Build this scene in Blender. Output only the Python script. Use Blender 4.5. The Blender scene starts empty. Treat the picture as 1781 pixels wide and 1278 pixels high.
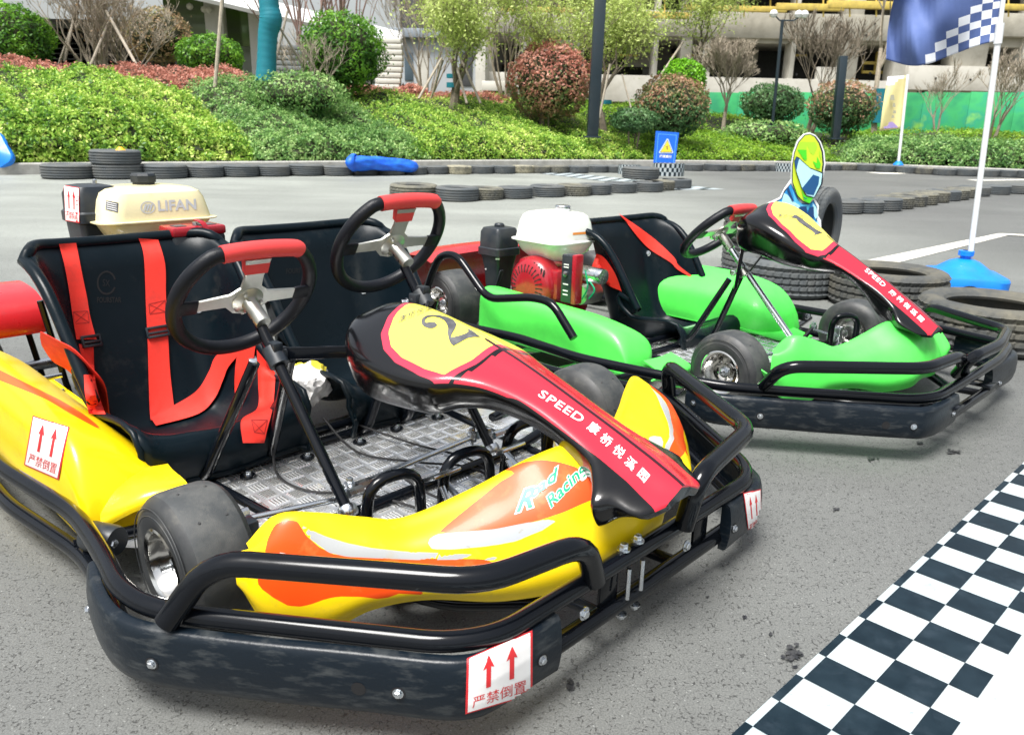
import bpy, bmesh, math, random
import numpy as np
from mathutils import Vector, Matrix
from mathutils.bvhtree import BVHTree
from mathutils.geometry import tessellate_polygon
random.seed(7); rng = np.random.default_rng(7)
sc = bpy.context.scene
col = sc.collection
R_ = math.radians
# ------------------------------------------------------------------ camera
F, CXP, CYP, CAMH = 1350.0, 890.5, 639.0, 0.88
_p = math.atan((639 - 222) / F); _r = R_(1.3)
_rt = np.array([1, 0, 0.]); _fw = np.array([0, math.cos(_p), -math.sin(_p)]); _up = np.array([0, math.sin(_p), math.cos(_p)])
CR = math.cos(_r) * _rt + math.sin(_r) * _up
CU = -math.sin(_r) * _rt + math.cos(_r) * _up
CM = np.array([CR, CU, _fw])
cd = bpy.data.cameras.new('camera'); cam = bpy.data.objects.new('camera', cd); col.objects.link(cam); sc.camera = cam
cd.sensor_width = 36; cd.lens = F * 36 / 1781; cd.clip_end = 2000; cd.clip_start = 0.02
m = Matrix(((CR[0], CU[0], -_fw[0], 0), (CR[1], CU[1], -_fw[1], 0), (CR[2], CU[2], -_fw[2], CAMH), (0, 0, 0, 1)))
cam.matrix_world = m
cd.dof.use_dof = True; cd.dof.focus_distance = 1.75; cd.dof.aperture_fstop = 10
# ------------------------------------------------------------------ world, sun, exposure
SUN_EL, SUN_AZ = 66, 215
w = bpy.data.worlds.new('World'); sc.world = w; w.use_nodes = True
nt = w.node_tree; bg = nt.nodes['Background']
sky = nt.nodes.new('ShaderNodeTexSky'); sky.sky_type = 'NISHITA'; sky.sun_disc = False
sky.sun_elevation = R_(SUN_EL); sky.sun_rotation = R_(SUN_AZ); sky.air_density = 1.4; sky.dust_density = 4.0; sky.ozone_density = 1.0
hs = nt.nodes.new('ShaderNodeHueSaturation'); hs.inputs['Saturation'].default_value = 0.34
nt.links.new(sky.outputs[0], hs.inputs['Color']); nt.links.new(hs.outputs[0], bg.inputs[0]); bg.inputs[1].default_value = 0.09
sd = bpy.data.lights.new('sun', 'SUN'); sd.energy = 3.4; sd.angle = R_(25); sd.color = (1, .98, .945)
so = bpy.data.objects.new('sun', sd); col.objects.link(so)
_a, _e = R_(SUN_AZ), R_(SUN_EL)
sdir = Vector((math.sin(_a) * math.cos(_e), math.cos(_a) * math.cos(_e), math.sin(_e)))
so.rotation_euler = sdir.to_track_quat('Z', 'Y').to_euler()
sc.view_settings.view_transform = 'Standard'; sc.view_settings.look = 'None'; sc.view_settings.exposure = 1.1; sc.view_settings.gamma = 1
sc.view_settings.use_curve_mapping = False
# ------------------------------------------------------------------ helpers
def ray(px, py):
    return np.array([(px - CXP) / F, -(py - CYP) / F, 1.0]) @ CM
def P(px, py, z=0.):                       # where the sight line meets height z
    d = ray(px, py); t = (z - CAMH) / d[2]; return np.array([d[0] * t, d[1] * t, z])
def PD(px, py, Y):                         # where it meets distance Y
    d = ray(px, py); t = Y / d[1]; return np.array([d[0] * t, Y, CAMH + d[2] * t])
class Frame:
    def __init__(s, ox, oy, h):
        s.o = np.array([ox, oy, 0.]); a = R_(h); s.h = a
        s.f = np.array([math.cos(a), math.sin(a), 0]); s.r = np.array([s.f[1], -s.f[0], 0])
    def cam(s):
        d = np.array([0, 0, CAMH]) - s.o; return np.array([d @ s.f, d @ s.r, d[2]])
    def dir(s, px, py):
        d = ray(px, py); return np.array([d @ s.f, d @ s.r, d[2]])
    def at(s, px, py, axis, val):
        d = s.dir(px, py); c = s.cam(); return c + d * (val - c[axis]) / d[axis]
    def px(s, l):                          # local (x, side, z) -> photo pixel
        wv = s.o + s.f * l[0] + s.r * l[1] + np.array([0, 0, l[2]]) - np.array([0, 0, CAMH]); q = CM @ wv
        return CXP + F * q[0] / q[2], CYP - F * q[1] / q[2]
def L(x, s, z): return (x, -s, z)
def put(o, parent=None):
    col.objects.link(o)
    if parent is not None: o.parent = parent
    return o
def tag(o, label=None, cat=None, group=None, kind=None):
    if label: o['label'] = label
    if cat: o['category'] = cat
    if group: o['group'] = group
    if kind: o['kind'] = kind
    return o
def empty(name, loc=(0, 0, 0), rz=0):
    o = bpy.data.objects.new(name, None); o.location = loc; o.rotation_euler = (0, 0, rz); o.empty_display_size = .1; return put(o)
def crom(pts, n=6, closed=False):
    P_ = [np.array(p, float) for p in pts]; out = []
    N = len(P_); segs = N if closed else N - 1
    for i in range(segs):
        g = lambda k: P_[k % N] if closed else P_[min(max(k, 0), N - 1)]
        a, b, c, d = g(i - 1), g(i), g(i + 1), g(i + 2)
        for j in range(n):
            t = j / n
            out.append(.5 * ((2 * b) + (c - a) * t + (2 * a - 5 * b + 4 * c - d) * t * t + (3 * b - a - 3 * c + d) * t ** 3))
    if not closed: out.append(P_[-1])
    return out
def fillet(pts, r=.05, n=5):
    P_ = [np.array(p, float) for p in pts]; out = [P_[0]]
    for i in range(1, len(P_) - 1):
        a, b, c = P_[i - 1], P_[i], P_[i + 1]
        u = a - b; v = c - b; lu = np.linalg.norm(u); lv = np.linalg.norm(v); k = min(r, lu * .48, lv * .48)
        s0 = b + u / lu * k; s1 = b + v / lv * k
        for j in range(n + 1):
            t = j / n; out.append((1 - t) ** 2 * s0 + 2 * t * (1 - t) * b + t * t * s1)
    out.append(P_[-1]); return out
def interp(t, ts, vals):
    """smooth 1d interpolation through keyed values"""
    vals = np.array(vals, float); ts = list(ts)
    if t <= ts[0]: return vals[0]
    if t >= ts[-1]: return vals[-1]
    i = max(k for k in range(len(ts)) if ts[k] <= t); n = len(ts)
    f = (t - ts[i]) / (ts[i + 1] - ts[i])
    def m(k):
        if k == 0: return (vals[1] - vals[0]) / (ts[1] - ts[0])
        if k == n - 1: return (vals[-1] - vals[-2]) / (ts[-1] - ts[-2])
        return (vals[k + 1] - vals[k - 1]) / (ts[k + 1] - ts[k - 1])
    h = ts[i + 1] - ts[i]
    return (2 * f ** 3 - 3 * f ** 2 + 1) * vals[i] + (f ** 3 - 2 * f ** 2 + f) * h * m(i) + (-2 * f ** 3 + 3 * f ** 2) * vals[i + 1] + (f ** 3 - f ** 2) * h * m(i + 1)
class MB:
    def __init__(s): s.v = []; s.f = []; s.m = []; s.attr = {}; s.cuts = []
    def cut(s): s.cuts.append((len(s.v), len(s.f))); return s      # what follows is a piece of its own
    def add(s, V, Fc, mi=0):
        b = len(s.v); s.v += [tuple(map(float, p)) for p in V]
        for f in Fc: s.f.append(tuple(b + i for i in f)); s.m.append(mi)
        return s
    def grid(s, rows, closed=False, caps=False, mi=0, flip=False):
        n = len(rows[0]); V = [p for r in rows for p in r]; Fc = []
        for i in range(len(rows) - 1):
            for j in range(n if closed else n - 1):
                a = i * n + j; b = i * n + (j + 1) % n; q = (a, b, b + n, a + n)
                Fc.append(q[::-1] if flip else q)
        if caps:
            c0 = tuple(range(n)); c1 = tuple(range((len(rows) - 1) * n, len(rows) * n))
            Fc.append(c0[::-1] if not flip else c0); Fc.append(c1 if not flip else c1[::-1])
        return s.add(V, Fc, mi)
    def tube(s, pts, r=.015, n=12, caps=True, closed=False, mi=0, rad=None):
        P_ = [np.array(p, float) for p in pts]; N = len(P_); rows = []; up = None
        for i in range(N):
            if closed: t = P_[(i + 1) % N] - P_[i - 1]
            else: t = P_[min(i + 1, N - 1)] - P_[max(i - 1, 0)]
            t = t / (np.linalg.norm(t) + 1e-12)
            if up is None:
                up = np.array([0, 0, 1.]) if abs(t[2]) < .9 else np.array([1., 0, 0])
            u = up - t * (up @ t); u /= np.linalg.norm(u); up = u; vv = np.cross(t, u)
            rr = r if rad is None else rad[i]
            rows.append([P_[i] + (u * math.cos(2 * math.pi * k / n) + vv * math.sin(2 * math.pi * k / n)) * rr for k in range(n)])
        if closed:
            rows.append(rows[0])
            # untwist the seam
            d = [np.linalg.norm(rows[0][0] - rows[-2][k]) for k in range(n)]; sh = int(np.argmin(d)); rows[-1] = [rows[0][(k - sh) % n] for k in range(n)]
            return s.grid(rows, True, False, mi, True)
        return s.grid(rows, True, caps, mi, True)
    def lathe(s, prof, M=Matrix(), n=32, mi=0, closed=False):
        rows = []
        pr = prof + [prof[0]] if closed else prof
        for r, h in pr:
            rows.append([M @ Vector((r * math.cos(2 * math.pi * k / n), r * math.sin(2 * math.pi * k / n), h)) for k in range(n)])
        return s.grid(rows, True, False, mi, True)
    def box(s, c, size, bev=.004, M=None, mi=0, seg=2):
        bm = bmesh.new(); bmesh.ops.create_cube(bm, size=1)
        for v in bm.verts: v.co = Vector((v.co.x * size[0], v.co.y * size[1], v.co.z * size[2]))
        if bev > 0: bmesh.ops.bevel(bm, geom=bm.edges[:], offset=min(bev, min(size) * .45), segments=seg, affect='EDGES', profile=.5)
        Mx = Matrix.Translation(Vector(c)) @ (M if M is not None else Matrix())
        bm.verts.index_update()
        s.add([Mx @ v.co for v in bm.verts], [[v.index for v in f.verts] for f in bm.faces], mi); bm.free(); return s
    def bar(s, a, b, wd, th, mi=0, up=(0, 0, 1), bev=.002):
        a = Vector(a); b = Vector(b); d = b - a; z = d.normalized(); x = Vector(up).cross(z)
        if x.length < 1e-4: x = Vector((1, 0, 0)).cross(z)
        x.normalize(); y = z.cross(x); M = Matrix((x, y, z)).transposed().to_4x4()
        return s.box((a + b) / 2, (wd, th, d.length), bev, M, mi)
    def hexbolt(s, c, nrm, r=.008, h=.006, mi=0):
        M = Matrix.Translation(Vector(c)) @ Vector(nrm).to_track_quat('Z', 'Y').to_matrix().to_4x4()
        s.lathe([(r * 1.5, 0), (r * 1.5, h * .3), (r * 1.0, h * .3)], M, 12, mi)
        return s.lathe([(r, h * .3), (r, h), (r * .8, h * 1.25), (0.0001, h * 1.3)], M, 6, mi)
    def bvh(s): return BVHTree.FromPolygons([Vector(v) for v in s.v], [list(f) for f in s.f])
    def build(s, name, mats, parent=None, ang=35, smooth=True):
        if s.cuts:
            cs = [c for c in s.cuts] + [(len(s.v), len(s.f))]; o = None
            if cs[0][0] > 0: cs = [(0, 0)] + cs
            for (v0, f0), (v1, f1) in zip(cs[:-1], cs[1:]):
                if f1 <= f0: continue
                q = MB(); q.v = s.v[v0:v1]; q.f = [tuple(i - v0 for i in f) for f in s.f[f0:f1]]; q.m = s.m[f0:f1]; r = q.build(name, mats, parent, ang, smooth); o = o or r
            return o
        me = bpy.data.meshes.new(name); me.from_pydata(s.v, [], s.f)
        if not isinstance(mats, (list, tuple)): mats = [mats]
        for mt in mats: me.materials.append(mt)
        me.polygons.foreach_set('material_index', np.array(s.m, dtype=np.int32))
        for k, a in s.attr.items():
            at = me.attributes.new(k, 'FLOAT', 'POINT'); at.data.foreach_set('value', np.array(a, dtype=np.float32))
        me.update()
        if smooth:
            me.polygons.foreach_set('use_smooth', np.ones(len(me.polygons), dtype=bool)); me.set_sharp_from_angle(angle=R_(ang))
        return put(bpy.data.objects.new(name, me), parent)
def trans(mb, M):
    mb.v = [tuple(M @ Vector(v)) for v in mb.v]; return mb
def shell(fn, nu, nv, th):
    """thick sheet from a surface function, returns MB and the (u,v) of every vertex"""
    us = np.linspace(0, 1, nu); vs = np.linspace(0, 1, nv)
    G = np.array([[fn(u, v) for v in vs] for u in us])
    du = np.gradient(G, axis=0); dv = np.gradient(G, axis=1); N = np.cross(du, dv); N /= (np.linalg.norm(N, axis=2, keepdims=True) + 1e-12)
    mb = MB(); A = G; B = G - N * th
    ia = lambda i, j: i * nv + j; nb = nu * nv; Fc = []
    for i in range(nu - 1):
        for j in range(nv - 1):
            Fc.append((ia(i, j), ia(i + 1, j), ia(i + 1, j + 1), ia(i, j + 1)))
            Fc.append((nb + ia(i, j), nb + ia(i, j + 1), nb + ia(i + 1, j + 1), nb + ia(i + 1, j)))
    for i in range(nu - 1):
        Fc.append((ia(i, 0), nb + ia(i, 0), nb + ia(i + 1, 0), ia(i + 1, 0))); Fc.append((ia(i, nv - 1), ia(i + 1, nv - 1), nb + ia(i + 1, nv - 1), nb + ia(i, nv - 1)))
    for j in range(nv - 1):
        Fc.append((ia(0, j), ia(0, j + 1), nb + ia(0, j + 1), nb + ia(0, j))); Fc.append((ia(nu - 1, j), nb + ia(nu - 1, j), nb + ia(nu - 1, j + 1), ia(nu - 1, j + 1)))
    mb.add(list(A.reshape(-1, 3)) + list(B.reshape(-1, 3)), Fc)
    return mb
def rrect(w, d, r, n=5):
    out = []
    for cx, cy, a0 in ((w / 2 - r, d / 2 - r, 0), (-w / 2 + r, d / 2 - r, 90), (-w / 2 + r, -d / 2 + r, 180), (w / 2 - r, -d / 2 + r, 270)):
        for k in range(n + 1):
            a = R_(a0 + 90 * k / n); out.append((cx + r * math.cos(a), cy + r * math.sin(a)))
    return out
def sdf_poly(pt, poly):
    """signed distance (positive inside) from 2d point to polygon"""
    x, y = pt; inside = False; best = 1e9; n = len(poly)
    for i in range(n):
        x1, y1 = poly[i]; x2, y2 = poly[(i + 1) % n]
        if (y1 > y) != (y2 > y) and x < (x2 - x1) * (y - y1) / (y2 - y1) + x1: inside = not inside
        dx, dy = x2 - x1, y2 - y1; t = max(0, min(1, ((x - x1) * dx + (y - y1) * dy) / (dx * dx + dy * dy + 1e-9)))
        best = min(best, (x - x1 - t * dx) ** 2 + (y - y1 - t * dy) ** 2)
    return math.sqrt(best) * (1 if inside else -1)
# ------------------------------------------------------------------ materials
def nmat(name):
    mt = bpy.data.materials.new(name); mt.use_nodes = True; return mt, mt.node_tree, mt.node_tree.nodes['Principled BSDF']
def c4(c): return (c[0], c[1], c[2], 1)
def noise(nt, scale, detail=4, rough=.6, vec=None, stretch=None):
    n = nt.nodes.new('ShaderNodeTexNoise'); n.inputs['Scale'].default_value = scale; n.inputs['Detail'].default_value = detail; n.inputs['Roughness'].default_value = rough
    tc = nt.nodes.new('ShaderNodeTexCoord'); src = tc.outputs['Object']
    if stretch:
        mp = nt.nodes.new('ShaderNodeMapping'); mp.inputs['Scale'].default_value = stretch; nt.links.new(src, mp.inputs[0]); src = mp.outputs[0]
    nt.links.new(src, n.inputs['Vector']); return n
def ramp(nt, src, stops):
    r = nt.nodes.new('ShaderNodeValToRGB'); e = r.color_ramp.elements
    while len(e) < len(stops): e.new(.5)
    for k, (p, c) in enumerate(stops): e[k].position = p; e[k].color = c4(c) if not isinstance(c, (int, float)) else (c, c, c, 1)
    nt.links.new(src, r.inputs[0]); return r
def bump(nt, b, src, strength=.3, dist=.002):
    bp = nt.nodes.new('ShaderNodeBump'); bp.inputs['Strength'].default_value = strength; bp.inputs['Distance'].default_value = dist
    nt.links.new(src, bp.inputs['Height']); nt.links.new(bp.outputs[0], b.inputs['Normal']); return bp
def mat(name, c, rough=.5, metal=0, coat=0, dirt=.12, dscale=9, spec=.5, bmp=0, bscale=200, dirtcol=None, stretch=None):
    mt, nt, b = nmat(name)
    b.inputs['Metallic'].default_value = metal; b.inputs['Roughness'].default_value = rough; b.inputs['Specular IOR Level'].default_value = spec
    if coat: b.inputs['Coat Weight'].default_value = coat; b.inputs['Coat Roughness'].default_value = .06
    n = noise(nt, dscale, 6, .65, stretch=stretch)
    c2 = dirtcol if dirtcol else tuple(min(1, x * (1 - dirt)) for x in c)
    r = ramp(nt, n.outputs[0], [(.42, c), (.72, c2)]); nt.links.new(r.outputs[0], b.inputs['Base Color'])
    rr = ramp(nt, n.outputs[0], [(.35, max(0, rough - .06)), (.7, min(1, rough + .12))]); nt.links.new(rr.outputs[0], b.inputs['Roughness'])
    if bmp: n2 = noise(nt, bscale, 3); bump(nt, b, n2.outputs[0], bmp, .002)
    return mt
def masked(name, base, layers, rough=.3, coat=.3):
    mt, nt, b = nmat(name); b.inputs['Roughness'].default_value = rough; b.inputs['Specular IOR Level'].default_value = .32; b.inputs['Coat Weight'].default_value = coat; b.inputs['Coat Roughness'].default_value = .1
    n = noise(nt, 14, 5); r = ramp(nt, n.outputs[0], [(.4, base), (.75, tuple(x * .93 for x in base))]); cur = r.outputs[0]
    for an, c in layers:
        a = nt.nodes.new('ShaderNodeAttribute'); a.attribute_name = an
        g = nt.nodes.new('ShaderNodeMath'); g.operation = 'GREATER_THAN'; g.inputs[1].default_value = 0; nt.links.new(a.outputs['Fac'], g.inputs[0])
        mx = nt.nodes.new('ShaderNodeMix'); mx.data_type = 'RGBA'; nt.links.new(g.outputs[0], mx.inputs[0]); nt.links.new(cur, mx.inputs[6]); mx.inputs[7].default_value = c4(c); cur = mx.outputs[2]
    nt.links.new(cur, b.inputs['Base Color'])
    bump(nt, b, n.outputs[0], .08, .002); return mt
def leafmat(name, cols, rough=.45, gain=1.35):
    mt, nt, b = nmat(name); a = nt.nodes.new('ShaderNodeAttribute'); a.attribute_name = 'rnd'
    n = len(cols); r = ramp(nt, a.outputs['Fac'], [(i / (n - 1), tuple(min(.85, x * gain) for x in c)) for i, c in enumerate(cols)])
    nt.links.new(r.outputs[0], b.inputs['Base Color']); b.inputs['Roughness'].default_value = rough; b.inputs['Specular IOR Level'].default_value = .35
    tr = nt.nodes.new('ShaderNodeBsdfTranslucent'); nt.links.new(r.outputs[0], tr.inputs[0]); mx = nt.nodes.new('ShaderNodeMixShader'); mx.inputs[0].default_value = .35
    out = nt.nodes['Material Output']; nt.links.new(b.outputs[0], mx.inputs[1]); nt.links.new(tr.outputs[0], mx.inputs[2]); nt.links.new(mx.outputs[0], out.inputs[0]); return mt
M = {}
M['black'] = mat('black_gloss_paint', (.003, .004, .006), .14, coat=.12, dirt=0, spec=.2)
M['black2'] = mat('black_nose_plastic', (.005, .0055, .008), .13, coat=.7, dirt=0)
M['seat'] = mat('seat_plastic', (.002, .006, .009), .30, dirtcol=(.004, .008, .012), dscale=5, spec=.15, bmp=.06, bscale=300)
M['bumper'] = mat('scuffed_bumper_plastic', (.004, .008, .013), .38, dirtcol=(.045, .05, .052), dscale=17, spec=.28, bmp=.3, bscale=80, stretch=(1, 1, 4))
def _scuff():
    nt = M['bumper'].node_tree
    for r in nt.nodes:
        if r.type == 'VALTORGB' and len(r.color_ramp.elements) == 2:
            r.color_ramp.elements[0].position = .50; r.color_ramp.elements[1].position = .74
_scuff()
M['rubber'] = mat('kart_tyre_rubber', (.021, .023, .025), .52, dirtcol=(.05, .051, .05), dscale=11, bmp=.12, bscale=150)
M['slick'] = mat('kart_tyre_tread', (.034, .038, .040), .66, dirtcol=(.085, .086, .082), dscale=16, bmp=.3, bscale=500)
M['chrome'] = mat('polished_rim', (.72, .71, .68), .12, metal=1, dirt=.15)
M['zinc'] = mat('zinc_steel', (.62, .65, .68), .25, metal=1, dirt=.2, dscale=30)
M['alloy'] = mat('brushed_alloy', (.55, .55, .5), .38, metal=1, dirt=.12, dscale=20)
M['tread'] = mat('checker_plate', (.78, .80, .82), .36, metal=.85, dirt=.3, dscale=12)
M['treadbar'] = mat('checker_plate_bars', (.97, .97, .95), .16, metal=.9, dirt=.05, dscale=12)
M['belt'] = mat('red_webbing', (.78, .028, .014), .6, dirt=.12, dscale=20, bmp=.5, bscale=700)
M['thread'] = mat('dark_red_thread', (.30, .008, .008), .7, dirt=0)
M['redleather'] = mat('red_leather', (.62, .045, .045), .42, dirt=.1, dscale=30, bmp=.25, bscale=600)
M['leather'] = mat('black_leather', (.004, .005, .008), .4, spec=.25, dirt=.2, dscale=30, bmp=.3, bscale=500)
M['yellow'] = mat('yellow_plastic', (.92, .66, .004), .34, dirtcol=(.78, .52, .01), dscale=4, coat=.15)
M['green'] = mat('green_plastic', (.095, .80, .095), .42, dirtcol=(.06, .60, .07), dscale=4, coat=.1)
M['red'] = mat('red_fender_plastic', (.50, .014, .02), .3, dirt=.2, coat=.3)
M['engred'] = mat('red_engine_cover', (.33, .006, .016), .3, dirt=.3, coat=.4, dscale=18)
M['cream'] = mat('cream_tank_paint', (.78, .70, .42), .28, dirt=.08, coat=.4)
M['white'] = mat('white_tank_paint', (.82, .83, .78), .25, dirt=.05, coat=.4)
M['blackpl'] = mat('black_engine_plastic', (.011, .016, .022), .4, dirtcol=(.03, .033, .034), dscale=14)
M['dark'] = mat('dark_void', (.004, .004, .005), .7, dirt=0)
M['stkwhite'] = mat('sticker_white', (.80, .78, .76), .4, dirt=.06, dscale=25)
M['stkred'] = mat('sticker_red', (.62, .02, .025), .4, dirt=.1, dscale=25)
M['decalwhite'] = mat('white_vinyl', (.85, .85, .85), .35, dirt=.02)
M['decalgreen'] = mat('green_vinyl', (.0, .30, .15), .35, dirt=.02)
M['decalblack'] = mat('black_vinyl', (.05, .05, .055), .45, dirtcol=(.12, .12, .12), dscale=40)
M['decalgrey'] = mat('grey_print', (.30, .27, .10), .45, dirt=.02)
M['silverprint'] = mat('silver_print', (.50, .53, .55), .3, metal=.0, dirt=.02)
M['emboss'] = mat('embossed_print', (.0015, .002, .003), .6, dirt=0)
M['nose'] = masked('nose_paint', (.002, .0022, .003), [('m_red', (.60, .03, .06)), ('m_band', (.56, .018, .036)), ('m_yel', (.90, .80, .09)), ('m_line', (.03, .002, .006))], .2, .4)
M['fairingY'] = masked('yellow_fairing', (.92, .66, .004), [('o1', (.84, .075, .006)), ('s1', (.34, .35, .35)), ('o2', (.82, .085, .02)), ('s2', (.36, .38, .40))], .42, .1)
M['podY'] = masked('yellow_pod', (.92, .66, .004), [('o1', (.85, .10, .01))], .33, .2)
def smudge(mt, colr, amt=.35, scale=16, lo=.60, hi=.72, stretch=None):
    nt = mt.node_tree; b = nt.nodes['Principled BSDF']; src = b.inputs['Base Color'].links[0].from_socket; n = noise(nt, scale, 8, .7, stretch=stretch); r = ramp(nt, n.outputs[0], [(lo, 0), (hi, amt)])
    mx = nt.nodes.new('ShaderNodeMix'); mx.data_type = 'RGBA'; nt.links.new(r.outputs[0], mx.inputs[0]); nt.links.new(src, mx.inputs[6]); mx.inputs[7].default_value = c4(colr); nt.links.new(mx.outputs[2], b.inputs['Base Color'])
for k_, c_ in (('yellow', (.36, .27, .06)), ('podY', (.36, .27, .06)), ('fairingY', (.38, .28, .08)), ('green', (.10, .50, .10)), ('red', (.22, .05, .05))):
    smudge(M[k_], c_, .38, 13, .57, .74); smudge(M[k_], tuple(x * .6 for x in c_), .5, 70, .66, .72, (1, .25, 1.6))
smudge(M['seat'], (.035, .036, .034), .6, 9, .56, .75); smudge(M['rubber'], (.10, .095, .08), .5, 22, .55, .7); smudge(M['slick'], (.10, .10, .09), .5, 30, .58, .7); smudge(M['belt'], (.45, .03, .02), .5, 25, .5, .7); smudge(M['cream'], (.45, .40, .26), .4, 14, .6, .72)
# ------------------------------------------------------------------ text and decals
def text_mesh(body, size=1.0, shear=0., space=1.0, align='LEFT', bold=0.):
    cu = bpy.data.curves.new('t', 'FONT'); cu.body = body; cu.size = size; cu.shear = shear; cu.space_character = space; cu.align_x = align; cu.resolution_u = 3; cu.offset = bold
    o = bpy.data.objects.new('t', cu); col.objects.link(o); dg = bpy.context.evaluated_depsgraph_get(); me = bpy.data.meshes.new_from_object(o.evaluated_get(dg))
    V = [(v.co.x, v.co.y) for v in me.vertices]; Fc = [tuple(p.vertices) for p in me.polygons]
    bpy.data.objects.remove(o); bpy.data.curves.remove(cu); bpy.data.meshes.remove(me); return V, Fc
def poly_mesh(pts):
    return [tuple(p) for p in pts], [tuple(t) for t in tessellate_polygon([[Vector((p[0], p[1], 0)) for p in pts]])]
def refine(V, Fc, maxlen):
    bm = bmesh.new(); vs = [bm.verts.new((v[0], v[1], 0)) for v in V]
    for f in Fc:
        try: bm.faces.new([vs[i] for i in f])
        except ValueError: pass
    bmesh.ops.remove_doubles(bm, verts=bm.verts[:], dist=1e-6)
    for _ in range(8):
        E = [e for e in bm.edges if e.calc_length() > maxlen]
        if not E: break
        bmesh.ops.subdivide_edges(bm, edges=E, cuts=1); bmesh.ops.triangulate(bm, faces=[f for f in bm.faces if len(f.verts) > 3])
    bm.verts.index_update(); V2 = [(v.co.x, v.co.y) for v in bm.verts]; F2 = [tuple(v.index for v in f.verts) for f in bm.faces]; bm.free(); return V2, F2
def decal(K, bvh, name, V, Fc, mt, parent, off=.0015, maxlen=8, fallback=None):
    """lay a flat outline given in photo pixels on the surface it is printed on"""
    V, Fc = refine(V, Fc, maxlen)
    c = K.cam(); co = Vector((c[0], -c[1], c[2])); out = []
    for x, y in V:
        d = K.dir(x, y); dv = Vector((d[0], -d[1], d[2])).normalized()
        h = bvh.ray_cast(co, dv)
        if h[0] is None: out.append(None)
        else:
            n = h[1] if h[1].dot(dv) < 0 else -h[1]; out.append(h[0] + n * off)
    keep = []
    for f in Fc:
        if all(out[i] is not None for i in f):
            if max((out[f[i]] - out[f[(i + 1) % len(f)]]).length for i in range(len(f))) < .06: keep.append(f)
    if not keep: print('EMPTY DECAL', name); return None
    idx = sorted({i for f in keep for i in f}); mp = {i: k for k, i in enumerate(idx)}
    mb = MB().add([out[i] for i in idx], [tuple(mp[i] for i in f) for f in keep])
    return mb.build(name, mt, parent, ang=60)
def affine(V, o, ux, uy): return [(o[0] + ux[0] * x + uy[0] * y, o[1] + ux[1] * x + uy[1] * y) for x, y in V]
def bil(V, q):
    """unit square -> quad (bl, br, tr, tl)"""
    return [tuple((1 - x) * (1 - y) * q[0][k] + x * (1 - y) * q[1][k] + x * y * q[2][k] + (1 - x) * y * q[3][k] for k in (0, 1)) for x, y in V]
ARROW = [(-.035, 0), (.035, 0), (.035, .33), (.085, .31), (0, .52), (-.085, .31), (-.035, .33)]
def sticker(K, bvh, quad, parent, off=.0012, ml=8):
    """shipping label: two red arrows over four characters, red rim"""
    sq = [(0, 0), (1, 0), (1, 1), (0, 1)]; inn = [(.035, .025), (.965, .025), (.965, .975), (.035, .975)]
    base = decal(K, bvh, 'shipping_sticker', *((bil(sq, quad)), [(0, 1, 2, 3)]), M['stkred'], parent, off, ml)
    decal(K, bvh, 'sticker_face', bil(inn, quad), [(0, 1, 2, 3)], M['stkwhite'], base, off + .0005, ml)
    for cx in (.33, .68):
        V, Fc = poly_mesh([(cx + x * 1.0, .36 + y * 1.05) for x, y in ARROW]); decal(K, bvh, 'arrow_print', bil(V, quad), Fc, M['stkred'], base, off + .001, ml)
    V, Fc = text_mesh('严禁倒置', 1.0); a = np.array(V); w0, w1 = a[:, 0].min(), a[:, 0].max(); h0, h1 = a[:, 1].min(), a[:, 1].max()
    V = [(.1 + .8 * (x - w0) / (w1 - w0), .08 + .2 * (y - h0) / (h1 - h0)) for x, y in V]
    decal(K, bvh, 'lettering', bil(V, quad), Fc, M['stkred'], base, off + .001, ml)
    return base
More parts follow.
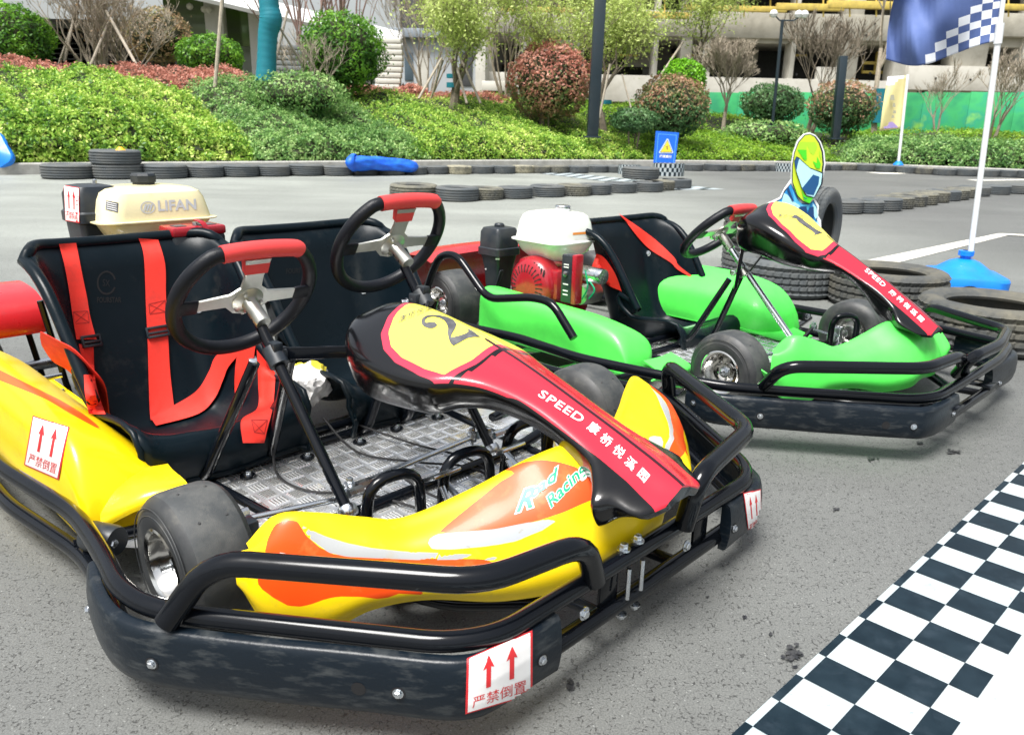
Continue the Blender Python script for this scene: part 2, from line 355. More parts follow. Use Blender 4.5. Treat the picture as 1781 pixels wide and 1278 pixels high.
# ------------------------------------------------------------------ kart parts
K2 = Frame(.2511, 1.2305, -43.5)
K1 = Frame(1.4438, 2.3247, -46.0)
def axisM(c, d):
    return Matrix.Translation(Vector(c)) @ Vector(d).to_track_quat('Z', 'Y').to_matrix().to_4x4()
def wheel(root, x, s, z, rad, wd, side, steer=0, rim_r=.068, hub=True):
    d = Vector((math.sin(R_(steer)), -side * math.cos(R_(steer)), 0)); A = axisM(L(x, s, z), d); h = wd / 2
    mb = MB(); prof = [(rim_r - .002, h - .012), (rim_r + .006, h - .002), (rim_r + .022, h + .002), (rad - .028, h - .001), (rad - .013, h - .007), (rad - .0045, h - .018)]
    mb.lathe(prof, A, 56, 0)
    mb.lathe([(rad - .0045, h - .018), (rad - .001, h - .03), (rad, 0), (rad - .001, -h + .03), (rad - .0045, -h + .018)], A, 56, 1)
    mb.lathe([(r, -hh) for r, hh in prof[::-1]] + [(rim_r - .008, 0), (rim_r - .002, h - .012)], A, 56, 0)
    for k in range(10):     # raised ring lines and wear pins
        a = 2 * math.pi * k / 10 + .3
        for hh in (-h * .4, h * .35):
            p = A @ Vector(((rad + .0002) * math.cos(a), (rad + .0002) * math.sin(a), hh)); n = (p - A @ Vector((0, 0, hh))).normalized()
            mb.lathe([(.0028, 0), (.0022, .0006), (.0001, .0006)], axisM(p, n), 8, 0)
    for rr in (rad - .02, rad - .034):
        mb.tube([A @ Vector((rr * math.cos(t), rr * math.sin(t), h + .0005)) for t in np.linspace(0, 2 * math.pi, 49)[:-1]], .0012, 5, False, True, 0)
    o = mb.build('wheel', [M['rubber'], M['slick']], root)
    rb = MB(); q = rim_r
    rb.lathe([(q + .004, h - .006), (q + .005, h - .001), (q + .001, h + .001), (q - .005, h - .004), (q - .008, h - .02), (q - .013, h - .026), (q - .016, h - .05), (q - .024, h - .06), (.034, h - .052), (.028, h - .046), (.024, h - .046), (.022, h - .03), (.0001, h - .03)], A, 48)
    rb.lathe([(q + .004, -h + .006), (q + .001, -h - .001), (q - .005, -h + .004), (q - .012, -h + .03), (.05, -h + .04), (.03, -h + .02), (.0001, -h + .02)][::-1], A, 48)
    for k in range(3):
        a = 2 * math.pi * k / 3 + .5; rb.hexbolt(A @ Vector((.036 * math.cos(a), .036 * math.sin(a), h - .052)), d, .006, .008)
    rb.build('rim', M['chrome'], o)
    if hub:
        hb = MB(); hb.lathe([(.011, -.01), (.011, .012), (.007, .014)], axisM(A @ Vector((0, 0, h - .03)), d), 6); hb.lathe([(.006, 0), (.006, .03), (.0001, .032)], axisM(A @ Vector((0, 0, h - .03)), d), 12); hb.lathe([(.016, -.004), (.016, .002), (.01, .002)], axisM(A @ Vector((0, 0, h - .03)), d), 16)
        hb.build('hub_nut', M['zinc'], o)
    return o
def steering(root, hub, low, R=.15, nrm=None):
    hub = Vector(L(*hub)); low = Vector(L(*low)); n = (hub - low).normalized() if nrm is None else Vector(nrm).normalized()
    r = Vector((0, -1, 0)); r = (r - n * r.dot(n)).normalized(); u = n.cross(r)
    if u.z < 0: u = -u
    c = hub + n * .02
    def rp(a, dn=0):
        x, y = R * math.sin(a), R * math.cos(a)
        if y > R * .80: y = R * .80 + (y - R * .80) * .22
        return c + r * x + u * y + n * (.012 + dn)
    A0, A1 = R_(-40), R_(30)
    ring = MB().tube([rp(t) for t in np.linspace(A1 - .02, 2 * math.pi + A0 + .02, 60)], .0165, 14)
    sw = ring.build('steering_wheel', M['leather'], root)
    pad = MB().tube([rp(t) for t in np.linspace(A0, A1, 26)], .019, 14)
    pl = [rp(R_(-12)), rp(R_(12)), c + r * .026 + u * (R * .52), c - r * .026 + u * (R * .52)]
    pad.grid([[p + n * .008 for p in pl], [p - n * .008 for p in pl]], True, True)
    pad.build('grip_pad', M['redleather'], sw)
    sp = MB(); T = .0025
    def plate(pts):
        P3 = [c + r * x + u * y for x, y in pts]
        tr = [tuple(t) for t in tessellate_polygon([P3])]; nn = len(P3)
        V = [p + n * T for p in P3] + [p - n * T for p in P3]
        sp.add(V, [t for t in tr] + [tuple(nn + i for i in t[::-1]) for t in tr] + [(i, (i + 1) % nn, nn + (i + 1) % nn, nn + i) for i in range(nn)])
    e = R * .93
    outline = [(-.030, R * .74), (.030, R * .74), (.022, R * .45), (.024, .038), (.045, .022), (e * .96, .012), (e * .97, -.012), (.05, -.012), (.03, -.032), (0, -.04), (-.03, -.032), (-.05, -.012), (-e * .97, -.012), (-e * .96, .012), (-.045, .022), (-.024, .038), (-.022, R * .45)]
    plate(outline)
    sp.build('spoke_plate', M['alloy'], sw)
    for sgn in (-1, 1):
        MB().bar(c + r * sgn * (R - .002), c + r * sgn * (R - .045), .036, .008, bev=.003, up=n).build('spoke_cover', M['leather'], sw)
    hb = MB(); A = axisM(c, -n)
    hb.lathe([(.0001, -.006), (.034, -.006), (.036, -.002), (.036, .004), (.030, .008), (.019, .012), (.0175, .02), (.0175, .075), (.016, .078), (.0001, .078)], A, 28)
    for k in range(3):
        a = 2 * math.pi * k / 3; hb.hexbolt(A @ Vector((.027 * math.cos(a), .027 * math.sin(a), .006)), -n, .005, .008)
    hb.build('hub', M['alloy'], sw)
    hl = MB()
    for dz in (.035, .058): hl.cut().lathe([(.0001, .0006), (.004, .0006), (.004, -.002)], axisM(c - n * dz + (-u * .3 + r * .95).normalized() * .0175, (-u * .3 + r * .95).normalized()), 10)
    hl.build('set_screw', M['dark'], sw)
    return sw, n, c
def column(root, hub, low, r=.0115, mt='black'):
    h = Vector(L(*hub)); l = Vector(L(*low)); n = (l - h).normalized()
    o = MB().tube([h + n * .05, l], r, 14).build('steering_column', M[mt], root)
    j = MB(); j.lathe([(.0001, -.012), (.018, -.012), (.021, -.006), (.021, .006), (.018, .012), (.0001, .012)], axisM(l, n), 16); j.lathe([(.0001, .01), (.011, .01), (.011, .03), (.0001, .03)], axisM(l, n), 12)
    j.build('lower_joint', M['zinc'], o); return o
def seat_fn(cx, dx=0, dz=0, sc_=1.0, lean=0):
    ts = [0, .07, .15, .34, .5, .6, .8, 1.0]
    X = [-.965, -.940, -.985, -1.17, -1.315, -1.37, -1.435, -1.475]; Z = [.10, .180, .212, .122, .12, .20, .41, .585]
    Wd = [.185, .19, .195, .20, .207, .212, .222, .232]; D = [.0, .0, .05, .145, .235, .245, .185, .09]
    def f(u, v, out=0.):
        a = 2 * u - 1; x = interp(v, ts, X) + dx; z = interp(v, ts, Z) + dz; e = 1e-3
        tx = interp(min(1, v + e), ts, X) - interp(max(0, v - e), ts, X); tz = interp(min(1, v + e), ts, Z) - interp(max(0, v - e), ts, Z); l = math.hypot(tx, tz); nx, nz = -tz / l, tx / l
        if nx < 0 and v > .55: nx, nz = -nx, -nz
        nx, nz = (tz / l, -tx / l)
        if nz < 0 and v < .4: nx, nz = -nx, -nz
        w_, d_ = interp(v, ts, Wd) * sc_, interp(v, ts, D)
        q = min(1, max(0, (abs(a) - .46) / .54)); rise = d_ * (q ** 1.7)
        lat = w_ * (abs(a) * 1.22 if abs(a) < .7 else .854 + (1 - .854) * math.sin(min(1, (abs(a) - .7) / .3) * math.pi / 2)) * (1 if a > 0 else -1)
        # shallow hollow in the middle of the back
        dish = -.012 * math.exp(-(a / .35) ** 2)
        o = rise + dish + out
        # lower corners of the top edge
        qe = max(0, (abs(a) - .86) / .14); lat += .012 * qe ** 1.6 * (1 if a > 0 else -1); o -= .016 * qe ** 2
        qt = max(0, (v - .93) / .07); x -= .022 * qt ** 1.5; z -= .008 * qt ** 2
        top = -.040 * max(0, (v - .86) / .14) ** 1.4 * max(0, (abs(a) - .6) / .4) ** 2.6
        return np.array([x + nx * o, -(cx + lat), z + nz * o + top])
    return f
def seat(root, fn, name='seat'):
    mb = shell(lambda u, v: fn(u, v), 44, 44, -.006)
    rim = [fn(0, v) for v in np.linspace(0, 1, 30)] + [fn(u, 1) for u in np.linspace(0, 1, 30)[1:]] + [fn(1, v) for v in np.linspace(1, 0, 30)[1:]]
    nr = len(rim); mb.tube(rim, .0145, 12, True, False, 0, [.0145 if 16 < i < nr - 17 else .0145 - .007 * min(1, (17 - min(i, nr - 1 - i)) / 12) for i in range(nr)])
    lip = [fn(u, 0) for u in np.linspace(0, 1, 24)]
    mb.tube(lip, .008, 8)
    return mb.build(name, M['seat'], root, ang=60), mb.bvh()
def ribbon_px(K, bv, name, left, right, mt, parent, off=.004, th=.0025, n=7, fb=None):
    """webbing lying on a surface, both edges given in photo pixels"""
    c = K.cam(); co = Vector((c[0], -c[1], c[2])); rows = []
    Lc, Rc = crom(left, n), crom(right, n); last = None
    m_ = min(len(Lc), len(Rc)); Lc = [Lc[int(round(i * (len(Lc) - 1) / (m_ - 1)))] for i in range(m_)]; Rc = [Rc[int(round(i * (len(Rc) - 1) / (m_ - 1)))] for i in range(m_)]
    for a, b in zip(Lc, Rc):
        pts = []
        for k in range(5):
            x, y = a + (b - a) * k / 4; d = K.dir(x, y); dv = Vector((d[0], -d[1], d[2])).normalized(); best = None
            for B in bv:
                h = B.ray_cast(co, dv)
                if h[0] is not None and (best is None or h[3] < best): best = h[3]
            pts.append((dv, best))
        ok = [t for _, t in pts if t is not None]
        if not ok:
            if last is None: continue
            ok = [last]
        mn = float(np.median(ok)); last = mn
        row = []
        for dv, t in pts:
            t = mn if t is None else max(min(t, mn + .03), mn - .03); row.append(t)
        rows.append([(dv, t) for (dv, _), t in zip(pts, row)])
    if len(rows) < 3: print('EMPTY RIBBON', left[0], [len(rows)]); return None
    T = np.array([[t for _, t in r] for r in rows])
    for _ in range(2):                      # the webbing bridges small dips
        T2 = T.copy(); T2[1:-1] = np.minimum(T[1:-1], (T[:-2] + T[2:]) / 2 * .5 + T[1:-1] * .5); T = T2
    top = [[co + dv * (T[i][k] - off) for k, (dv, _) in enumerate(r)] for i, r in enumerate(rows)]
    bot = [[co + dv * (T[i][k] - off + th) for k, (dv, _) in enumerate(r)] for i, r in enumerate(rows)]
    sec = [t + b[::-1] for t, b in zip(top, bot)]
    if len(sec) < 2: print('EMPTY RIBBON', left[0]); return None
    return MB().grid(sec, True, True).build(name, mt, parent, ang=50)
def stitch(K, rb, quad):
    if rb is None: return
    bv = BVHTree.FromPolygons([v.co.copy() for v in rb.data.vertices], [tuple(p.vertices) for p in rb.data.polygons]); q = [np.array(p) for p in quad]; c = sum(q) / 4
    for a, b in ((0, 1), (1, 2), (2, 3), (3, 0), (0, 2), (1, 3)):
        d = q[b] - q[a]; n = np.array([-d[1], d[0]]) / np.linalg.norm(d) * .55; decal(K, bv, 'stitching', [tuple(q[a] + n), tuple(q[b] + n), tuple(q[b] - n), tuple(q[a] - n)], [(0, 1, 2, 3)], M['thread'], rb, .0008, 5)
def ribbon_at(K, name, left, right, side, mt, parent, th=.0025, n=6):
    A_ = crom([(x, y, s_) for (x, y), s_ in zip(left, side)], n); B_ = crom([(x, y, s_) for (x, y), s_ in zip(right, side)], n); rows = []
    for a, b in zip(A_, B_):
        p, q = np.array(L(*K.at(a[0], a[1], 1, a[2]))), np.array(L(*K.at(b[0], b[1], 1, b[2] - .01))); o = np.array([.0, -th, 0]); rows.append([p, (p + q) / 2 + np.array([.002, -.002, .002]), q, q - o, (p + q) / 2 - o, p - o])
    return MB().grid(rows, True, True).build(name, mt, parent, ang=50)
def ribbon3(name, pts, side, wd, mt, parent, th=.0025):
    C_ = crom(pts, 6); S = crom(side, 6) if isinstance(side, list) else [np.array(side, float)] * len(C_); rows = []
    for i, c in enumerate(C_):
        t = C_[min(i + 1, len(C_) - 1)] - C_[max(i - 1, 0)]; t = t / np.linalg.norm(t); s = S[i] - t * (S[i] @ t); s = s / np.linalg.norm(s); n = np.cross(t, s) * th / 2
        a, b = c - s * wd / 2, c + s * wd / 2; rows.append([a + n, b + n, b - n, a - n])
    return MB().grid(rows, True, True).build(name, mt, parent, ang=50)
def nose(K, root, st, oval, gap, numpts, face_px, strip_txt, bk=1.):
    """long nose panel lofted through stations (x, ridge z, half width, side depth, roof-ness)"""
    xs = [s[0] for s in st]; n = 110; rows = []; att = {k: [] for k in ('m_red', 'm_band', 'm_yel', 'm_line')}
    for i in range(n):
        x = xs[0] + (xs[-1] - xs[0]) * i / (n - 1)
        zr, w_, dp, rf = [interp(x, xs, [s[k] for s in st]) for k in (1, 2, 3, 4)]
        w_ = max(w_, .004); h = [(0, 0), (w_ * .5, -w_ * (.05 + .20 * rf)), (w_ * .86, -w_ * (.15 + .26 * rf)), (w_, -w_ * (.28 + .2 * rf) - dp * .1), (w_ * .97, -w_ * (.3 + .2 * rf) - dp * .5), (w_ * .8, -w_ * (.3 + .2 * rf) - dp), (w_ * .4, -w_ * .3 - dp * 1.04)]
        full = [(-a, b) for a, b in h[:0:-1]] + h
        c = crom(full, 6); row = []
        for a, b in c:
            row.append((x, -a, zr + b))
            topd = 1 if b > -w_ * (.3 + .2 * rf) - dp * .12 else -1
            d = sdf_poly((x, abs(a)), oval + [(oval[-1][0], -.1), (oval[0][0], -.1)])
            att['m_yel'].append(min(d, .05) if topd > 0 else -1); att['m_red'].append(d + .016 if topd > 0 else -1)
            bw = interp(x, [gap - .02, gap + .035, gap + .095, gap + .17, gap + .35, .1], [.130, .116, .094, .070, .067, .072]) * bk
            att['m_band'].append(min(x - gap - .055 + min(abs(a), .14) * .62, bw - abs(a)) if topd > 0 and d < -.022 else -1)
            att['m_line'].append(min(x - gap, .0045 - abs(a)))
        rows.append(row)
    mb = MB().grid(rows, True, True); mb.attr = att
    o = mb.build('nose_panel', M['nose'], root, ang=50); bv = mb.bvh()
    V, Fc = poly_mesh(numpts); decal(K, bv, 'race_number', V, Fc, M['decalblack'], o, .0012, 10)
    for t, org, ux, uy, mt, bold in face_px + strip_txt:
        V, Fc = text_mesh(t, 1.0, bold=bold, space=1.25 if len(t) == 5 and t != 'SPEED' else 1.1); decal(K, bv, 'lettering', affine(V, org, ux, uy), Fc, M[mt], o, .0012, 8)
    return o, bv
def fairing_fn(asym=1.0):
    A = [0, .11, .2, .31, .38, .44, .50, .54]
    Tx = [-.15, -.185, -.245, -.305, -.335, -.365, -.395, -.43]; Tz = [.335, .315, .262, .222, .238, .256, .262, .212]; Ts = [0, .11, .2, .31, .38, .44, .50, .535]
    Bx = [-.055, -.075, -.15, -.235, -.29, -.335, -.385, -.425]; Bz = [.13, .115, .098, .108, .096, .062, .075, .145]; Bs = [0, .12, .22, .325, .40, .47, .53, .555]
    Mx = [.050, .045, .040, .035, .035, .035, .03, .01]
    def f(u, v):
        t = (u * 2 - 1) * .54; sg = 1 if t >= 0 else -1; a = abs(t)
        lf = min(1, max(0, (-t - .15) / .2)) * asym
        g = lambda arr: interp(a, A, arr)
        T = np.array([g(Tx), g(Ts), g(Tz)]); B = np.array([g(Bx) + .12 * lf, g(Bs) - .02 * lf, g(Bz) + .03 * lf]); T = T + np.array([0, 0, .022 * lf]); mv = g(Mx) + .02 * lf
        le = min(1, max(0, (.54 - a) / .05)); ctrl = [T + np.array([-.02, 0, -.045]) * le, T + np.array([-.012, 0, -.012]) * le, T, T + np.array([.02, .006, -.006]), T * .62 + B * .38 + np.array([mv * .9, .016, .02]), T * .28 + B * .72 + np.array([mv, .016, .0]), B + np.array([.008, .003, .006]), B, B + np.array([-.03, -.006, .008])]
        n_ = len(ctrl) - 1; q = v * n_; i = min(int(q), n_ - 1); fq = q - i
        gg = lambda k_: ctrl[min(max(k_, 0), n_)]
        a0, b0, c0, d0 = gg(i - 1), gg(i), gg(i + 1), gg(i + 2)
        p = .5 * ((2 * b0) + (c0 - a0) * fq + (2 * a0 - 5 * b0 + 4 * c0 - d0) * fq * fq + (3 * b0 - a0 - 3 * c0 + d0) * fq ** 3)
        return np.array([p[0], -p[1] * sg, p[2]])
    return f
def tank(parent, c, rz, size, mt, flange, cap='blackpl'):
    """fuel tank: lower bowl, pressed flange, domed upper half, filler cap"""
    wx, wy, h = size; Mx = Matrix.Translation(Vector(c)) @ Matrix.Rotation(rz, 4, 'Z'); mb = MB(); rows = []
    for fz, fx, fy, rr in ((-.62, .45, .5, .3), (-.60, .6, .62, .3), (-.35, .86, .85, .28), (-.06, .97, .96, .24), (0, .985, .98, .24), (.0, 1.06, 1.06, .2), (.035, 1.06, 1.06, .2), (.05, .97, .97, .22), (.25, .955, .95, .24), (.6, .91, .9, .26), (.78, .85, .84, .28), (.88, .74, .72, .3), (.93, .55, .5, .4), (.95, .2, .2, .45)):
        rows.append([Mx @ Vector((x, y, fz * h)) for x, y in rrect(wx * fx, wy * fy, min(wx * fx, wy * fy) * rr)])
    mb.grid(rows, True, True); o = mb.build('fuel_tank', mt, parent, ang=28)
    if cap:
        cb = MB(); cb.lathe([(.0001, 0), (.030, 0), (.030, .012)], axisM(Mx @ Vector((0, 0, h * .92)), (0, 0, 1)), 20, 0)
        n_ = 10; cb.lathe([(.026, .008), (.036, .010), (.037, .028), (.033, .034), (.0001, .035)], axisM(Mx @ Vector((0, 0, h * .92)), (0, 0, 1)), 8 if cap == 'blackpl' else 20)
        cb.build('fuel_cap', M[cap], o, ang=25)
    return o, mb.bvh()
def sweep_cover(root, pts, z0=.062, z1=.164, th=.020, mt='bumper', bolts=()):
    C_ = crom([np.array([p[0], p[1], 0.]) for p in pts], 6); rows = []
    hz = (z1 - z0) / 2; zc = (z0 + z1) / 2
    prof = [(.5 * th * 1.0, hz * .72), (.5 * th * .7, hz * .93), (.1 * th, hz), (-.5 * th, hz), (-.5 * th, -hz), (.1 * th, -hz), (.5 * th * .7, -hz * .93), (.5 * th, -hz * .72), (.66 * th, -.3 * hz), (.66 * th, .3 * hz)]
    for i, c in enumerate(C_):
        t = C_[min(i + 1, len(C_) - 1)] - C_[max(i - 1, 0)]; t /= np.linalg.norm(t); n = np.array([-t[1], t[0], 0]); 
        rows.append([L(*(c + n * a * 1.0)[:2], zc + b) for a, b in prof])
    o = MB().grid(rows, True, True).build('bumper_cover', M[mt], root, ang=75)
    bb = MB(); hh = MB()
    for fr, zz, hole in bolts:
        i = int(fr * (len(C_) - 1)); c = C_[i]; t = C_[min(i + 1, len(C_) - 1)] - C_[max(i - 1, 0)]; t /= np.linalg.norm(t); n = np.array([-t[1], t[0], 0])
        p = L(*(c + n * (th * .66))[:2], zz); nn = L(*n[:2], 0)
        hh.cut().lathe([(.011, .0007), (.0001, .0007)], axisM(p, nn), 14)
        if not hole: bb.cut().hexbolt(p, nn, .0055, .005)
    if bb.v: bb.build('bolt', M['zinc'], o)
    if hh.v: hh.build('bolt_recess', M['dark'], o)
    return o
def mirror(pts): return [(p[0], -p[1]) + tuple(p[2:]) for p in pts]
def tubes(root, name, lst, mt='black', r=.016, fil=.06):
    for pts in lst:
        MB().tube([L(*p) for p in fillet(pts, fil)], r, 14).build(name, M[mt], root)
def floor_plate(root, quad, z):
    """aluminium tray with raised five-bar pattern"""
    poly = [tuple(q) for q in quad]; nn = len(poly); mb = MB(); cell = .046
    mb.add([L(*q, zz) for zz in (z, z - .003) for q in poly], [tuple(range(nn)), tuple(range(nn, 2 * nn))[::-1]] + [(i, nn + i, nn + (i + 1) % nn, (i + 1) % nn) for i in range(nn)])
    x0, x1 = min(p[0] for p in poly), max(p[0] for p in poly); s0, s1 = min(p[1] for p in poly), max(p[1] for p in poly)
    i = 0
    for ix in range(int((x1 - x0) / cell) + 1):
        for js in range(int((s1 - s0) / cell) + 1):
            cx, cs = x0 + (ix + .5) * cell, s0 + (js + .5) * cell
            if sdf_poly((cx, cs), poly) < cell * .55: continue
            o = (ix + js) % 2
            for k in range(5):
                t = (k - 2) * .0078; lx, ls = (.0185, .0022) if o else (.0022, .0185); px_, ps = (cx, cs + t) if o else (cx + t, cs)
                V = [L(px_ - lx, ps - ls, z), L(px_ + lx, ps - ls, z), L(px_ + lx, ps + ls, z), L(px_ - lx, ps + ls, z), L(px_ - lx * .75, ps - ls * .75, z + .0026), L(px_ + lx * .75, ps - ls * .75, z + .0026), L(px_ + lx * .75, ps + ls * .75, z + .0026), L(px_ - lx * .75, ps + ls * .75, z + .0026)]
                mb.add(V, [(4, 7, 6, 5), (0, 4, 5, 1), (1, 5, 6, 2), (2, 6, 7, 3), (3, 7, 4, 0)], 1)
    return mb.build('floor_tray', [M['tread'], M['treadbar']], root, ang=20)
def pod(root, name, x0, x1, si, so, zb, ztop, mt, K=None, mask=None, frontblunt=.35, n=60, drop=.25, rear=.12):
    """side pod: body closed and rounded at both ends"""
    rows = []; att = []
    sgn = 1 if so > si else -1
    for i in range(n):
        t = i / (n - 1); x = x0 + (x1 - x0) * (1 - (1 - t) ** 1.0)
        e1 = min(1, t / rear); e2 = min(1, (1 - t) / frontblunt * 1.0); f = math.sqrt(max(0, 1 - (1 - e1) ** 2.2)) * (1 - (1 - e2) ** 3.2)
        f2 = math.sqrt(max(0, 1 - (1 - e1) ** 2.2)) * math.sqrt(max(0, 1 - (1 - min(1, (1 - t) / .14)) ** 2.4)); f = max(f, .02); f2 = max(f2, .02)
        zt = ztop(t) if callable(ztop) else ztop; hh = (zt - zb) * (f * .35 + f2 * .65); mid = (si + so) / 2; hw = abs(so - si) / 2 * (.25 + .75 * f2) if t > .5 else abs(so - si) / 2 * f2
        cs = so - sgn * hw if t > .5 else mid
        wv_ = hw * 2; o_ = cs + sgn * hw; H_ = hh
        ctl = [(1, 0.02), (1.0, .2), (.99, .55), (.97, .82), (.86, .97), (.62, .99 - drop * .35), (.32, .93 - drop * .8), (.06, .72 - drop), (0, .35), (.02, .05), (.12, 0), (.88, 0)]
        row = [L(x, o_ - sgn * wv_ * (1 - p[0]), zb + H_ * p[1]) for p in crom(ctl, 4, True)]
        rows.append(row)
    mb = MB().grid(rows, True, True, 0, sgn < 0)
    if mask:
        for v in mb.v:
            q = K.px((v[0], abs(v[1]), v[2])); att.append(sdf_poly(q, mask))
        mb.attr['o1'] = att
    return mb.build(name, mt, root, ang=60), mb.bvh()
def toe_flap(root, name, pts, mt, th=.006):
    """thin curved plastic flap through rows of points"""
    rows = [crom([np.array(L(*p)) for p in r], 5) for r in pts]; rows = [list(x) for x in zip(*rows)]; rows = [crom(r, 5) for r in rows]
    nu, nv = len(rows), len(rows[0]); f = lambda u, v: rows[int(round(u * (nu - 1)))][int(round(v * (nv - 1)))]
    return shell(f, nu, nv, th).build(name, mt, root, ang=60)
# ------------------------------------------------------------------ chassis shared by both karts
SIDE = [(-2.02, .70, .17), (-1.15, .72, .17), (-.84, .675, .165), (-.66, .692, .17), (-.51, .716, .175), (-.43, .706, .175), (-.36, .668, .175), (-.045, .44, .175), (-.006, .37, .175), (-.004, 0, .175)]
def bumpers(root, SIDE=SIDE, tw=.016):
    up = SIDE + [(p[0], -p[1], p[2]) for p in SIDE[-2::-1]]
    def P3(z, ins=0): return [L(*q) for q in fillet([(p[0] - ins, p[1] * (1 - ins), z + (p[2] - .175)) for p in up], .07)]
    MB().tube(P3(.175), tw, 16).build('bumper_rail', M['black'], root)
    MB().tube(P3(.085, .004), tw, 16).build('bumper_rail', M['black'], root)
    lk = MB()
    for x, s in ((-.012, -.2), (-.012, .10)):
        for sg in ((1, -1) if abs(x) > .5 else (1,)):
            lk.cut().box(L(x, s * sg, .13), (.006 if abs(x) < .5 else .05, .05 if abs(x) < .5 else .006, .085), .001)
    lk.build('rail_bracket', M['black'], root)
def hoops(root, right, left, r=.019):
    for pts in (right, left):
        MB().tube([L(*p) for p in fillet(pts, .055)], r, 16).build('front_hoop', M['black'], root)
HOOP = [(-.37, .70, .175), (-.325, .645, .272), (-.01, .405, .275), (.022, .215, .275), (.006, .165, .18)]
COVR = [(-.64, .712), (-.59, .728), (-.53, .739), (-.47, .741), (-.415, .728), (-.352, .691), (-.245, .616), (-.13, .529), (-.045, .467), (-.012, .434), (.002, .40), (.006, .33), (.010, .262)]
def front_underframe(root, z=.075):
    tubes(root, 'frame_tube', [[(-1.0, .36, z), (-.25, .30, z), (-.10, .14, z)], [(-1.0, -.36, z), (-.25, -.30, z), (-.10, -.14, z)], [(-.6, .44, .12), (-.6, .28, z + .01), (-.6, -.28, z + .01), (-.6, -.44, .12)], [(-.30, .33, .08), (-.30, -.33, .08)], [(-.10, .14, z), (-.10, -.14, z)], [(-1.9, .33, z), (-1.0, .36, z)], [(-1.9, -.33, z), (-1.0, -.36, z)], [(-1.9, -.33, z), (-1.9, .33, z)]], 'black', .0145, .08)
    tubes(root, 'bumper_mount', [[(-.10, .12, .08), (.0, .12, .085)], [(-.10, -.12, .08), (.0, -.12, .085)], [(-.8, .40, .09), (-.86, .68, .09)], [(-.8, -.40, .09), (-.86, -.68, .09)]], 'black', .012, .02)
# ------------------------------------------------------------------ kart 2 (two seats, yellow)
def cm(zf, x0, y0):                        # reading of an enlarged crop back to photo pixels
    return lambda *pts: [(x0 + a / zf, y0 + b / zf) for a, b in pts]
NOSE2 = [(-.80, .455, .03, .03, 0), (-.775, .476, .08, .07, .2), (-.72, .495, .135, .10, .6), (-.64, .502, .165, .10, .9), (-.53, .490, .165, .085, .9), (-.44, .474, .145, .075, .8), (-.39, .462, .115, .06, .7), (-.33, .447, .088, .05, .7), (-.24, .42, .070, .042, .6), (-.15, .390, .068, .04, .6), (-.085, .368, .078, .05, .6), (-.052, .356, .108, .055, .6), (-.03, .348, .134, .050, .6), (-.008, .340, .112, .035, .6), (.022, .328, .100, .014, .7), (.043, .319, .085, .012, .7), (.058, .312, .05, .01, .7)]
OV2 = [(-.665, 0), (-.655, .05), (-.625, .09), (-.58, .118), (-.53, .13), (-.46, .128), (-.415, .118), (-.40, .06), (-.395, 0)]
OV1 = [(-.735, 0), (-.72, .05), (-.69, .085), (-.64, .108), (-.58, .112), (-.53, .10), (-.505, .07), (-.50, 0)]
NUM2 = cm(6.85, 640, 510)((635, 345), (650, 300), (690, 272), (760, 260), (850, 265), (950, 290), (1020, 325), (1055, 370), (1045, 410), (1020, 455), (1000, 490), (990, 530), (1040, 520), (1100, 505), (1170, 480), (1195, 460), (1190, 435), (1165, 415), (1250, 455), (1340, 525), (1250, 525), (1180, 540), (1110, 580), (1020, 630), (985, 600), (965, 550), (950, 480), (955, 420), (940, 370), (905, 325), (850, 295), (780, 280), (720, 290), (685, 315), (680, 345), (700, 355), (745, 345), (800, 350), (828, 380), (810, 405), (770, 422), (720, 420), (670, 400), (645, 375))
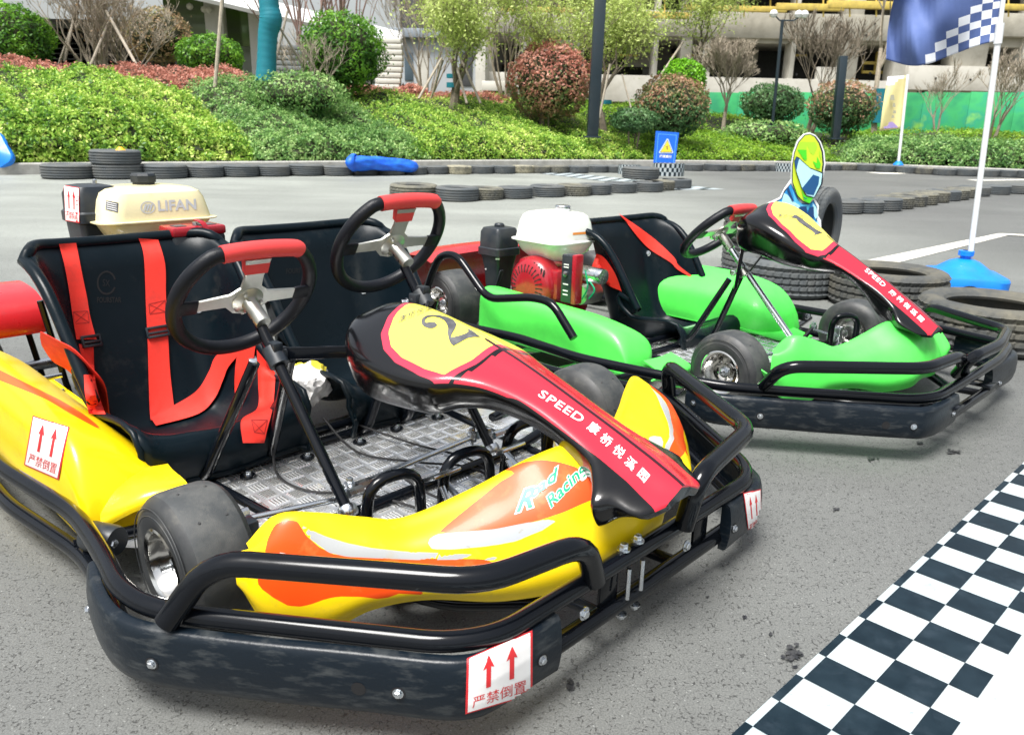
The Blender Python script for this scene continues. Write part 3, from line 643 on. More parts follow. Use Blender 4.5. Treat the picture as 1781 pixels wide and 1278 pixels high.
def kart2():
    root = empty('go_kart', (K2.o[0], K2.o[1], 0), K2.h)
    tag(root, 'two-seat yellow and orange go-kart numbered 2, nearest the camera', 'go-kart', 'go-karts parked on the asphalt')
    bumpers(root); front_underframe(root)
    hoops(root, HOOP, [(-.43, -.73, .175), (-.40, -.66, .285), (-.02, -.385, .285), (.03, -.10, .285), (.012, -.095, .18)])
    cov = sweep_cover(root, COVR, bolts=[(.08, .10, 0), (.38, .11, 0), (.585, .11, 1), (.635, .11, 0), (.955, .11, 0)])
    cvl = sweep_cover(root, mirror(COVR)[::-1], bolts=[(.04, .11, 0), (.3, .10, 0), (.6, .10, 0)])
    # stickers on the bumper corners
    for quad, pts in (([(809, 1240), (925, 1206), (925, 1096), (812, 1146)], COVR), ([(1302, 935), (1323, 912), (1322, 850), (1292, 858)], None)):
        src = cov if pts else cvl
        bv = BVHTree.FromPolygons([v.co.copy() for v in src.data.vertices], [tuple(p.vertices) for p in src.data.polygons])
        sticker(K2, bv, quad, root, .0015, 6)
    fb_ = MB()
    for px_, py_ in ((1110, 968), (1134, 953)):
        q = K2.at(px_, py_, 2, .19); fb_.cut().hexbolt(L(-.006, q[1], .191), (0, 0, 1), .008, .010); fb_.cut().tube([L(.008, q[1], .16), L(.008, q[1], .10)], .0042, 8); fb_.cut().hexbolt(L(-.002, q[1], .066), (0, 0, -1), .007, .008)
    fb_.build('clamp_bolt', M['zinc'], root)
    for px_, py_ in ((1020, 1076), (1197, 957)):
        q = K2.at(px_, py_, 0, .012); b_ = MB(); b_.hexbolt(L(.006, q[1], .128), L(1, 0, 0), .008, .006); b_.build('bolt', M['zinc'], root)
    MB().tube([L(-.56, .40, .10), L(-.30, .20, .10)], .010, 10).build('brake_rod', M['black'], root)
    # wheels
    wheel(root, -.592, .555, .13, .13, .13, 1); wheel(root, -.592, -.555, .13, .13, .13, -1)
    wheel(root, -2.0, -.60, .14, .14, .18, -1)
    tubes(root, 'stub_axle', [[(-.592, .56, .13), (-.592, .42, .12)], [(-.592, -.56, .13), (-.592, -.42, .12)]], 'zinc', .011, .01)
    # fairing
    fn = fairing_fn(); mb = shell(lambda u, v: fn(u, v), 150, 56, -.004)
    c7 = cm(3.55, 420, 820); c6 = cm(3.55, 860, 620)
    POLY = {'o1': c7((345, 305), (400, 395), (480, 465), (570, 510), (700, 525), (900, 530), (1100, 535), (1300, 538), (1450, 538), (1690, 558), (1560, 600), (1400, 625), (1100, 700), (1130, 760), (960, 752), (920, 775), (840, 785), (740, 772), (600, 770), (520, 785), (440, 815), (370, 833), (290, 828), (200, 780), (120, 720), (95, 680), (135, 540), (160, 420), (200, 330), (270, 295)),
            's1': c7((345, 305), (430, 360), (520, 400), (650, 440), (800, 470), (1000, 492), (1200, 500), (1420, 510), (1560, 525), (1700, 560), (1450, 542), (1100, 545), (850, 535), (650, 525), (540, 500), (430, 420)),
            'o2': c7((1205, 385), (1290, 310), (1400, 220), (1500, 140), (1600, 60), (1700, 5)) + c6((60, 700), (180, 650), (290, 635), (400, 650), (500, 680), (640, 760), (660, 860), (540, 910), (430, 960), (280, 1010), (100, 1050), (0, 1065)),
            's2': c7((1205, 385), (1160, 415), (1150, 450), (1180, 478), (1300, 480), (1500, 462), (1704, 430)) + c6((0, 1165), (150, 1130), (300, 1070), (400, 1000), (440, 960), (250, 1015), (100, 1045), (0, 1065))}
    for k, poly in POLY.items():
        mb.attr[k] = [sdf_poly(K2.px((v[0], abs(v[1]), v[2])), poly) for v in mb.v]
    fo = mb.build('front_fairing', M['fairingY'], root, ang=50); fb = mb.bvh()
    def txt(t, org, ux, uy, mt, off, bold=0, sh=0):
        V, Fc = text_mesh(t, 1.0, bold=bold, shear=sh); decal(K2, fb, 'lettering', affine(V, org, ux, uy), Fc, M[mt], fo, off, 8)
    for mt, bd, off in (('decalwhite', .075, .001), ('decalgreen', .025, .0018)):
        txt('R', (896, 891), (48, -17), (6, -50), mt, off, bd, .3); txt('o', (921, 868), (33, -19), (4, -33), mt, off, bd); txt('a', (935, 858), (33, -19), (5, -33), mt, off, bd); txt('d', (950, 846), (33, -20), (6, -36), mt, off, bd)
        txt('Racing', (957, 884), (24, -24.5), (-11, -27), mt, off, bd * .8)
        txt('Road', (478, 982), (33, 5), (4, -30), mt, off, bd, .25)
    # nose
    no, nb = nose(K2, root, NOSE2, OV2, -.425, NUM2,
        [('康桥悦溪园', (693, 561), (13.5, -5.4), (2.2, -12.5), 'decalblack', .0)],
        [('SPEED', (934, 688), (26, 16.5), (14, -15), 'decalwhite', .010), ('康', (1020, 744), (17, 13), (12, -15), 'decalwhite', .012), ('桥', (1042, 764), (16, 14), (12, -15), 'decalwhite', .012), ('悦', (1064, 784), (16, 14), (12, -15), 'decalwhite', .012), ('溪', (1085, 804), (15, 15), (12, -15), 'decalwhite', .012), ('园', (1107, 824), (15, 16), (12, -15), 'decalwhite', .012)])
    b = MB(); b.cut().hexbolt(L(-.68, .150, .40), L(-.2, 1, -.1), .008, .004); b.cut().hexbolt(L(-.55, .150, .385), L(0, 1, 0), .006, .004); b.build('bolt', M['zinc'], no)
    # steering
    H1, L1, H2, L2 = (-.905, .25, .492), (-.566, .25, .118), (-.965, -.20, .567), (-.62, -.22, .10)
    for H, Lw in ((H1, L1), (H2, L2)):
        steering(root, H, Lw, .158, (-.84, 0, .54)); column(root, H, Lw, .0125)
    # column clamps, struts, nose bracket
    for s0, z in ((.25, .395), (-.21, .45)):
        c = np.array(L(-.815 if s0 > 0 else -.87, s0, z)); n = (Vector(L(*L1)) - Vector(L(*H1))).normalized()
        cl = MB(); cl.lathe([(.0001, -.022), (.022, -.022), (.022, .022), (.0001, .022)], axisM(c, n), 18); cl.box(Vector(c) + Vector((-.006, -.022 if s0 < 0 else .024, 0)), (.03, .02, .03), .003); cl.box(Vector(c) + Vector((0, .0, .024)), (.03, .022, .018), .002)
        co = cl.build('column_clamp', M['blackpl'], root)
        bb = MB(); bb.hexbolt(L(-.84 if s0 > 0 else -.895, s0 + .034, z - .01), L(-.3, 1, .1), .008, .012); bb.build('bolt', M['zinc'], co)
    tubes(root, 'column_strut', [[(-.835, .29, .385), (-.955, .37, .10), (-1.0, .39, .085)], [(-.825, .21, .38), (-.965, .20, .10), (-1.0, .20, .085)], [(-.875, -.16, .44), (-.95, -.08, .10), (-.99, -.06, .085)], [(-.875, -.25, .44), (-.925, -.20, .11), (-.97, -.21, .085)]], 'black', .0125, .03)
    MB().bar(L(-.82, .235, .398), L(-.70, .11, .405), .008, .028).build('nose_bracket', M['black'], root)
    MB().bar(L(-.86, -.22, .44), L(-.74, -.10, .42), .008, .026).build('nose_bracket', M['black'], root)
    MB().bar(L(-.25, .02, .10), L(-.22, .02, .38), .02, .012).build('nose_stay', M['black'], root)
    # floor and cross member
    floor_plate(root, [(-1.12, .42), (-.50, .42), (-.36, .30), (-.28, .12), (-.28, -.12), (-.36, -.30), (-.50, -.42), (-1.12, -.47)], .078)
    tubes(root, 'cross_member', [[(-1.02, .52, .10), (-1.02, -.52, .10)], [(-.98, .44, .085), (-.98, -.46, .085)]], 'black', .013, .02)
    t = MB()
    for i, s in enumerate((.12, -.03, -.16, -.3, .28)):
        p = L(-.93 + .01 * (i % 2), s, .082); t.cut().lathe([(.018, 0), (.018, .004), (.0001, .004)], axisM(p, (0, 0, 1)), 14, 1); t.hexbolt(Vector(p) + Vector((0, 0, .004)), (0, 0, 1), .007, .008, 0)
    t.build('floor_bolt', [M['zinc'], M['black']], root)
    # track rods, cables
    tubes(root, 'track_rod', [[(-.66, .47, .135), (-.61, .23, .125)], [(-.63, .22, .13), (-.66, -.20, .13)], [(-.64, -.22, .12), (-.67, -.46, .13)]], 'zinc', .0068, .01)
    j = MB()
    for p in ((-.665, .475, .14), (-.61, .235, .13), (-.63, .20, .13), (-.66, -.19, .13), (-.64, -.23, .125), (-.67, -.47, .135)):
        j.cut().lathe([(.0001, -.012), (.012, -.010), (.012, .010), (.0001, .012)], axisM(L(*p), (0, 0, 1)), 12); j.hexbolt(Vector(L(*p)) + Vector((0, 0, .01)), (0, 0, 1), .008, .012); j.lathe([(.004, -.02), (.004, .0)], axisM(L(*p), (0, 0, 1)), 8)
        j.lathe([(.0105, -.018), (.0105, .018)], axisM(Vector(L(*p)) + Vector((0, .035 if p[1] < .3 else .04, 0)), (0, 1, 0)), 8)
    j.build('rod_joint', M['zinc'], root)
    k = MB(); k.cut().bar(L(-.592, .49, .15), L(-.68, .47, .135), .03, .008); k.box(L(-.592, .455, .13), (.035, .03, .07), .004); k.cut().bar(L(-.592, -.49, .15), L(-.68, -.47, .135), .03, .008); k.box(L(-.592, -.455, .13), (.035, .03, .07), .004); k.build('steering_knuckle', M['blackpl'], root)
    def cable(pts, r=.0032): MB().tube([np.array(L(*p)) for p in crom(pts, 8)], r, 6).build('cable', M['dark'], root)
    cable([(-.95, .20, .13), (-.88, .23, .085), (-.76, .22, .084), (-.66, .14, .086), (-.50, .10, .09)]); cable([(-.96, .05, .16), (-.86, .02, .09), (-.72, -.05, .086), (-.6, -.12, .09), (-.45, -.10, .10)]); cable([(-.97, -.06, .11), (-.8, -.12, .088), (-.66, -.16, .086), (-.52, -.12, .1)]); cable([(-.62, .08, .13), (-.5, .05, .10), (-.4, -.03, .11)])
    # pedals and their guard loops
    for s, x in ((.225, -.445), (.045, -.43), (-.17, -.46)):
        MB().tube([L(*p) for p in fillet([(x - .01, s + .062, .085), (x, s + .058, .235), (x + .015, s - .052, .235), (x + .02, s - .056, .085)], .05)], .0115, 14).build('pedal_guard', M['black'], root)
    for s, x in ((.13, -.40), (-.06, -.40), (-.24, -.44)):
        pm = MB(); pm.bar(L(x + .05, s, .10), L(x - .01, s, .19), .012, .006); pm.bar(L(x - .03, s + .0, .205), L(x + .01, s, .225), .07, .008); pm.tube([L(x + .05, s + .06, .10), L(x + .05, s - .06, .10)], .006, 8); pm.bar(L(x - .05, s - .03, .19), L(x + .05, s - .05, .11), .018, .003)
        pm.build('pedal', M['zinc'], root)
    MB().tube([L(-.36, .24, .11), L(-.46, -.30, .11)], .011, 10).build('pedal_bar', M['black'], root)
    sp = MB()
    for a, b2 in (((-.42, .20, .10), (-.30, .02, .15)), ((-.36, .12, .15), (-.30, .28, .12)), ((-.40, -.02, .15), (-.32, -.2, .12))): sp.cut().tube([L(*a), L(*b2)], .0022, 6)
    sp.build('return_spring', M['zinc'], root)
    # seats
    s1, v1 = seat(root, seat_fn(.300, .0, 0, 1.0)); s2, v2 = seat(root, seat_fn(-.250, -.01, -.008, 1.08))
    c1 = cm(3.759, 0, 380); c2 = cm(3.759, 0, 680); c3 = cm(3.759, 340, 560)
    B = [v1, v2]
    rA = ribbon_px(K2, B, 'harness_belt', c1((385, 168), (420, 300), (450, 460), (475, 640), (500, 790)), c1((498, 160), (545, 400), (570, 520), (590, 640), (632, 790)), M['belt'], root, .006)
    ribbon_px(K2, B, 'harness_belt', c1((515, 820), (545, 1000)) + c1((555, 1140), (580, 1278)), c1((612, 830), (618, 1000)) + c1((640, 1130), (690, 1278)), M['belt'], root, .005)
    rB = ribbon_px(K2, B, 'harness_belt', c1((905, 130), (940, 250), (955, 600), (965, 800), (980, 1278)) + c2((1000, 170)), c1((1035, 140), (1080, 300), (1085, 500), (1100, 780), (1112, 1000)) + c2((1140, 120)), M['belt'], root, .006)
    ribbon_at(K2, 'harness_belt', c1((262, 740), (380, 800), (480, 855), (590, 970), (680, 1090), (710, 1278)) + c2((715, 150), (780, 240), (880, 262)), c1((272, 830), (340, 930), (430, 985), (500, 1050), (560, 1130), (620, 1240)) + c2((620, 140), (745, 270), (850, 325)), [.575, .555, .535, .51, .485, .46, .44, .41, .37], M['belt'], root)
    ribbon_px(K2, B, 'harness_belt', c1((1530, 800), (1410, 900), (1365, 1000), (1280, 1130), (1100, 1240)) + c2((985, 175)), c1((1620, 830), (1500, 960), (1460, 1050), (1400, 1180), (1290, 1278)) + c2((1020, 225)), M['belt'], root, .010)
    ribbon_px(K2, B, 'harness_belt', c3((290, 110), (260, 300), (258, 470), (285, 540)), c3((400, 90), (370, 300), (335, 420), (320, 500)), M['belt'], root, .012)
    rC = ribbon_px(K2, B, 'harness_belt', c3((400, 180), (410, 400), (405, 560), (300, 640), (310, 790)), c3((520, 330), (520, 400), (505, 560), (470, 700), (450, 790)), M['belt'], root, .018)
    stitch(K2, rA, c1((482, 690), (478, 612), (572, 604), (582, 680))); stitch(K2, rB, c1((978, 625), (972, 560), (1080, 535), (1082, 610))); stitch(K2, rC, c3((385, 720), (365, 640), (470, 640), (450, 730)))
    # strap adjusters and buckle
    for B_, cpx, wpx in ((v1, (154, 594), 0), (v1, (273, 577), 0)):
        c = K2.cam(); co = Vector((c[0], -c[1], c[2])); d = K2.dir(*cpx); dv = Vector((d[0], -d[1], d[2])).normalized(); h = B_.ray_cast(co, dv); nn = h[1] if h[1].dot(dv) < 0 else -h[1]
        y = Vector((0, 1, 0)); y = (y - nn * y.dot(nn)).normalized(); x = y.cross(nn); Mx = Matrix((x, y, nn)).transposed().to_4x4(); Mx.translation = h[0] + nn * .010
        ad = MB()
        for c_, s_ in (((.012, 0, 0), (.007, .058, .006)), ((-.012, 0, 0), (.007, .058, .006)), ((0, .027, 0), (.028, .006, .006)), ((0, -.027, 0), (.028, .006, .006)), ((0.002, 0, .001), (.006, .052, .005))):
            bb = MB().box((0, 0, 0), s_, .0015); trans(bb, Mx @ Matrix.Translation(Vector(c_))); ad.add(bb.v, bb.f)
        ad.build('strap_adjuster', M['blackpl'], root)
    c = K2.at(247, 742, 1, .265); MB().box(L(*(c + np.array([.0, 0, .012]))), (.045, .065, .022), .006).build('buckle', M['blackpl'], root)
    MB().box(L(*(c + np.array([.004, 0, .024]))), (.022, .032, .004), .001).build('release_button', M['belt'], root)
    em = MB()
    for bvx, cx, cy, k_ in ((v1, 185, 492, 1.),):
        ring = [(cx + 17 * math.cos(t), cy + 21 * math.sin(t)) for t in np.linspace(.4, 2 * math.pi - .3, 20)]; V = ring + [(cx + 14 * math.cos(t), cy + 18 * math.sin(t)) for t in np.linspace(.4, 2 * math.pi - .3, 20)]
        decal(K2, bvx, 'embossed_ring', V, [(i, i + 1, 21 + i, 20 + i) for i in range(19)], M['emboss'], s1, .0008, 6)
        V, Fc = text_mesh('SX', 1.0); decal(K2, bvx, 'embossed_lettering', affine(V, (178, 497), (11, 1.5), (0, -17)), Fc, M['emboss'], s1, .0008, 6)
        V, Fc = text_mesh('FOURSTAR', 1.0, bold=.02); decal(K2, bvx, 'embossed_lettering', affine(V, (168, 526), (8.6, .0), (0, -13)), Fc, M['emboss'], s1, .0008, 6)
    V, Fc = text_mesh('FOURSTAR', 1.0, bold=.02); decal(K2, v2, 'embossed_lettering', affine(V, (497, 476), (8.3, -.6), (0, -12)), Fc, M['emboss'], s2, .0008, 6)
    for bvx, px_, par in ((v1, (346, 538), s1), (v2, (632, 506), s2), (v2, (444, 712), s2)):
        c = K2.cam(); co = Vector((c[0], -c[1], c[2])); d = K2.dir(*px_); dv = Vector((d[0], -d[1], d[2])).normalized(); h = bvx.ray_cast(co, dv)
        if h[0] is not None:
            nn = h[1] if h[1].dot(dv) < 0 else -h[1]; b = MB(); b.hexbolt(h[0], nn, .007, .006); b.build('bolt', M['zinc'], par)
    # side pods
    ztp = lambda t: .315 - .025 * t
    pmask = [(-60, 620), (0, 645), (110, 690), (165, 728), (183, 752), (160, 742), (90, 710), (0, 672), (-60, 655)]
    pmask = [(-80, 606), (0, 643), (57, 672), (106, 696), (149, 722), (186, 753), (149, 734), (117, 716), (80, 694), (0, 662), (-80, 630)]
    po, pb = pod(root, 'side_pod', -1.85, -.86, .44, .655, .075, ztp, M['podY'], K2, pmask, drop=.35)
    sticker(K2, pb, [(43, 808), (103, 834), (121, 743), (58, 722)], po, .0015, 7)
    pod(root, 'side_pod', -1.85, -.98, -.42, -.58, .075, lambda t: .19, M['yellow'], K2, None, drop=.35)
    for sg in (1, -1):
        toe_flap(root, 'pod_toe', [[(x - (0 if sg > 0 else .12), y * sg if sg > 0 else -(y - .12), z) for x, y, z in r] for r in ([(-.95, .60, .15), (-.94, .52, .165), (-.96, .45, .155)], [(-.90, .61, .145), (-.88, .54, .172), (-.88, .47, .170)], [(-.87, .62, .12), (-.82, .55, .165), (-.80, .475, .168)], [(-.872, .622, .10), (-.82, .56, .142), (-.79, .485, .146)])], M['yellow'])
        fp = MB(); a_ = [(-.98, .43), (-.98, .63), (-.85, .63), (-.70, .50), (-.68, .43)]; a_ = [(x, s * sg) for x, s in a_]; nn = 5
        fp.add([L(x, s, .074) for x, s in a_] + [L(x, s, .071) for x, s in a_], [tuple(range(nn)) if sg < 0 else tuple(range(nn))[::-1], tuple(range(nn, 2 * nn))[::-1] if sg < 0 else tuple(range(nn, 2 * nn))] + [(i, (i + 1) % nn, nn + (i + 1) % nn, nn + i) for i in range(nn)])
        for ix in range(7):
            for js in range(4):
                cx_, cs_ = -.96 + ix * .038, (.455 + js * .042) * sg
                if sdf_poly((cx_, cs_), a_) < .02: continue
                for k_ in range(4):
                    o_ = (ix + js) % 2; t_ = (k_ - 1.5) * .008; lx, ls = (.015, .0018) if o_ else (.0018, .015); qx, qs = (cx_, cs_ + t_) if o_ else (cx_ + t_, cs_)
                    fp.box(L(qx, qs, .0745), (lx * 2, ls * 2, .002), 0)
        fp.build('foot_plate', M['tread'], root, ang=20)
        MB().lathe([(.0001, -.035), (.027, -.035), (.03, -.025), (.03, .025), (.027, .035), (.0001, .035)], axisM(L(-.80, .645 * sg, .115), L(.9, -.45 * sg, 0)), 20).build('rubber_mount', M['blackpl'], root)
        b = MB(); b.hexbolt(L(-.775, .642 * sg, .115), L(.9, -.45 * sg, 0), .009, .012); b.build('bolt', M['zinc'], root)
    # engine behind the seats
    def at(px_, py_, x): return K2.at(px_, py_, 0, x)
    eng = MB(); ex = -1.72
    eng.box(L(ex, .06, .42), (.26, .26, .22), .03); eng.lathe([(.0001, .05), (.10, .05), (.12, .03), (.12, -.05), (.0001, -.05)], axisM(L(ex + .12, .02, .42), (1, 0, 0)), 28)
    eo = eng.build('engine', M['engred'], root)
    tc = (at(172, 385, ex + .11) + at(385, 385, ex + .11)) / 2
    to, tb = tank(eo, L(ex, tc[1] + .0, tc[2] - .0), 0, (.235, .325, .102), M['cream'], 0)
    V, Fc = text_mesh('LIFAN', 1.0, bold=.03, space=1.02); decal(K2, tb, 'lettering', affine(V, (274, 367), (25.5, -1.2), (-2, -25)), Fc, M['silverprint'], to, .001, 6)
    ring = [(257 + 13 * math.cos(t), 361 + 11 * math.sin(t)) for t in np.linspace(0, 2 * math.pi, 25)]; V = ring + [(257 + 11 * math.cos(t), 361 + 9.2 * math.sin(t)) for t in np.linspace(0, 2 * math.pi, 25)]
    decal(K2, tb, 'round_logo', V, [(i, i + 1, 26 + i, 25 + i) for i in range(24)], M['silverprint'], to, .001, 6)
    for dx_ in (-6, -1, 4): decal(K2, tb, 'logo_bar', [(255 + dx_, 367), (258 + dx_, 367), (262 + dx_, 355), (258 + dx_, 355)], [(0, 1, 2, 3)], M['silverprint'], to, .001, 6)
    decal(K2, tb, 'tank_label', [(184, 365), (205, 370), (206, 353), (185, 349)], [(0, 1, 2, 3)], M['decalblack'], to, .001, 6)
    for q_ in range(4): decal(K2, tb, 'label_print', [(186, 363 - q_ * 3.6), (203, 367 - q_ * 3.6), (203, 366 - q_ * 3.6), (186, 362 - q_ * 3.6)], [(0, 1, 2, 3)], M['decalwhite'], to, .0014, 6)
    ac = at(138, 372, ex - .06); af = MB(); rows = []
    for dz, sx, sy in ((-.12, .13, .105), (-.03, .14, .115), (-.025, .155, .13), (.0, .155, .13), (.005, .145, .12), (.05, .14, .118), (.072, .12, .10), (.076, .08, .06)):
        rows.append([Vector(L(ex - .04, tc[1] + .135, .625 + dz)) + Vector((x, y, 0)) for x, y in rrect(sx, sy, .02)])
    af.grid(rows, True, True); afo = af.build('air_filter', M['blackpl'], eo, ang=30); ab = af.bvh()
    nb_ = MB(); nb_.lathe([(.006, 0), (.006, .012), (.003, .014), (.0001, .014)], axisM(L(ex - .04, tc[1] + .12, .70), (0, 0, 1)), 8); nb_.build('filter_nut', M['zinc'], afo)
    sticker(K2, ab, [(115, 384), (139, 388), (138, 327), (112, 322)], afo, .002, 6)
    ip = MB(); ip.tube([L(ex + .02, tc[1] + .20, .50), L(ex + .02, tc[1] + .20, .40)], .045, 18); [ip.tube([L(ex + .02 + .047 * math.cos(t), tc[1] + .20 + .047 * math.sin(t), .47 - k_ * .015) for t in np.linspace(0, 2 * math.pi, 20)[:-1]], .004, 6, False, True) for k_ in range(4)]
    ip.build('intake_pipe', M['blackpl'], eo)
    cbx = at(337, 415, ex + .2); bx = MB(); bx.box(L(*(cbx + np.array([0, 0, -.02]))), (.09, .15, .07), .008); bo = bx.build('switch_box', M['blackpl'], eo)
    MB().box(L(*(cbx + np.array([0, 0, .026]))), (.094, .155, .026), .007).build('box_lid', M['engred'], bo)
    b2 = MB(); b2.cut().box(L(*(cbx + np.array([.01, .045, .040]))), (.04, .03, .002), 0); b2.cut().box(L(*(cbx + np.array([.01, -.03, .040]))), (.04, .05, .002), 0); b2.build('lid_label', M['decalblack'], bo)
    kb = MB(); kb.lathe([(.009, 0), (.009, .008), (.0001, .009)], axisM(L(*(cbx + np.array([.02, 0, .04]))), (0, 0, 1)), 14); kb.build('key_switch', M['zinc'], bo)
    ribbon3('key_strap', [L(*(cbx + np.array(q))) for q in ((.02, 0, .055), (.05, -.01, .045), (.06, -.02, 0), (.06, -.035, -.05), (.05, -.05, -.09))], (0, 1, 0), .014, M['engred'], eo)
    thr = MB(); thr.bar(L(ex + .10, tc[1] + .14, .535), L(ex + .12, tc[1] + .06, .54), .02, .006); thr.tube([L(ex + .08, tc[1] + .12, .50), L(ex + .12, tc[1] + .05, .49), L(ex + .1, tc[1] + .02, .44)], .006, 8); thr.lathe([(.0001, 0), (.022, 0), (.022, .05), (.0001, .05)], axisM(L(ex + .06, tc[1] + .12, .49), (1, 0, 0)), 14)
    thr.build('carburettor', M['zinc'], eo)
    # red rear fenders
    for sg, a_, b_ in ((1, .42, .66), (-1, -.38, -.70)):
        rows = []
        for s in np.linspace(a_ + .0, b_, 9):
            rows.append([L(x, s, z) for x, z in ((-1.79, .290), (-1.775, .31), (-1.78, .35), (-1.81, .385), (-1.90, .405), (-2.05, .40), (-2.18, .33), (-2.2, .2))])
        MB().grid([crom(r, 4) for r in rows], False, False, 0, sg < 0).build('rear_fender', M['red'], root, ang=60)
    MB().box(L(ex, .05, .30), (.30, .34, .012), .003).build('engine_plate', M['black'], root)
    for sx, ss in ((-.12, -.10), (-.12, .20), (.12, -.10), (.12, .20)): MB().tube([L(ex + sx, ss, .30), L(ex + sx * .9, ss * 1.25, .08)], .012, 10).build('engine_leg', M['black'], root)
    MB().box(L(ex - .02, -.09, .39), (.18, .07, .16), .02).build('silencer', M['zinc'], eo)
    for sg in (1, -1):
        for x_ in (-1.75, -2.0): MB().tube([L(x_, .44 * sg, .39), L(x_, .40 * sg, .09)], .009, 8).build('fender_stay', M['black'], root)
    wheel(root, -2.0, .60, .14, .14, .18, 1); MB().tube([L(-2.0, .6, .14), L(-2.0, -.6, .14)], .018, 12).build('rear_axle', M['zinc'], root)
    rl = MB()
    for z_ in (.12, .16, .205): rl.cut().tube([L(-1.62, .45, z_), L(-1.62, .66, z_)], .007, 8)
    rl.build('axle_carrier', M['zinc'], root)
    return root
kart2()
# ------------------------------------------------------------------ kart 1 (single seat, green)
NOSE1 = [(-.86, .57, .03, .03, 0), (-.83, .595, .08, .08, .2), (-.77, .635, .125, .11, .6), (-.70, .645, .148, .11, .8), (-.62, .615, .148, .10, .8), (-.55, .565, .125, .07, .8), (-.50, .53, .092, .055, .8), (-.43, .492, .072, .03, .8), (-.36, .452, .064, .04, .8), (-.30, .42, .064, .07, .8), (-.25, .388, .072, .06, .8), (-.215, .365, .10, .03, .7), (-.18, .342, .095, .015, .7), (-.15, .322, .08, .012, .7), (-.125, .305, .05, .01, .7)]
NUM1 = cm(3.555, 1280, 220)((345, 565), (360, 545), (385, 556), (430, 590), (500, 640), (535, 658), (520, 664), (480, 675), (486, 662), (470, 648), (420, 615), (385, 590), (372, 572))
def kart1():
    K = K1; root = empty('go_kart', (K.o[0], K.o[1], 0), K.h)
    tag(root, 'single-seat bright green go-kart numbered 1 with a white fuel tank', 'go-kart', 'go-karts parked on the asphalt')
    g = lambda x, y, z: tuple(K.at(x, y, 2, z)); gl = lambda x, y, s: tuple(K.at(x, y, 1, s)); gx = lambda x, y, x_: tuple(K.at(x, y, 0, x_))
    right = [(-2.05, .74, .185), g(800, 566, .185), g(900, 587, .185), g(1005, 622, .18), g(1130, 649, .18), g(1200, 661, .18), g(1250, 671, .178), g(1330, 678, .175), g(1590, 695, .175), g(1630, 690, .175), g(1690, 655, .175), g(1738, 625, .175)]
    left = [g(1757, 600, .175), (-.30, -.56, .175), (-.45, -.56, .175), (-.62, -.46, .175), (-.9, -.45, .175), (-2.05, -.48, .175)]
    path = right + left
    for z, ins in ((0, 0), (-.092, .004)):
        MB().tube([L(*p) for p in fillet([(p[0], p[1] * (1 - ins), p[2] + z) for p in path], .06)], .0155, 14).build('bumper_rail', M['black'], root)
    lk = MB()
    for px_ in (862, 905, 985, 1035, 1150, 1640, 1700):
        i_ = 0; y_ = np.interp(px_, [800, 900, 1005, 1130, 1200, 1590, 1630, 1690, 1738], [566, 587, 622, 649, 661, 695, 690, 655, 625]); q = np.array(g(px_, y_, .175)); q2 = np.array(g(px_ + 6, np.interp(px_ + 6, [800, 900, 1005, 1130, 1200, 1590, 1630, 1690, 1738], [566, 587, 622, 649, 661, 695, 690, 655, 625]), .175))
        d = (q2 - q); d[2] = 0; lk.cut().bar(L(q[0], q[1], .135), L(*(q + d / np.linalg.norm(d) * .07)[:2], .135), .085, .005, up=(0, 0, 1))
    lk.build('rail_bracket', M['black'], root)
    cv = [g(1200, 670, .165), g(1218, 678, .165), g(1258, 687, .165), g(1340, 693, .165), g(1450, 701, .165), g(1580, 709, .165), g(1614, 709, .165), g(1640, 700, .165), g(1664, 684, .165)]
    sweep_cover(root, cv, .075, .165, .020, bolts=[(.12, .125, 0), (.36, .115, 0), (.60, .115, 1), (.65, .115, 0), (.95, .12, 0)])
    cvl = [g(1722, 640, .165), g(1745, 627, .165), g(1765, 612, .165), (-.06, -.50, .165), (-.22, -.56, .165)]
    sweep_cover(root, cvl, .068, .165, .022, bolts=[(.2, .1, 0)])
    front_underframe(root)
    hoops(root, [g(1325, 674, .18), g(1362, 637, .275), g(1612, 641, .275), g(1672, 618, .275), g(1676, 650, .18)], [g(1600, 560, .18), g(1616, 533, .275), g(1752, 575, .275), g(1738, 600, .275), g(1690, 622, .275), g(1664, 650, .18)], .0175)
    # rear hoops
    for pts in ([gl(733, 560, .70), gl(745, 490, .70), gl(765, 443, .70), gl(795, 443, .70), gl(848, 520, .70), gl(925, 517, .70), gl(960, 525, .70), gl(998, 588, .70)], [gl(1140, 470, -.46), gl(1152, 402, -.46), gl(1178, 403, -.46), gl(1215, 470, -.46), gl(1262, 470, -.46), gl(1290, 480, -.46)]):
        MB().tube([L(*p) for p in fillet(pts, .06)], .0155, 14).build('side_hoop', M['black'], root)
    # wheels
    q = g(1259, 646, .13); wheel(root, q[0], q[1] - .035, .13, .13, .12, 1, -2)
    q = g(1472, 581, .13); wheel(root, q[0], q[1] - .065, .13, .13, .12, -1, -2); FLs = q[1]
    q = g(765, 527, .138); wheel(root, q[0], q[1] - .07, .138, .138, .17, 1); wheel(root, q[0], -.48, .138, .138, .17, -1)
    MB().tube([L(q[0], .55, .138), L(q[0], -.5, .138)], .015, 12).build('rear_axle', M['zinc'], root)
    # fairing
    f0 = fairing_fn()
    def ff(u, v): p = f0(u, v); return np.array([p[0] * .97 - .035 - .065 * math.exp(-(p[1] / .2) ** 2), p[1] * .83 + .01, p[2] * (1 - .13 * math.exp(-(p[1] / .2) ** 2)) + .012])
    mb = shell(ff, 110, 48, -.004); mb.build('front_fairing', M['green'], root, ang=50)
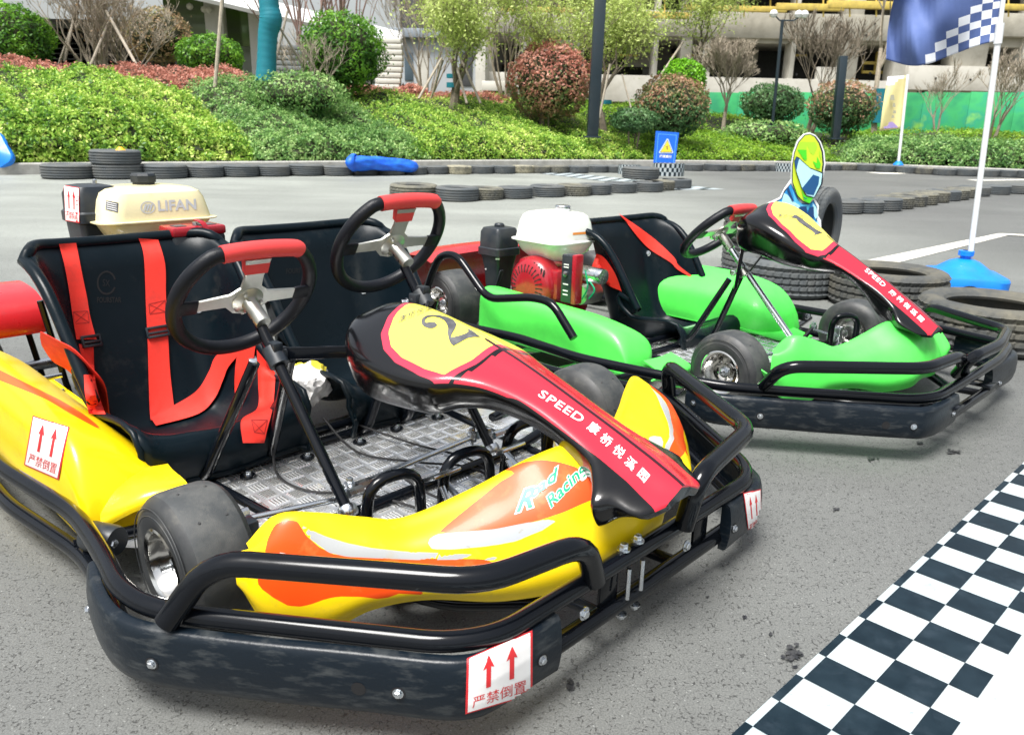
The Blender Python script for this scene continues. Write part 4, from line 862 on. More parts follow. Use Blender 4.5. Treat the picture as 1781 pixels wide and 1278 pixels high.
    no, nb = nose(K, root, NOSE1, OV1, -.53, NUM1,
        [('康桥悦溪园', (1352, 378), (8.2, .6), (1.2, -8), 'decalblack', .0)],
        [('SPEED', (1503, 471), (11.5, 10), (7.5, -7.5), 'decalwhite', .012), ('康', (1545, 508), (9, 9), (7, -6), 'decalwhite', .015), ('桥', (1558, 519), (9, 8.5), (7, -6), 'decalwhite', .015), ('悦', (1570, 530), (9, 8.5), (7, -6), 'decalwhite', .015), ('溪', (1582, 541), (9, 9), (7, -6), 'decalwhite', .015), ('园', (1594, 552), (9, 9), (7, -6), 'decalwhite', .015)], .9)
    # steering
    H, Lw = gl(1257, 412, .01), gl(1388, 605, .01)
    steering(root, H, Lw, .148); column(root, H, Lw, .0115, 'zinc')
    X = np.array(gl(1293, 474, .03))
    MB().bar(L(*(X + np.array([-.01, .03, -.06]))), L(*gl(1299, 392, .05)), .028, .012).build('column_post', M['black'], root)
    tubes(root, 'column_strut', [[tuple(X + np.array([-.02, .06, -.02])), gl(1200, 588, .16), gl(1180, 596, .17)], [tuple(X + np.array([-.01, 0, -.02])), gl(1240, 585, .02), gl(1228, 594, .02)]], 'black', .0115, .03)
    cl = MB(); cl.lathe([(.0001, -.014), (.019, -.014), (.019, .014), (.0001, .014)], axisM(L(*X), Vector(L(*Lw)) - Vector(L(*H))), 16); cl.build('column_clamp', M['alloy'], root)
    MB().bar(L(*(X + np.array([0, -.03, -.01]))), L(*gl(1335, 432, -.03)), .022, .006).build('nose_bracket', M['blackpl'], root)
    b = MB(); b.cut().hexbolt(L(*gl(1300, 397, .075)), L(.1, 1, 0), .009, .005); b.cut().hexbolt(L(*gl(1275, 474, .10)), L(.1, 1, 0), .009, .005); b.build('bolt', M['zinc'], root)
    floor_plate(root, [(-1.15, .42), (-.50, .38), (-.36, .26), (-.28, .10), (-.28, -.12), (-.36, -.28), (-.50, -.38), (-1.15, -.42)], .078)
    tubes(root, 'cross_member', [[(-1.05, .46, .10), (-1.05, -.46, .10)], [(-.98, .44, .085), (-.98, -.44, .085)]], 'black', .013, .02)
    tubes(root, 'track_rod', [[(-.66, .36, .135), (-.60, .03, .12)]], 'zinc', .0068, .01)
    MB().tube([L(-.60, -.02, .12), L(-.67, -.30, .14)], .009, 10).build('track_rod', M['black'], root)
    j = MB()
    for p in ((-.66, .36, .14), (-.60, .03, .125), (-.60, -.02, .125), (-.67, -.31, .14), (-.66, .32, .15), (-.55, .10, .12)):
        j.cut().lathe([(.0001, -.012), (.014, -.010), (.014, .010), (.0001, .012)], axisM(L(*p), (0, 0, 1)), 12); j.hexbolt(Vector(L(*p)) + Vector((0, 0, .01)), (0, 0, 1), .009, .012)
    j.build('rod_joint', M['zinc'], root)
    k = MB(); k.cut().bar(L(-.592, .40, .15), L(-.67, .36, .135), .03, .008); k.box(L(-.592, .36, .13), (.035, .03, .07), .004); k.cut().bar(L(-.56, FLs + .09, .14), L(-.66, FLs + .07, .14), .022, .006); k.box(L(-.57, FLs + .07, .13), (.05, .035, .08), .004); k.build('steering_knuckle', M['zinc'], root)
    MB().tube([L(-.57, FLs + .0, .13), L(-.57, FLs + .10, .13)], .02, 14).build('stub_axle', M['zinc'], root)
    tubes(root, 'frame_tube', [[(-.57, FLs + .08, .10), (-.55, -.05, .085), (-.55, .3, .085)]], 'black', .014, .02)
    for a_, t_, b_ in (((1441, 608), (1462, 585), (1484, 608)), ((1500, 592), (1515, 566), (1540, 585))):
        a3, b3, t3 = np.array(g(*a_, .09)), np.array(g(*b_, .09)), None
        MB().tube([L(*p) for p in fillet([tuple(a3), (a3[0], a3[1], .225), (b3[0], b3[1], .225), tuple(b3)], .05)], .0115, 12).build('pedal_guard', M['black'], root)
    pm = MB(); pm.bar(L(*g(1520, 558, .18)), L(*g(1545, 590, .10)), .02, .005); pm.build('pedal', M['zinc'], root)
    # seat
    cx = .5 * (gx(1010, 385, -1.45)[1] + gx(1150, 400, -1.45)[1])
    s1, v1 = seat(root, seat_fn(cx, .0, -.07, 1.15))
    c2 = cm(3.71, 700, 340); c3 = cm(4.26, 1100, 320)
    ribbon_px(K, [v1], 'harness_belt', c2((1395, 116), (1540, 215), (1650, 300)) + c3((310, 545), (340, 600), (440, 680)), c2((1440, 165), (1520, 270), (1600, 350)) + c3((280, 580), (330, 630), (420, 685)), M['belt'], root, .008)
    ribbon_px(K, [v1], 'harness_belt', c2((1240, 372), (1300, 400), (1370, 500), (1415, 620)), c2((1205, 450), (1270, 520), (1330, 580), (1400, 612)), M['belt'], root, .008)
    for px_ in ((1127, 441),):
        c = K.cam(); co = Vector((c[0], -c[1], c[2])); d = K.dir(*px_); dv = Vector((d[0], -d[1], d[2])).normalized(); h = v1.ray_cast(co, dv)
        if h[0] is not None: b = MB(); b.hexbolt(h[0], -dv, .008, .006); b.build('bolt', M['zinc'], s1)
    # pods
    pod(root, 'side_pod', -1.66, -.87, .40, .62, .075, lambda t: .27 - .03 * t, M['green'], frontblunt=.5, drop=.1, rear=.03)
    pod(root, 'side_pod', -1.70, -.79, -.22, -.45, .085, lambda t: .285 + .02 * math.sin(t * 3.1), M['green'], frontblunt=.40, drop=.1, rear=.05)
    toe_flap(root, 'pod_toe', [[(-.84, .58, .13), (-.83, .50, .13), (-.84, .42, .13)], [(-.78, .57, .10), (-.75, .50, .105), (-.76, .42, .105)], [(-.80, .58, .075), (-.75, .50, .08), (-.76, .42, .08)]], M['green'])
    toe_flap(root, 'pod_toe', [[(-.98, -.22, .10), (-.95, -.30, .12), (-.90, -.40, .12)], [(-.80, -.22, .085), (-.78, -.30, .09), (-.76, -.40, .09)], [(-.72, -.22, .084), (-.70, -.30, .084), (-.70, -.38, .084)]], M['green'])
    MB().lathe([(.0001, -.02), (.024, -.02), (.024, .02), (.0001, .02)], axisM(L(*g(1397, 548, .14)), L(1, .3, 0)), 20).build('rubber_mount', M['blackpl'], root)
    b = MB(); b.hexbolt(L(*(np.array(g(1397, 548, .14)) + np.array([.02, .006, 0]))), L(1, .3, 0), .010, .008); b.build('bolt', M['zinc'], root)
    # engine
    cr = np.array(gl(970, 428, .42)); tcx, tcs, tcz = cr[0] - .14, cr[1] - .13, cr[2]
    eng = MB(); eng.box(L(tcx + .0, tcs - .02, tcz - .21), (.22, .20, .20), .03); eng.box(L(tcx + .06, tcs + .03, tcz - .17), (.14, .16, .14), .03)
    eo = eng.build('engine', M['engred'], root)
    to, tb = tank(eo, L(tcx, tcs, tcz), 0, (.275, .265, .125), M['white'], 0, cap=None)
    cp = MB(); cp.lathe([(.0001, 0), (.03, 0), (.032, .004), (.032, .018), (.028, .022), (.0001, .022)], axisM(L(tcx + .02, tcs - .02, tcz + .118), (0, 0, 1)), 20); cp.build('fuel_cap', M['zinc'], to)
    decal(K, tb, 'tank_label', [(996, 409), (1020, 407), (1020, 403), (996, 405)], [(0, 1, 2, 3)], M['fairlabel'], to, .001, 6)
    V, Fc = text_mesh('···', 1.0); decal(K, tb, 'tank_label', [(997, 417), (1020, 415), (1020, 411), (997, 413)], [(0, 1, 2, 3)], M['stkwhite'], to, .001, 6)
    rec = MB(); rc = np.array(gl(918, 497, .445)); A = axisM(L(*rc), L(0, 1, 0))
    rec.lathe([(.0001, -.08), (.118, -.08), (.118, -.03), (.108, -.008), (.098, .0), (.075, .012), (.05, .016), (.0001, .017)], A, 48); ro = rec.build('recoil_starter', M['engred'], eo)
    sl = MB()
    for k_ in range(26):
        a = 2 * math.pi * k_ / 26; p0 = A @ Vector((.058 * math.cos(a), .058 * math.sin(a), .0155)); p1 = A @ Vector((.088 * math.cos(a), .088 * math.sin(a), .0075)); sl.bar(p0, p1, .0045, .002, bev=0, up=A.to_3x3() @ Vector((0, 0, 1)))
    for k_ in range(5):
        sl.bar(L(rc[0] + .03 + k_ * .014, rc[1] - .004, rc[2] + .10 - k_ * .006), L(rc[0] + .03 + k_ * .014, rc[1] + .002, rc[2] + .075 - k_ * .006), .007, .002, bev=0)
    sl.build('vent_slots', M['dark'], ro)
    cw = MB(); cw.box(L(tcx - .02, tcs + .08, tcz - .125), (.16, .09, .11), .03); cw.box(L(tcx + .11, tcs + .10, tcz - .16), (.06, .05, .12), .012); cw.build('fan_cover', M['engred'], eo)
    af = MB(); ac = np.array(gl(868, 425, .38)); rows = []
    for dz, sx, sy in ((-.21, .085, .085), (-.10, .095, .10), (-.045, .115, .12), (-.04, .135, .14), (-.012, .135, .14), (-.008, .125, .13), (.055, .12, .125), (.072, .105, .11), (.076, .07, .08)):
        rows.append([Vector(L(ac[0], ac[1], ac[2])) + Vector((x, y, dz)) for x, y in rrect(sx, sy, .018)])
    af.grid(rows, True, True); fo = af.build('air_filter', M['blackpl'], eo, ang=30); ab = af.bvh()
    kb = MB(); kb.lathe([(.0001, 0), (.022, 0), (.022, .01), (.017, .015), (.0001, .016)], axisM(L(ac[0], ac[1], ac[2] + .075), (0, 0, 1)), 10); kb.build('filter_knob', M['blackpl'], fo)
    for q4 in ([(834, 456), (839, 457), (839, 443), (834, 442)], [(862, 452), (869, 452), (869, 449), (862, 449)], [(835, 470), (846, 473), (846, 466), (835, 466)]): decal(K, ab, 'filter_label', q4, [(0, 1, 2, 3)], M['stkwhite'], fo, .001, 6)
    cb = MB(); c0 = np.array(gl(992, 484, .46)); cb.box(L(*c0), (.055, .05, .185), .008); co_ = cb.build('control_box', M['blackpl'], eo)
    MB().box(L(*(c0 + np.array([.034, .0, .0]))), (.022, .045, .19), .006).build('box_cover', M['engred'], co_)
    b = MB(); b.lathe([(.0001, 0), (.011, 0), (.011, .006), (.0001, .008)], axisM(L(*(c0 + np.array([0, .026, .02]))), L(0, 1, 0)), 14); b.build('key_switch', M['zinc'], co_)
    for dz in (.055, .045, -.02, -.045, -.06): MB().box(L(*(c0 + np.array([.0, .0255, dz]))), (.025, .002, .004), 0).build('box_print', M['stkwhite'], co_)
    st = MB(); s0 = np.array(gl(1030, 478, .30)); st.lathe([(.0001, -.06), (.03, -.06), (.032, -.05), (.032, .05), (.03, .06), (.0001, .06)], axisM(L(*s0), L(1, 0, 0)), 20); st.build('starter_motor', M['zinc'], eo)
    ml = MB(); s1_ = np.array(gl(1022, 510, .30)); ml.lathe([(.0001, -.05), (.04, -.05), (.045, .0), (.04, .05), (.0001, .05)], axisM(L(*s1_), L(0, 1, 0)), 18); ml.build('crankcase', M['alloy'], eo)
    for p_ in (((1018, 470), (1022, 500), (1012, 520)), ((1026, 490), (1034, 505), (1024, 520))): MB().tube([L(*gl(*a, .36)) for a in crom(p_, 5)], .0035, 6).build('cable', M['decalgreen'], eo)
    lv = MB(); lv.bar(L(*gl(862, 505, .42)), L(*gl(873, 470, .42)), .02, .006); lv.build('throttle_lever', M['blackpl'], eo)
    # red rear bumper
    rows = []
    for s in np.linspace(.66, -.62, 15):
        e = 1 - abs((s - .02) / .64) ** 4; rows.append(crom([L(x, s, z) for x, z in ((-2.06 - .14 * e, .10), (-2.12 - .14 * e, .17), (-2.13 - .14 * e, .27), (-2.09 - .14 * e, .335), (-1.98 - .14 * e, .35), (-1.90 - .14 * e, .33))], 4))
    MB().grid(rows, False, False, 0, True).build('rear_bumper', M['red'], root, ang=60)
    return root
M['fairlabel'] = mat('orange_label', (.75, .25, .03), .4, dirt=.02)
kart1()
# ------------------------------------------------------------------ ground, kerb, hill
def asphalt():
    mt, nt, b = nmat('asphalt'); b.inputs['Roughness'].default_value = .62; b.inputs['Specular IOR Level'].default_value = .6
    big = noise(nt, .55, 5, .6); r1 = ramp(nt, big.outputs[0], [(.3, (.093, .096, .092)), (.7, (.130, .134, .128))])
    fine = noise(nt, 330, 2, .7); r2 = ramp(nt, fine.outputs[0], [(.30, .60), (.5, 1.0), (.70, 1.35)])
    tc = nt.nodes.new('ShaderNodeTexCoord'); wp = noise(nt, 60, 2, .6); vm = nt.nodes.new('ShaderNodeMix'); vm.data_type = 'VECTOR'; vm.inputs[0].default_value = .012; nt.links.new(tc.outputs['Object'], vm.inputs[4]); nt.links.new(wp.outputs['Color'], vm.inputs[5])
    def vor(scale, feat, src):
        v_ = nt.nodes.new('ShaderNodeTexVoronoi'); v_.feature = feat; v_.inputs['Scale'].default_value = scale; nt.links.new(src, v_.inputs['Vector']); return v_
    def mth(op, a, b_=None):
        m_ = nt.nodes.new('ShaderNodeMath'); m_.operation = op
        for k, q in enumerate((a, b_)):
            if q is None: continue
            if isinstance(q, (int, float)): m_.inputs[k].default_value = q
            else: nt.links.new(q, m_.inputs[k])
        return m_.outputs[0]
    ve = vor(95, 'DISTANCE_TO_EDGE', vm.outputs[1]); crack = ramp(nt, ve.outputs['Distance'], [(.0, 1), (.06, .9), (.11, 0)])
    msk = ramp(nt, noise(nt, 40, 3, .8).outputs[0], [(.44, 0), (.56, 1)]); brk = ramp(nt, noise(nt, 150, 1, .5).outputs[0], [(.46, 0), (.54, 1)]); cm_ = mth('MULTIPLY', mth('MULTIPLY', crack.outputs[0], msk.outputs[0]), brk.outputs[0])
    vs = vor(150, 'F1', tc.outputs['Object']); sep = nt.nodes.new('ShaderNodeSeparateColor'); nt.links.new(vs.outputs['Color'], sep.inputs[0]); sp_ = mth('MULTIPLY', ramp(nt, vs.outputs['Distance'], [(.16, 1), (.30, 0)]).outputs[0], mth('GREATER_THAN', sep.outputs[0], .86))
    r3v = mth('ADD', mth('SUBTRACT', 1.0, mth('MULTIPLY', cm_, .72)), mth('MULTIPLY', sp_, .75)); cmb = nt.nodes.new('ShaderNodeCombineColor'); [nt.links.new(r3v, cmb.inputs[k]) for k in range(3)]
    class _o: outputs = [cmb.outputs[0]]
    r3 = _o
    m1 = nt.nodes.new('ShaderNodeMix'); m1.data_type = 'RGBA'; m1.blend_type = 'MULTIPLY'; m1.inputs[0].default_value = 1; nt.links.new(r1.outputs[0], m1.inputs[6]); nt.links.new(r2.outputs[0], m1.inputs[7])
    m2 = nt.nodes.new('ShaderNodeMix'); m2.data_type = 'RGBA'; m2.blend_type = 'MULTIPLY'; m2.inputs[0].default_value = 1; m2.clamp_result = False; nt.links.new(m1.outputs[2], m2.inputs[6]); nt.links.new(r3.outputs[0], m2.inputs[7])
    st = noise(nt, .5, 6, .7, stretch=(.35, 2.2, 1)); r4 = ramp(nt, st.outputs[0], [(.35, .86), (.65, 1.12)])
    m3 = nt.nodes.new('ShaderNodeMix'); m3.data_type = 'RGBA'; m3.blend_type = 'MULTIPLY'; m3.inputs[0].default_value = .9; nt.links.new(m2.outputs[2], m3.inputs[6]); nt.links.new(r4.outputs[0], m3.inputs[7])
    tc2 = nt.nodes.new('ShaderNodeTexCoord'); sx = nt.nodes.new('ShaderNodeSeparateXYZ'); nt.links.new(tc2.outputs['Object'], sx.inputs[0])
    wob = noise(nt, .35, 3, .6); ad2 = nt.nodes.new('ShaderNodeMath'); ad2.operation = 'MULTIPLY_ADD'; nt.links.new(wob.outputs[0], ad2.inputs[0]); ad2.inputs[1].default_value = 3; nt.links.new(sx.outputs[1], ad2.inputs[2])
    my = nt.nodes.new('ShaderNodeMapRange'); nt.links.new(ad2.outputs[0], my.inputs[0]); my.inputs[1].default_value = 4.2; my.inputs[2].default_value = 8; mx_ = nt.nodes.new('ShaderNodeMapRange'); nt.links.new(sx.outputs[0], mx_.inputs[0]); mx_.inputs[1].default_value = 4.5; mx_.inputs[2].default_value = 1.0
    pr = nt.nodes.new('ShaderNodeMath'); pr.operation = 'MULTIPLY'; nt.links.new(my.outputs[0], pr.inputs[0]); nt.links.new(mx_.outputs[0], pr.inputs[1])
    far_mix = nt.nodes.new('ShaderNodeMix'); far_mix.data_type = 'RGBA'; nt.links.new(pr.outputs[0], far_mix.inputs[0]); nt.links.new(m3.outputs[2], far_mix.inputs[6])  # blends to a paler asphalt farther away, fading out to the right
    lite = nt.nodes.new('ShaderNodeMix'); lite.data_type = 'RGBA'; lite.blend_type = 'MULTIPLY'; lite.inputs[0].default_value = 1; nt.links.new(m3.outputs[2], lite.inputs[6]); lite.inputs[7].default_value = (2.05, 2.1, 2.0, 1); lite.clamp_result = False; nt.links.new(lite.outputs[2], far_mix.inputs[7])
    nt.links.new(far_mix.outputs[2], b.inputs['Base Color'])
    bump(nt, b, r3v, .35, .002); return mt
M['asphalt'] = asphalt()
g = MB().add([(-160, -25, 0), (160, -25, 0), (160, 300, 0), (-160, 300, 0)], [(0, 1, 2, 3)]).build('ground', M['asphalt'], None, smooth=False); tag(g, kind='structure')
M['line'] = mat('road_paint', (.66, .64, .56), .7, dirtcol=(.42, .41, .37), dscale=14)
M['concrete'] = mat('kerb_concrete', (.36, .355, .33), .85, dirtcol=(.24, .235, .21), dscale=6, bmp=.2, bscale=120)
def sheet(name, pts, z, mt, kind='structure', label=None, cat=None):
    V = [(p[0], p[1], z) for p in pts]; o = MB().add(V, [tuple(range(len(V)))]).build(name, mt, None, smooth=False); return tag(o, label, cat, None, kind)
pp = lambda x, y: P(x, y)[:2]
sheet('road_marking', [pp(1500, 455), pp(1735, 407), pp(1752, 410), pp(1520, 468)], .004, M['line'])
sheet('road_marking', [pp(1735, 407), pp(1860, 413), pp(1860, 417), pp(1752, 410)], .008, M['line'])
sheet('road_marking', [pp(1680, 313), pp(1860, 311), pp(1860, 313), pp(1700, 315)], .004, M['line'])
sheet('road_marking', [pp(1505, 300), pp(1590, 301.5), pp(1560, 303), pp(1530, 302.5)], .004, M['line'])
KERB = [(-40, -12), (-16, 5.7), (-7.42, 12.9), (-3.8, 15.6), (-.11, 18.3), (2.6, 19.8), (5.23, 20.9), (7.0, 21.4), (8.6, 21.5), (10.42, 20.8), (12.34, 19.6), (18, 15.2), (40, -2)]
KA = np.array(KERB)
def kd(x, y):
    """signed distance beyond the kerb line"""
    x = np.asarray(x, float); y = np.asarray(y, float); best = np.full(x.shape, 1e9); sg = np.ones(x.shape)
    for (x1, y1), (x2, y2) in zip(KERB[:-1], KERB[1:]):
        dx, dy = x2 - x1, y2 - y1; t = np.clip(((x - x1) * dx + (y - y1) * dy) / (dx * dx + dy * dy), 0, 1)
        ex, ey = x - x1 - t * dx, y - y1 - t * dy; d = np.hypot(ex, ey); s = np.sign(dx * ey - dy * ex); m_ = d < best; best = np.where(m_, d, best); sg = np.where(m_, s, sg)
    return best * sg
def hill(x, y):
    d = kd(x, y); t = np.clip(d / 7.0, 0, 1); far = np.clip((d - 8) / 14, 0, 1)
    return .16 + 1.42 * t * t * (3 - 2 * t) * (1 - .55 * np.clip((np.asarray(x) - 4) / 6, 0, 1)) + .1 * np.sin(np.asarray(x) * .9 + 1) * t + 0 * far
M['soil'] = mat('soil', (.09, .075, .05), .95, dirtcol=(.05, .07, .03), dscale=3, bmp=.4, bscale=20)
xs = np.linspace(-45, 45, 151); rows = []
def along(s):                               # point on the kerb at arc length s
    seg = np.hypot(*np.diff(KA, axis=0).T); cs = np.concatenate([[0], np.cumsum(seg)]); return np.array([np.interp(s, cs, KA[:, 0]), np.interp(s, cs, KA[:, 1])])
seg = np.hypot(*np.diff(KA, axis=0).T); KLEN = seg.sum()
hb = MB(); gx_, gy_ = np.linspace(-60, 60, 161), np.linspace(2, 90, 121)
V = []; idx = {}; Fc = []
X_, Y_ = np.meshgrid(gx_, gy_, indexing='ij'); D_ = kd(X_, Y_); Z_ = hill(X_, Y_) - .02
Z_ = np.where(D_ < .1, -.3, Z_)
for i in range(len(gx_)):
    for j in range(len(gy_)): V.append((X_[i, j], Y_[i, j], Z_[i, j]))
n_ = len(gy_)
for i in range(len(gx_) - 1):
    for j in range(n_ - 1):
        if D_[i:i + 2, j:j + 2].max() > .0: Fc.append((i * n_ + j, (i + 1) * n_ + j, (i + 1) * n_ + j + 1, i * n_ + j + 1))
tag(hb.add(V, Fc).build('planting_bank', M['soil'], None), kind='structure')
kp = [np.array([p[0], p[1], 0.]) for p in KERB]; kr = []
kc = crom(kp, 8)
for i, c in enumerate(kc):
    t = kc[min(i + 1, len(kc) - 1)] - kc[max(i - 1, 0)]; t /= np.linalg.norm(t); n = np.array([-t[1], t[0], 0])
    kr.append([c + n * a + np.array([0, 0, b]) for a, b in ((-.01, -.02), (-.01, .155), (.005, .172), (.13, .175), (.135, -.02))])
tag(MB().grid(kr, False, False, 0, True).build('kerb', M['concrete'], None, ang=30), kind='structure')
# oil stains
M['stain'] = mat('oil_stain', (.018, .019, .022), .5, dirtcol=(.06, .06, .06), dscale=60)
for cx, cy, a, b2 in ((1382, 1140, 20, 13), (993, 1195, 10, 13), (1340, 1105, 5, 4), (1295, 1075, 6, 4), (1655, 788, 13, 4), (1600, 772, 8, 3), (1515, 800, 9, 3), (1455, 887, 8, 3), (1382, 1162, 8, 3), (1230, 1040, 5, 2), (1565, 760, 9, 2), (1160, 950, 4, 2)):
    sm_ = MB()
    for k in range(11 if a > 8 else 5):
        ox, oy = (rng.normal(0, a * .6), rng.normal(0, b2 * .6)) if k else (0, 0); s_ = .75 if k == 0 else rng.uniform(.1, .35); pts = []
        for t in np.linspace(0, 2 * math.pi, 41)[:-1]:
            q = s_ * rng.uniform(.6, 1.15); pts.append(pp(cx + ox + a * q * math.cos(t), cy + oy + b2 * q * math.sin(t)))
        sm_.add([(p[0], p[1], .004 + .0005 * k) for p in pts], [tuple(range(len(pts)))])
    tag(sm_.build('oil_stain', M['stain'], None, smooth=False), kind='structure')
# ------------------------------------------------------------------ chequered mat
M['matwhite'] = mat('mat_white', (.38, .42, .43), .5, dirtcol=(.31, .38, .41), dscale=3.2); M['matblue'] = mat('mat_navy', (.002, .009, .015), .38, dirtcol=(.010, .022, .032), dscale=12, spec=.3)
smudge(M['matwhite'], (.22, .27, .30), .55, 9, .52, .72, (1, 2.2, 1)); smudge(M['matwhite'], (.16, .18, .19), .5, 60, .60, .66); smudge(M['matblue'], (.03, .045, .06), .45, 14, .52, .72)
def chequer_mat():
    o = np.array([.44380, 1.04150]); e2 = np.array([.06371, -.05987]); e1 = np.array([.05933, .05701]); e2 = np.array([e1[1], -e1[0]]) * 1.03 * .6 + e2 * .4
    mb = MB(); z = .006; cols = [-.155, 0, 1, 2, 2.52]
    mb.add([(*(o + e2 * a + e1 * b), zz) for zz in (.0045, .0) for a, b in ((-.165, -14), (7, -14), (7, 30), (-.165, 30))], [(0, 1, 2, 3), (7, 6, 5, 4), (0, 4, 5, 1), (1, 5, 6, 2), (2, 6, 7, 3), (3, 7, 4, 0)], 0)
    for i in range(-14, 30):
        for c in range(4):
            if (i + c) % 2 == 1: continue
            a0, a1 = cols[c], cols[c + 1]
            mb.add([(*(o + e2 * a + e1 * b), z) for a, b in ((a0, i), (a1, i), (a1, i + 1), (a0, i + 1))], [(0, 1, 2, 3)], 1)
    for i in range(-14, 30):
        if i % 2: continue
        mb.add([(*(o + e2 * a + e1 * b), z) for a, b in ((5.9, i), (6.8, i), (6.8, i + 1), (5.9, i + 1))], [(0, 1, 2, 3)], 1)
    ob = mb.build('chequered_mat', [M['matwhite'], M['matblue']], None, smooth=False); tag(ob, 'large white floor mat with a navy chequered border, lying on the asphalt at lower right', 'mat')
chequer_mat()
def far_mat():
    a, b, c, d = [P(x, y)[:2] for x, y in ((905, 298), (960, 298), (1262, 330), (1175, 331))]; mb = MB(); n1, n2 = 40, 6
    for i in range(n1):
        for j in range(n2):
            q = lambda s, t: (*((1 - s) * ((1 - t) * a + t * b) + s * ((1 - t) * d + t * c)), .005)
            mb.add([q(i / n1, j / n2), q((i + 1) / n1, j / n2), q((i + 1) / n1, (j + 1) / n2), q(i / n1, (j + 1) / n2)], [(3, 2, 1, 0)], 0 if (i + j) % 3 else 1)
    tag(mb.build('chequered_mat', [M['matwhite'], M['matblue']], None, smooth=False), 'narrow white chequered strip lying across the track beneath the tyres by the blue sign', 'mat')
far_mat()
# ------------------------------------------------------------------ tyres
M['tyre'] = mat('worn_car_tyre', (.062, .072, .078), .75, dirtcol=(.11, .112, .105), dscale=5, bmp=.35, bscale=120)
M['tyredust'] = mat('dusty_tyre', (.075, .078, .072), .85, dirtcol=(.18, .17, .125), dscale=4, bmp=.35, bscale=120)
M['tyrepale'] = mat('pale_muddy_tyre', (.30, .28, .20), .9, dirtcol=(.10, .10, .085), dscale=6, bmp=.35, bscale=90)
def tyre_mesh(Rr, W, mt, blocks=False, n=64, name='car_tyre'):
    h = W / 2; ri = Rr * .62; mb = MB()
    half = [(ri, h * .72), (ri + .012, h * .86), (ri + .03, h * .93), (Rr * .80, h * 1.0), (Rr * .90, h * .97), (Rr * .955, h * .88), (Rr * .985, h * .74)]
    tread = []
    for k, z in enumerate(np.linspace(.72, -.72, 5)):
        if k: tread += [(Rr - .011, (z + .19) * h), (Rr - .011, (z + .13) * h)]
        tread += [(Rr + .0, (z + .10) * h if k else z * h), (Rr + .001, (z - .10) * h if k < 4 else z * h)] if k not in (0, 4) else [(Rr, z * h)]
    prof = half + tread + [(r, -z) for r, z in half[::-1]] + [(ri - .004, -h * .3), (ri + .08 * Rr, -h * .6)][:0]
    inner = [(ri + .005, -h * .6), (Rr * .86, -h * .72), (Rr * .9, 0), (Rr * .86, h * .72), (ri + .005, h * .6)]
    pr = prof + inner + [prof[0]]; rows = []; nh = len(half)
    for i, (r, z) in enumerate(pr):
        row = []
        for k in range(n):
            rr = r
            if blocks and i < nh + len(tread) + nh and r > Rr * .93 and (k + int(z * 40)) % 4 == 0: rr = r - .008
            a = 2 * math.pi * (k + (z * 14 if blocks else 0)) / n; row.append((rr * math.cos(a), rr * math.sin(a), z))
        rows.append(row)
    mb.grid(rows, True, False, 0, True); me_o = mb.build(name, mt, None, ang=28); me = me_o.data; bpy.data.objects.remove(me_o); return me
TM = {}
for key, mt in (('a', 'tyre'), ('b', 'tyredust'), ('c', 'tyrepale')): TM[key] = tyre_mesh(.30, .185, M[mt], n=96, blocks=(key != 'a'))
M['tyremid'] = mat('muddy_black_tyre', (.05, .053, .052), .8, dirtcol=(.13, .12, .09), dscale=6, bmp=.35, bscale=120); TN = tyre_mesh(.30, .20, M['tyremid'], True, 160); TN2 = tyre_mesh(.30, .20, M['tyre'], True, 160)
def tyre(px, py, wpx, label, group, key='a', level=0, me=None, tilt=None, hgt=None):
    q = P(px, py); dep = CM[2] @ (q - np.array([0, 0, CAMH])); r = wpx * dep / F / 2; r = min(max(r, .24), .40)
    q2 = q + np.array([q[0], q[1], 0]) / np.hypot(q[0], q[1]) * r        # the near edge is what stands at that pixel
    s = r / .30; me = me or TM[key]; o = bpy.data.objects.new('car_tyre', me); put(o); o.scale = (s, s, min(s, 1.15)); hh = .185 * min(s, 1.15)
    o.location = (q2[0], q2[1], hh / 2 + level * hh + .001); o.rotation_euler = (rng.uniform(-.02, .02), rng.uniform(-.02, .02), rng.uniform(0, 6.28))
    if tilt: o.rotation_euler = tilt
    tag(o, label, 'tyre', group); return o
ORD = ['first', 'second', 'third', 'fourth', 'fifth', 'sixth', 'seventh', 'eighth', 'ninth', 'tenth', 'eleventh', 'twelfth', 'thirteenth', 'fourteenth', 'fifteenth', 'sixteenth', 'seventeenth', 'eighteenth', 'nineteenth', 'twentieth']
KERBROW = [(122, 313, 91, 'a'), (207, 313, 86, 'a'), (287, 312, 78, 'a'), (357, 310, 66, 'a'), (418, 309, 66, 'a'), (475, 308, 60, 'a'), (533, 307, 62, 'a'), (588, 307, 54, 'a'), (634, 306, 50, 'a'), (680, 306, 50, 'a'), (719, 305, 48, 'a'), (758, 304, 45, 'a'), (798, 304, 46, 'c'), (837, 303, 44, 'a'), (875, 303, 44, 'a'), (909, 302, 40, 'c'), (938, 302, 40, 'b'), (969, 302, 40, 'b'), (1004, 302, 40, 'a'), (1038, 301, 40, 'a'), (1066, 301, 38, 'a'), (1095, 301, 38, 'a')]
STK = {'a': 'black', 'b': 'dusty grey', 'c': 'pale muddy'}
tall = []
for i, (x, y, w_, k) in enumerate(KERBROW):
    lab = STK[k] + ' car tyre lying along the left kerb, ' + (ORD[i] if i < 20 else ['twenty-first', 'twenty-second'][i - 20]) + ' in the row from the left'
    if k == 'c': lab = 'pale muddy car tyre in the kerb row, ' + ('the one nearest the blue tarp roll' if i == 12 else 'the one farther right from the tarp roll')
    tall.append(tyre(x, y, w_, lab, 'tyres lined up along the left kerb', k))
tyre(206, 313, 84, 'black car tyre lying on top of another with a yellow cone on it', 'tyres lined up along the left kerb', 'a', 1)
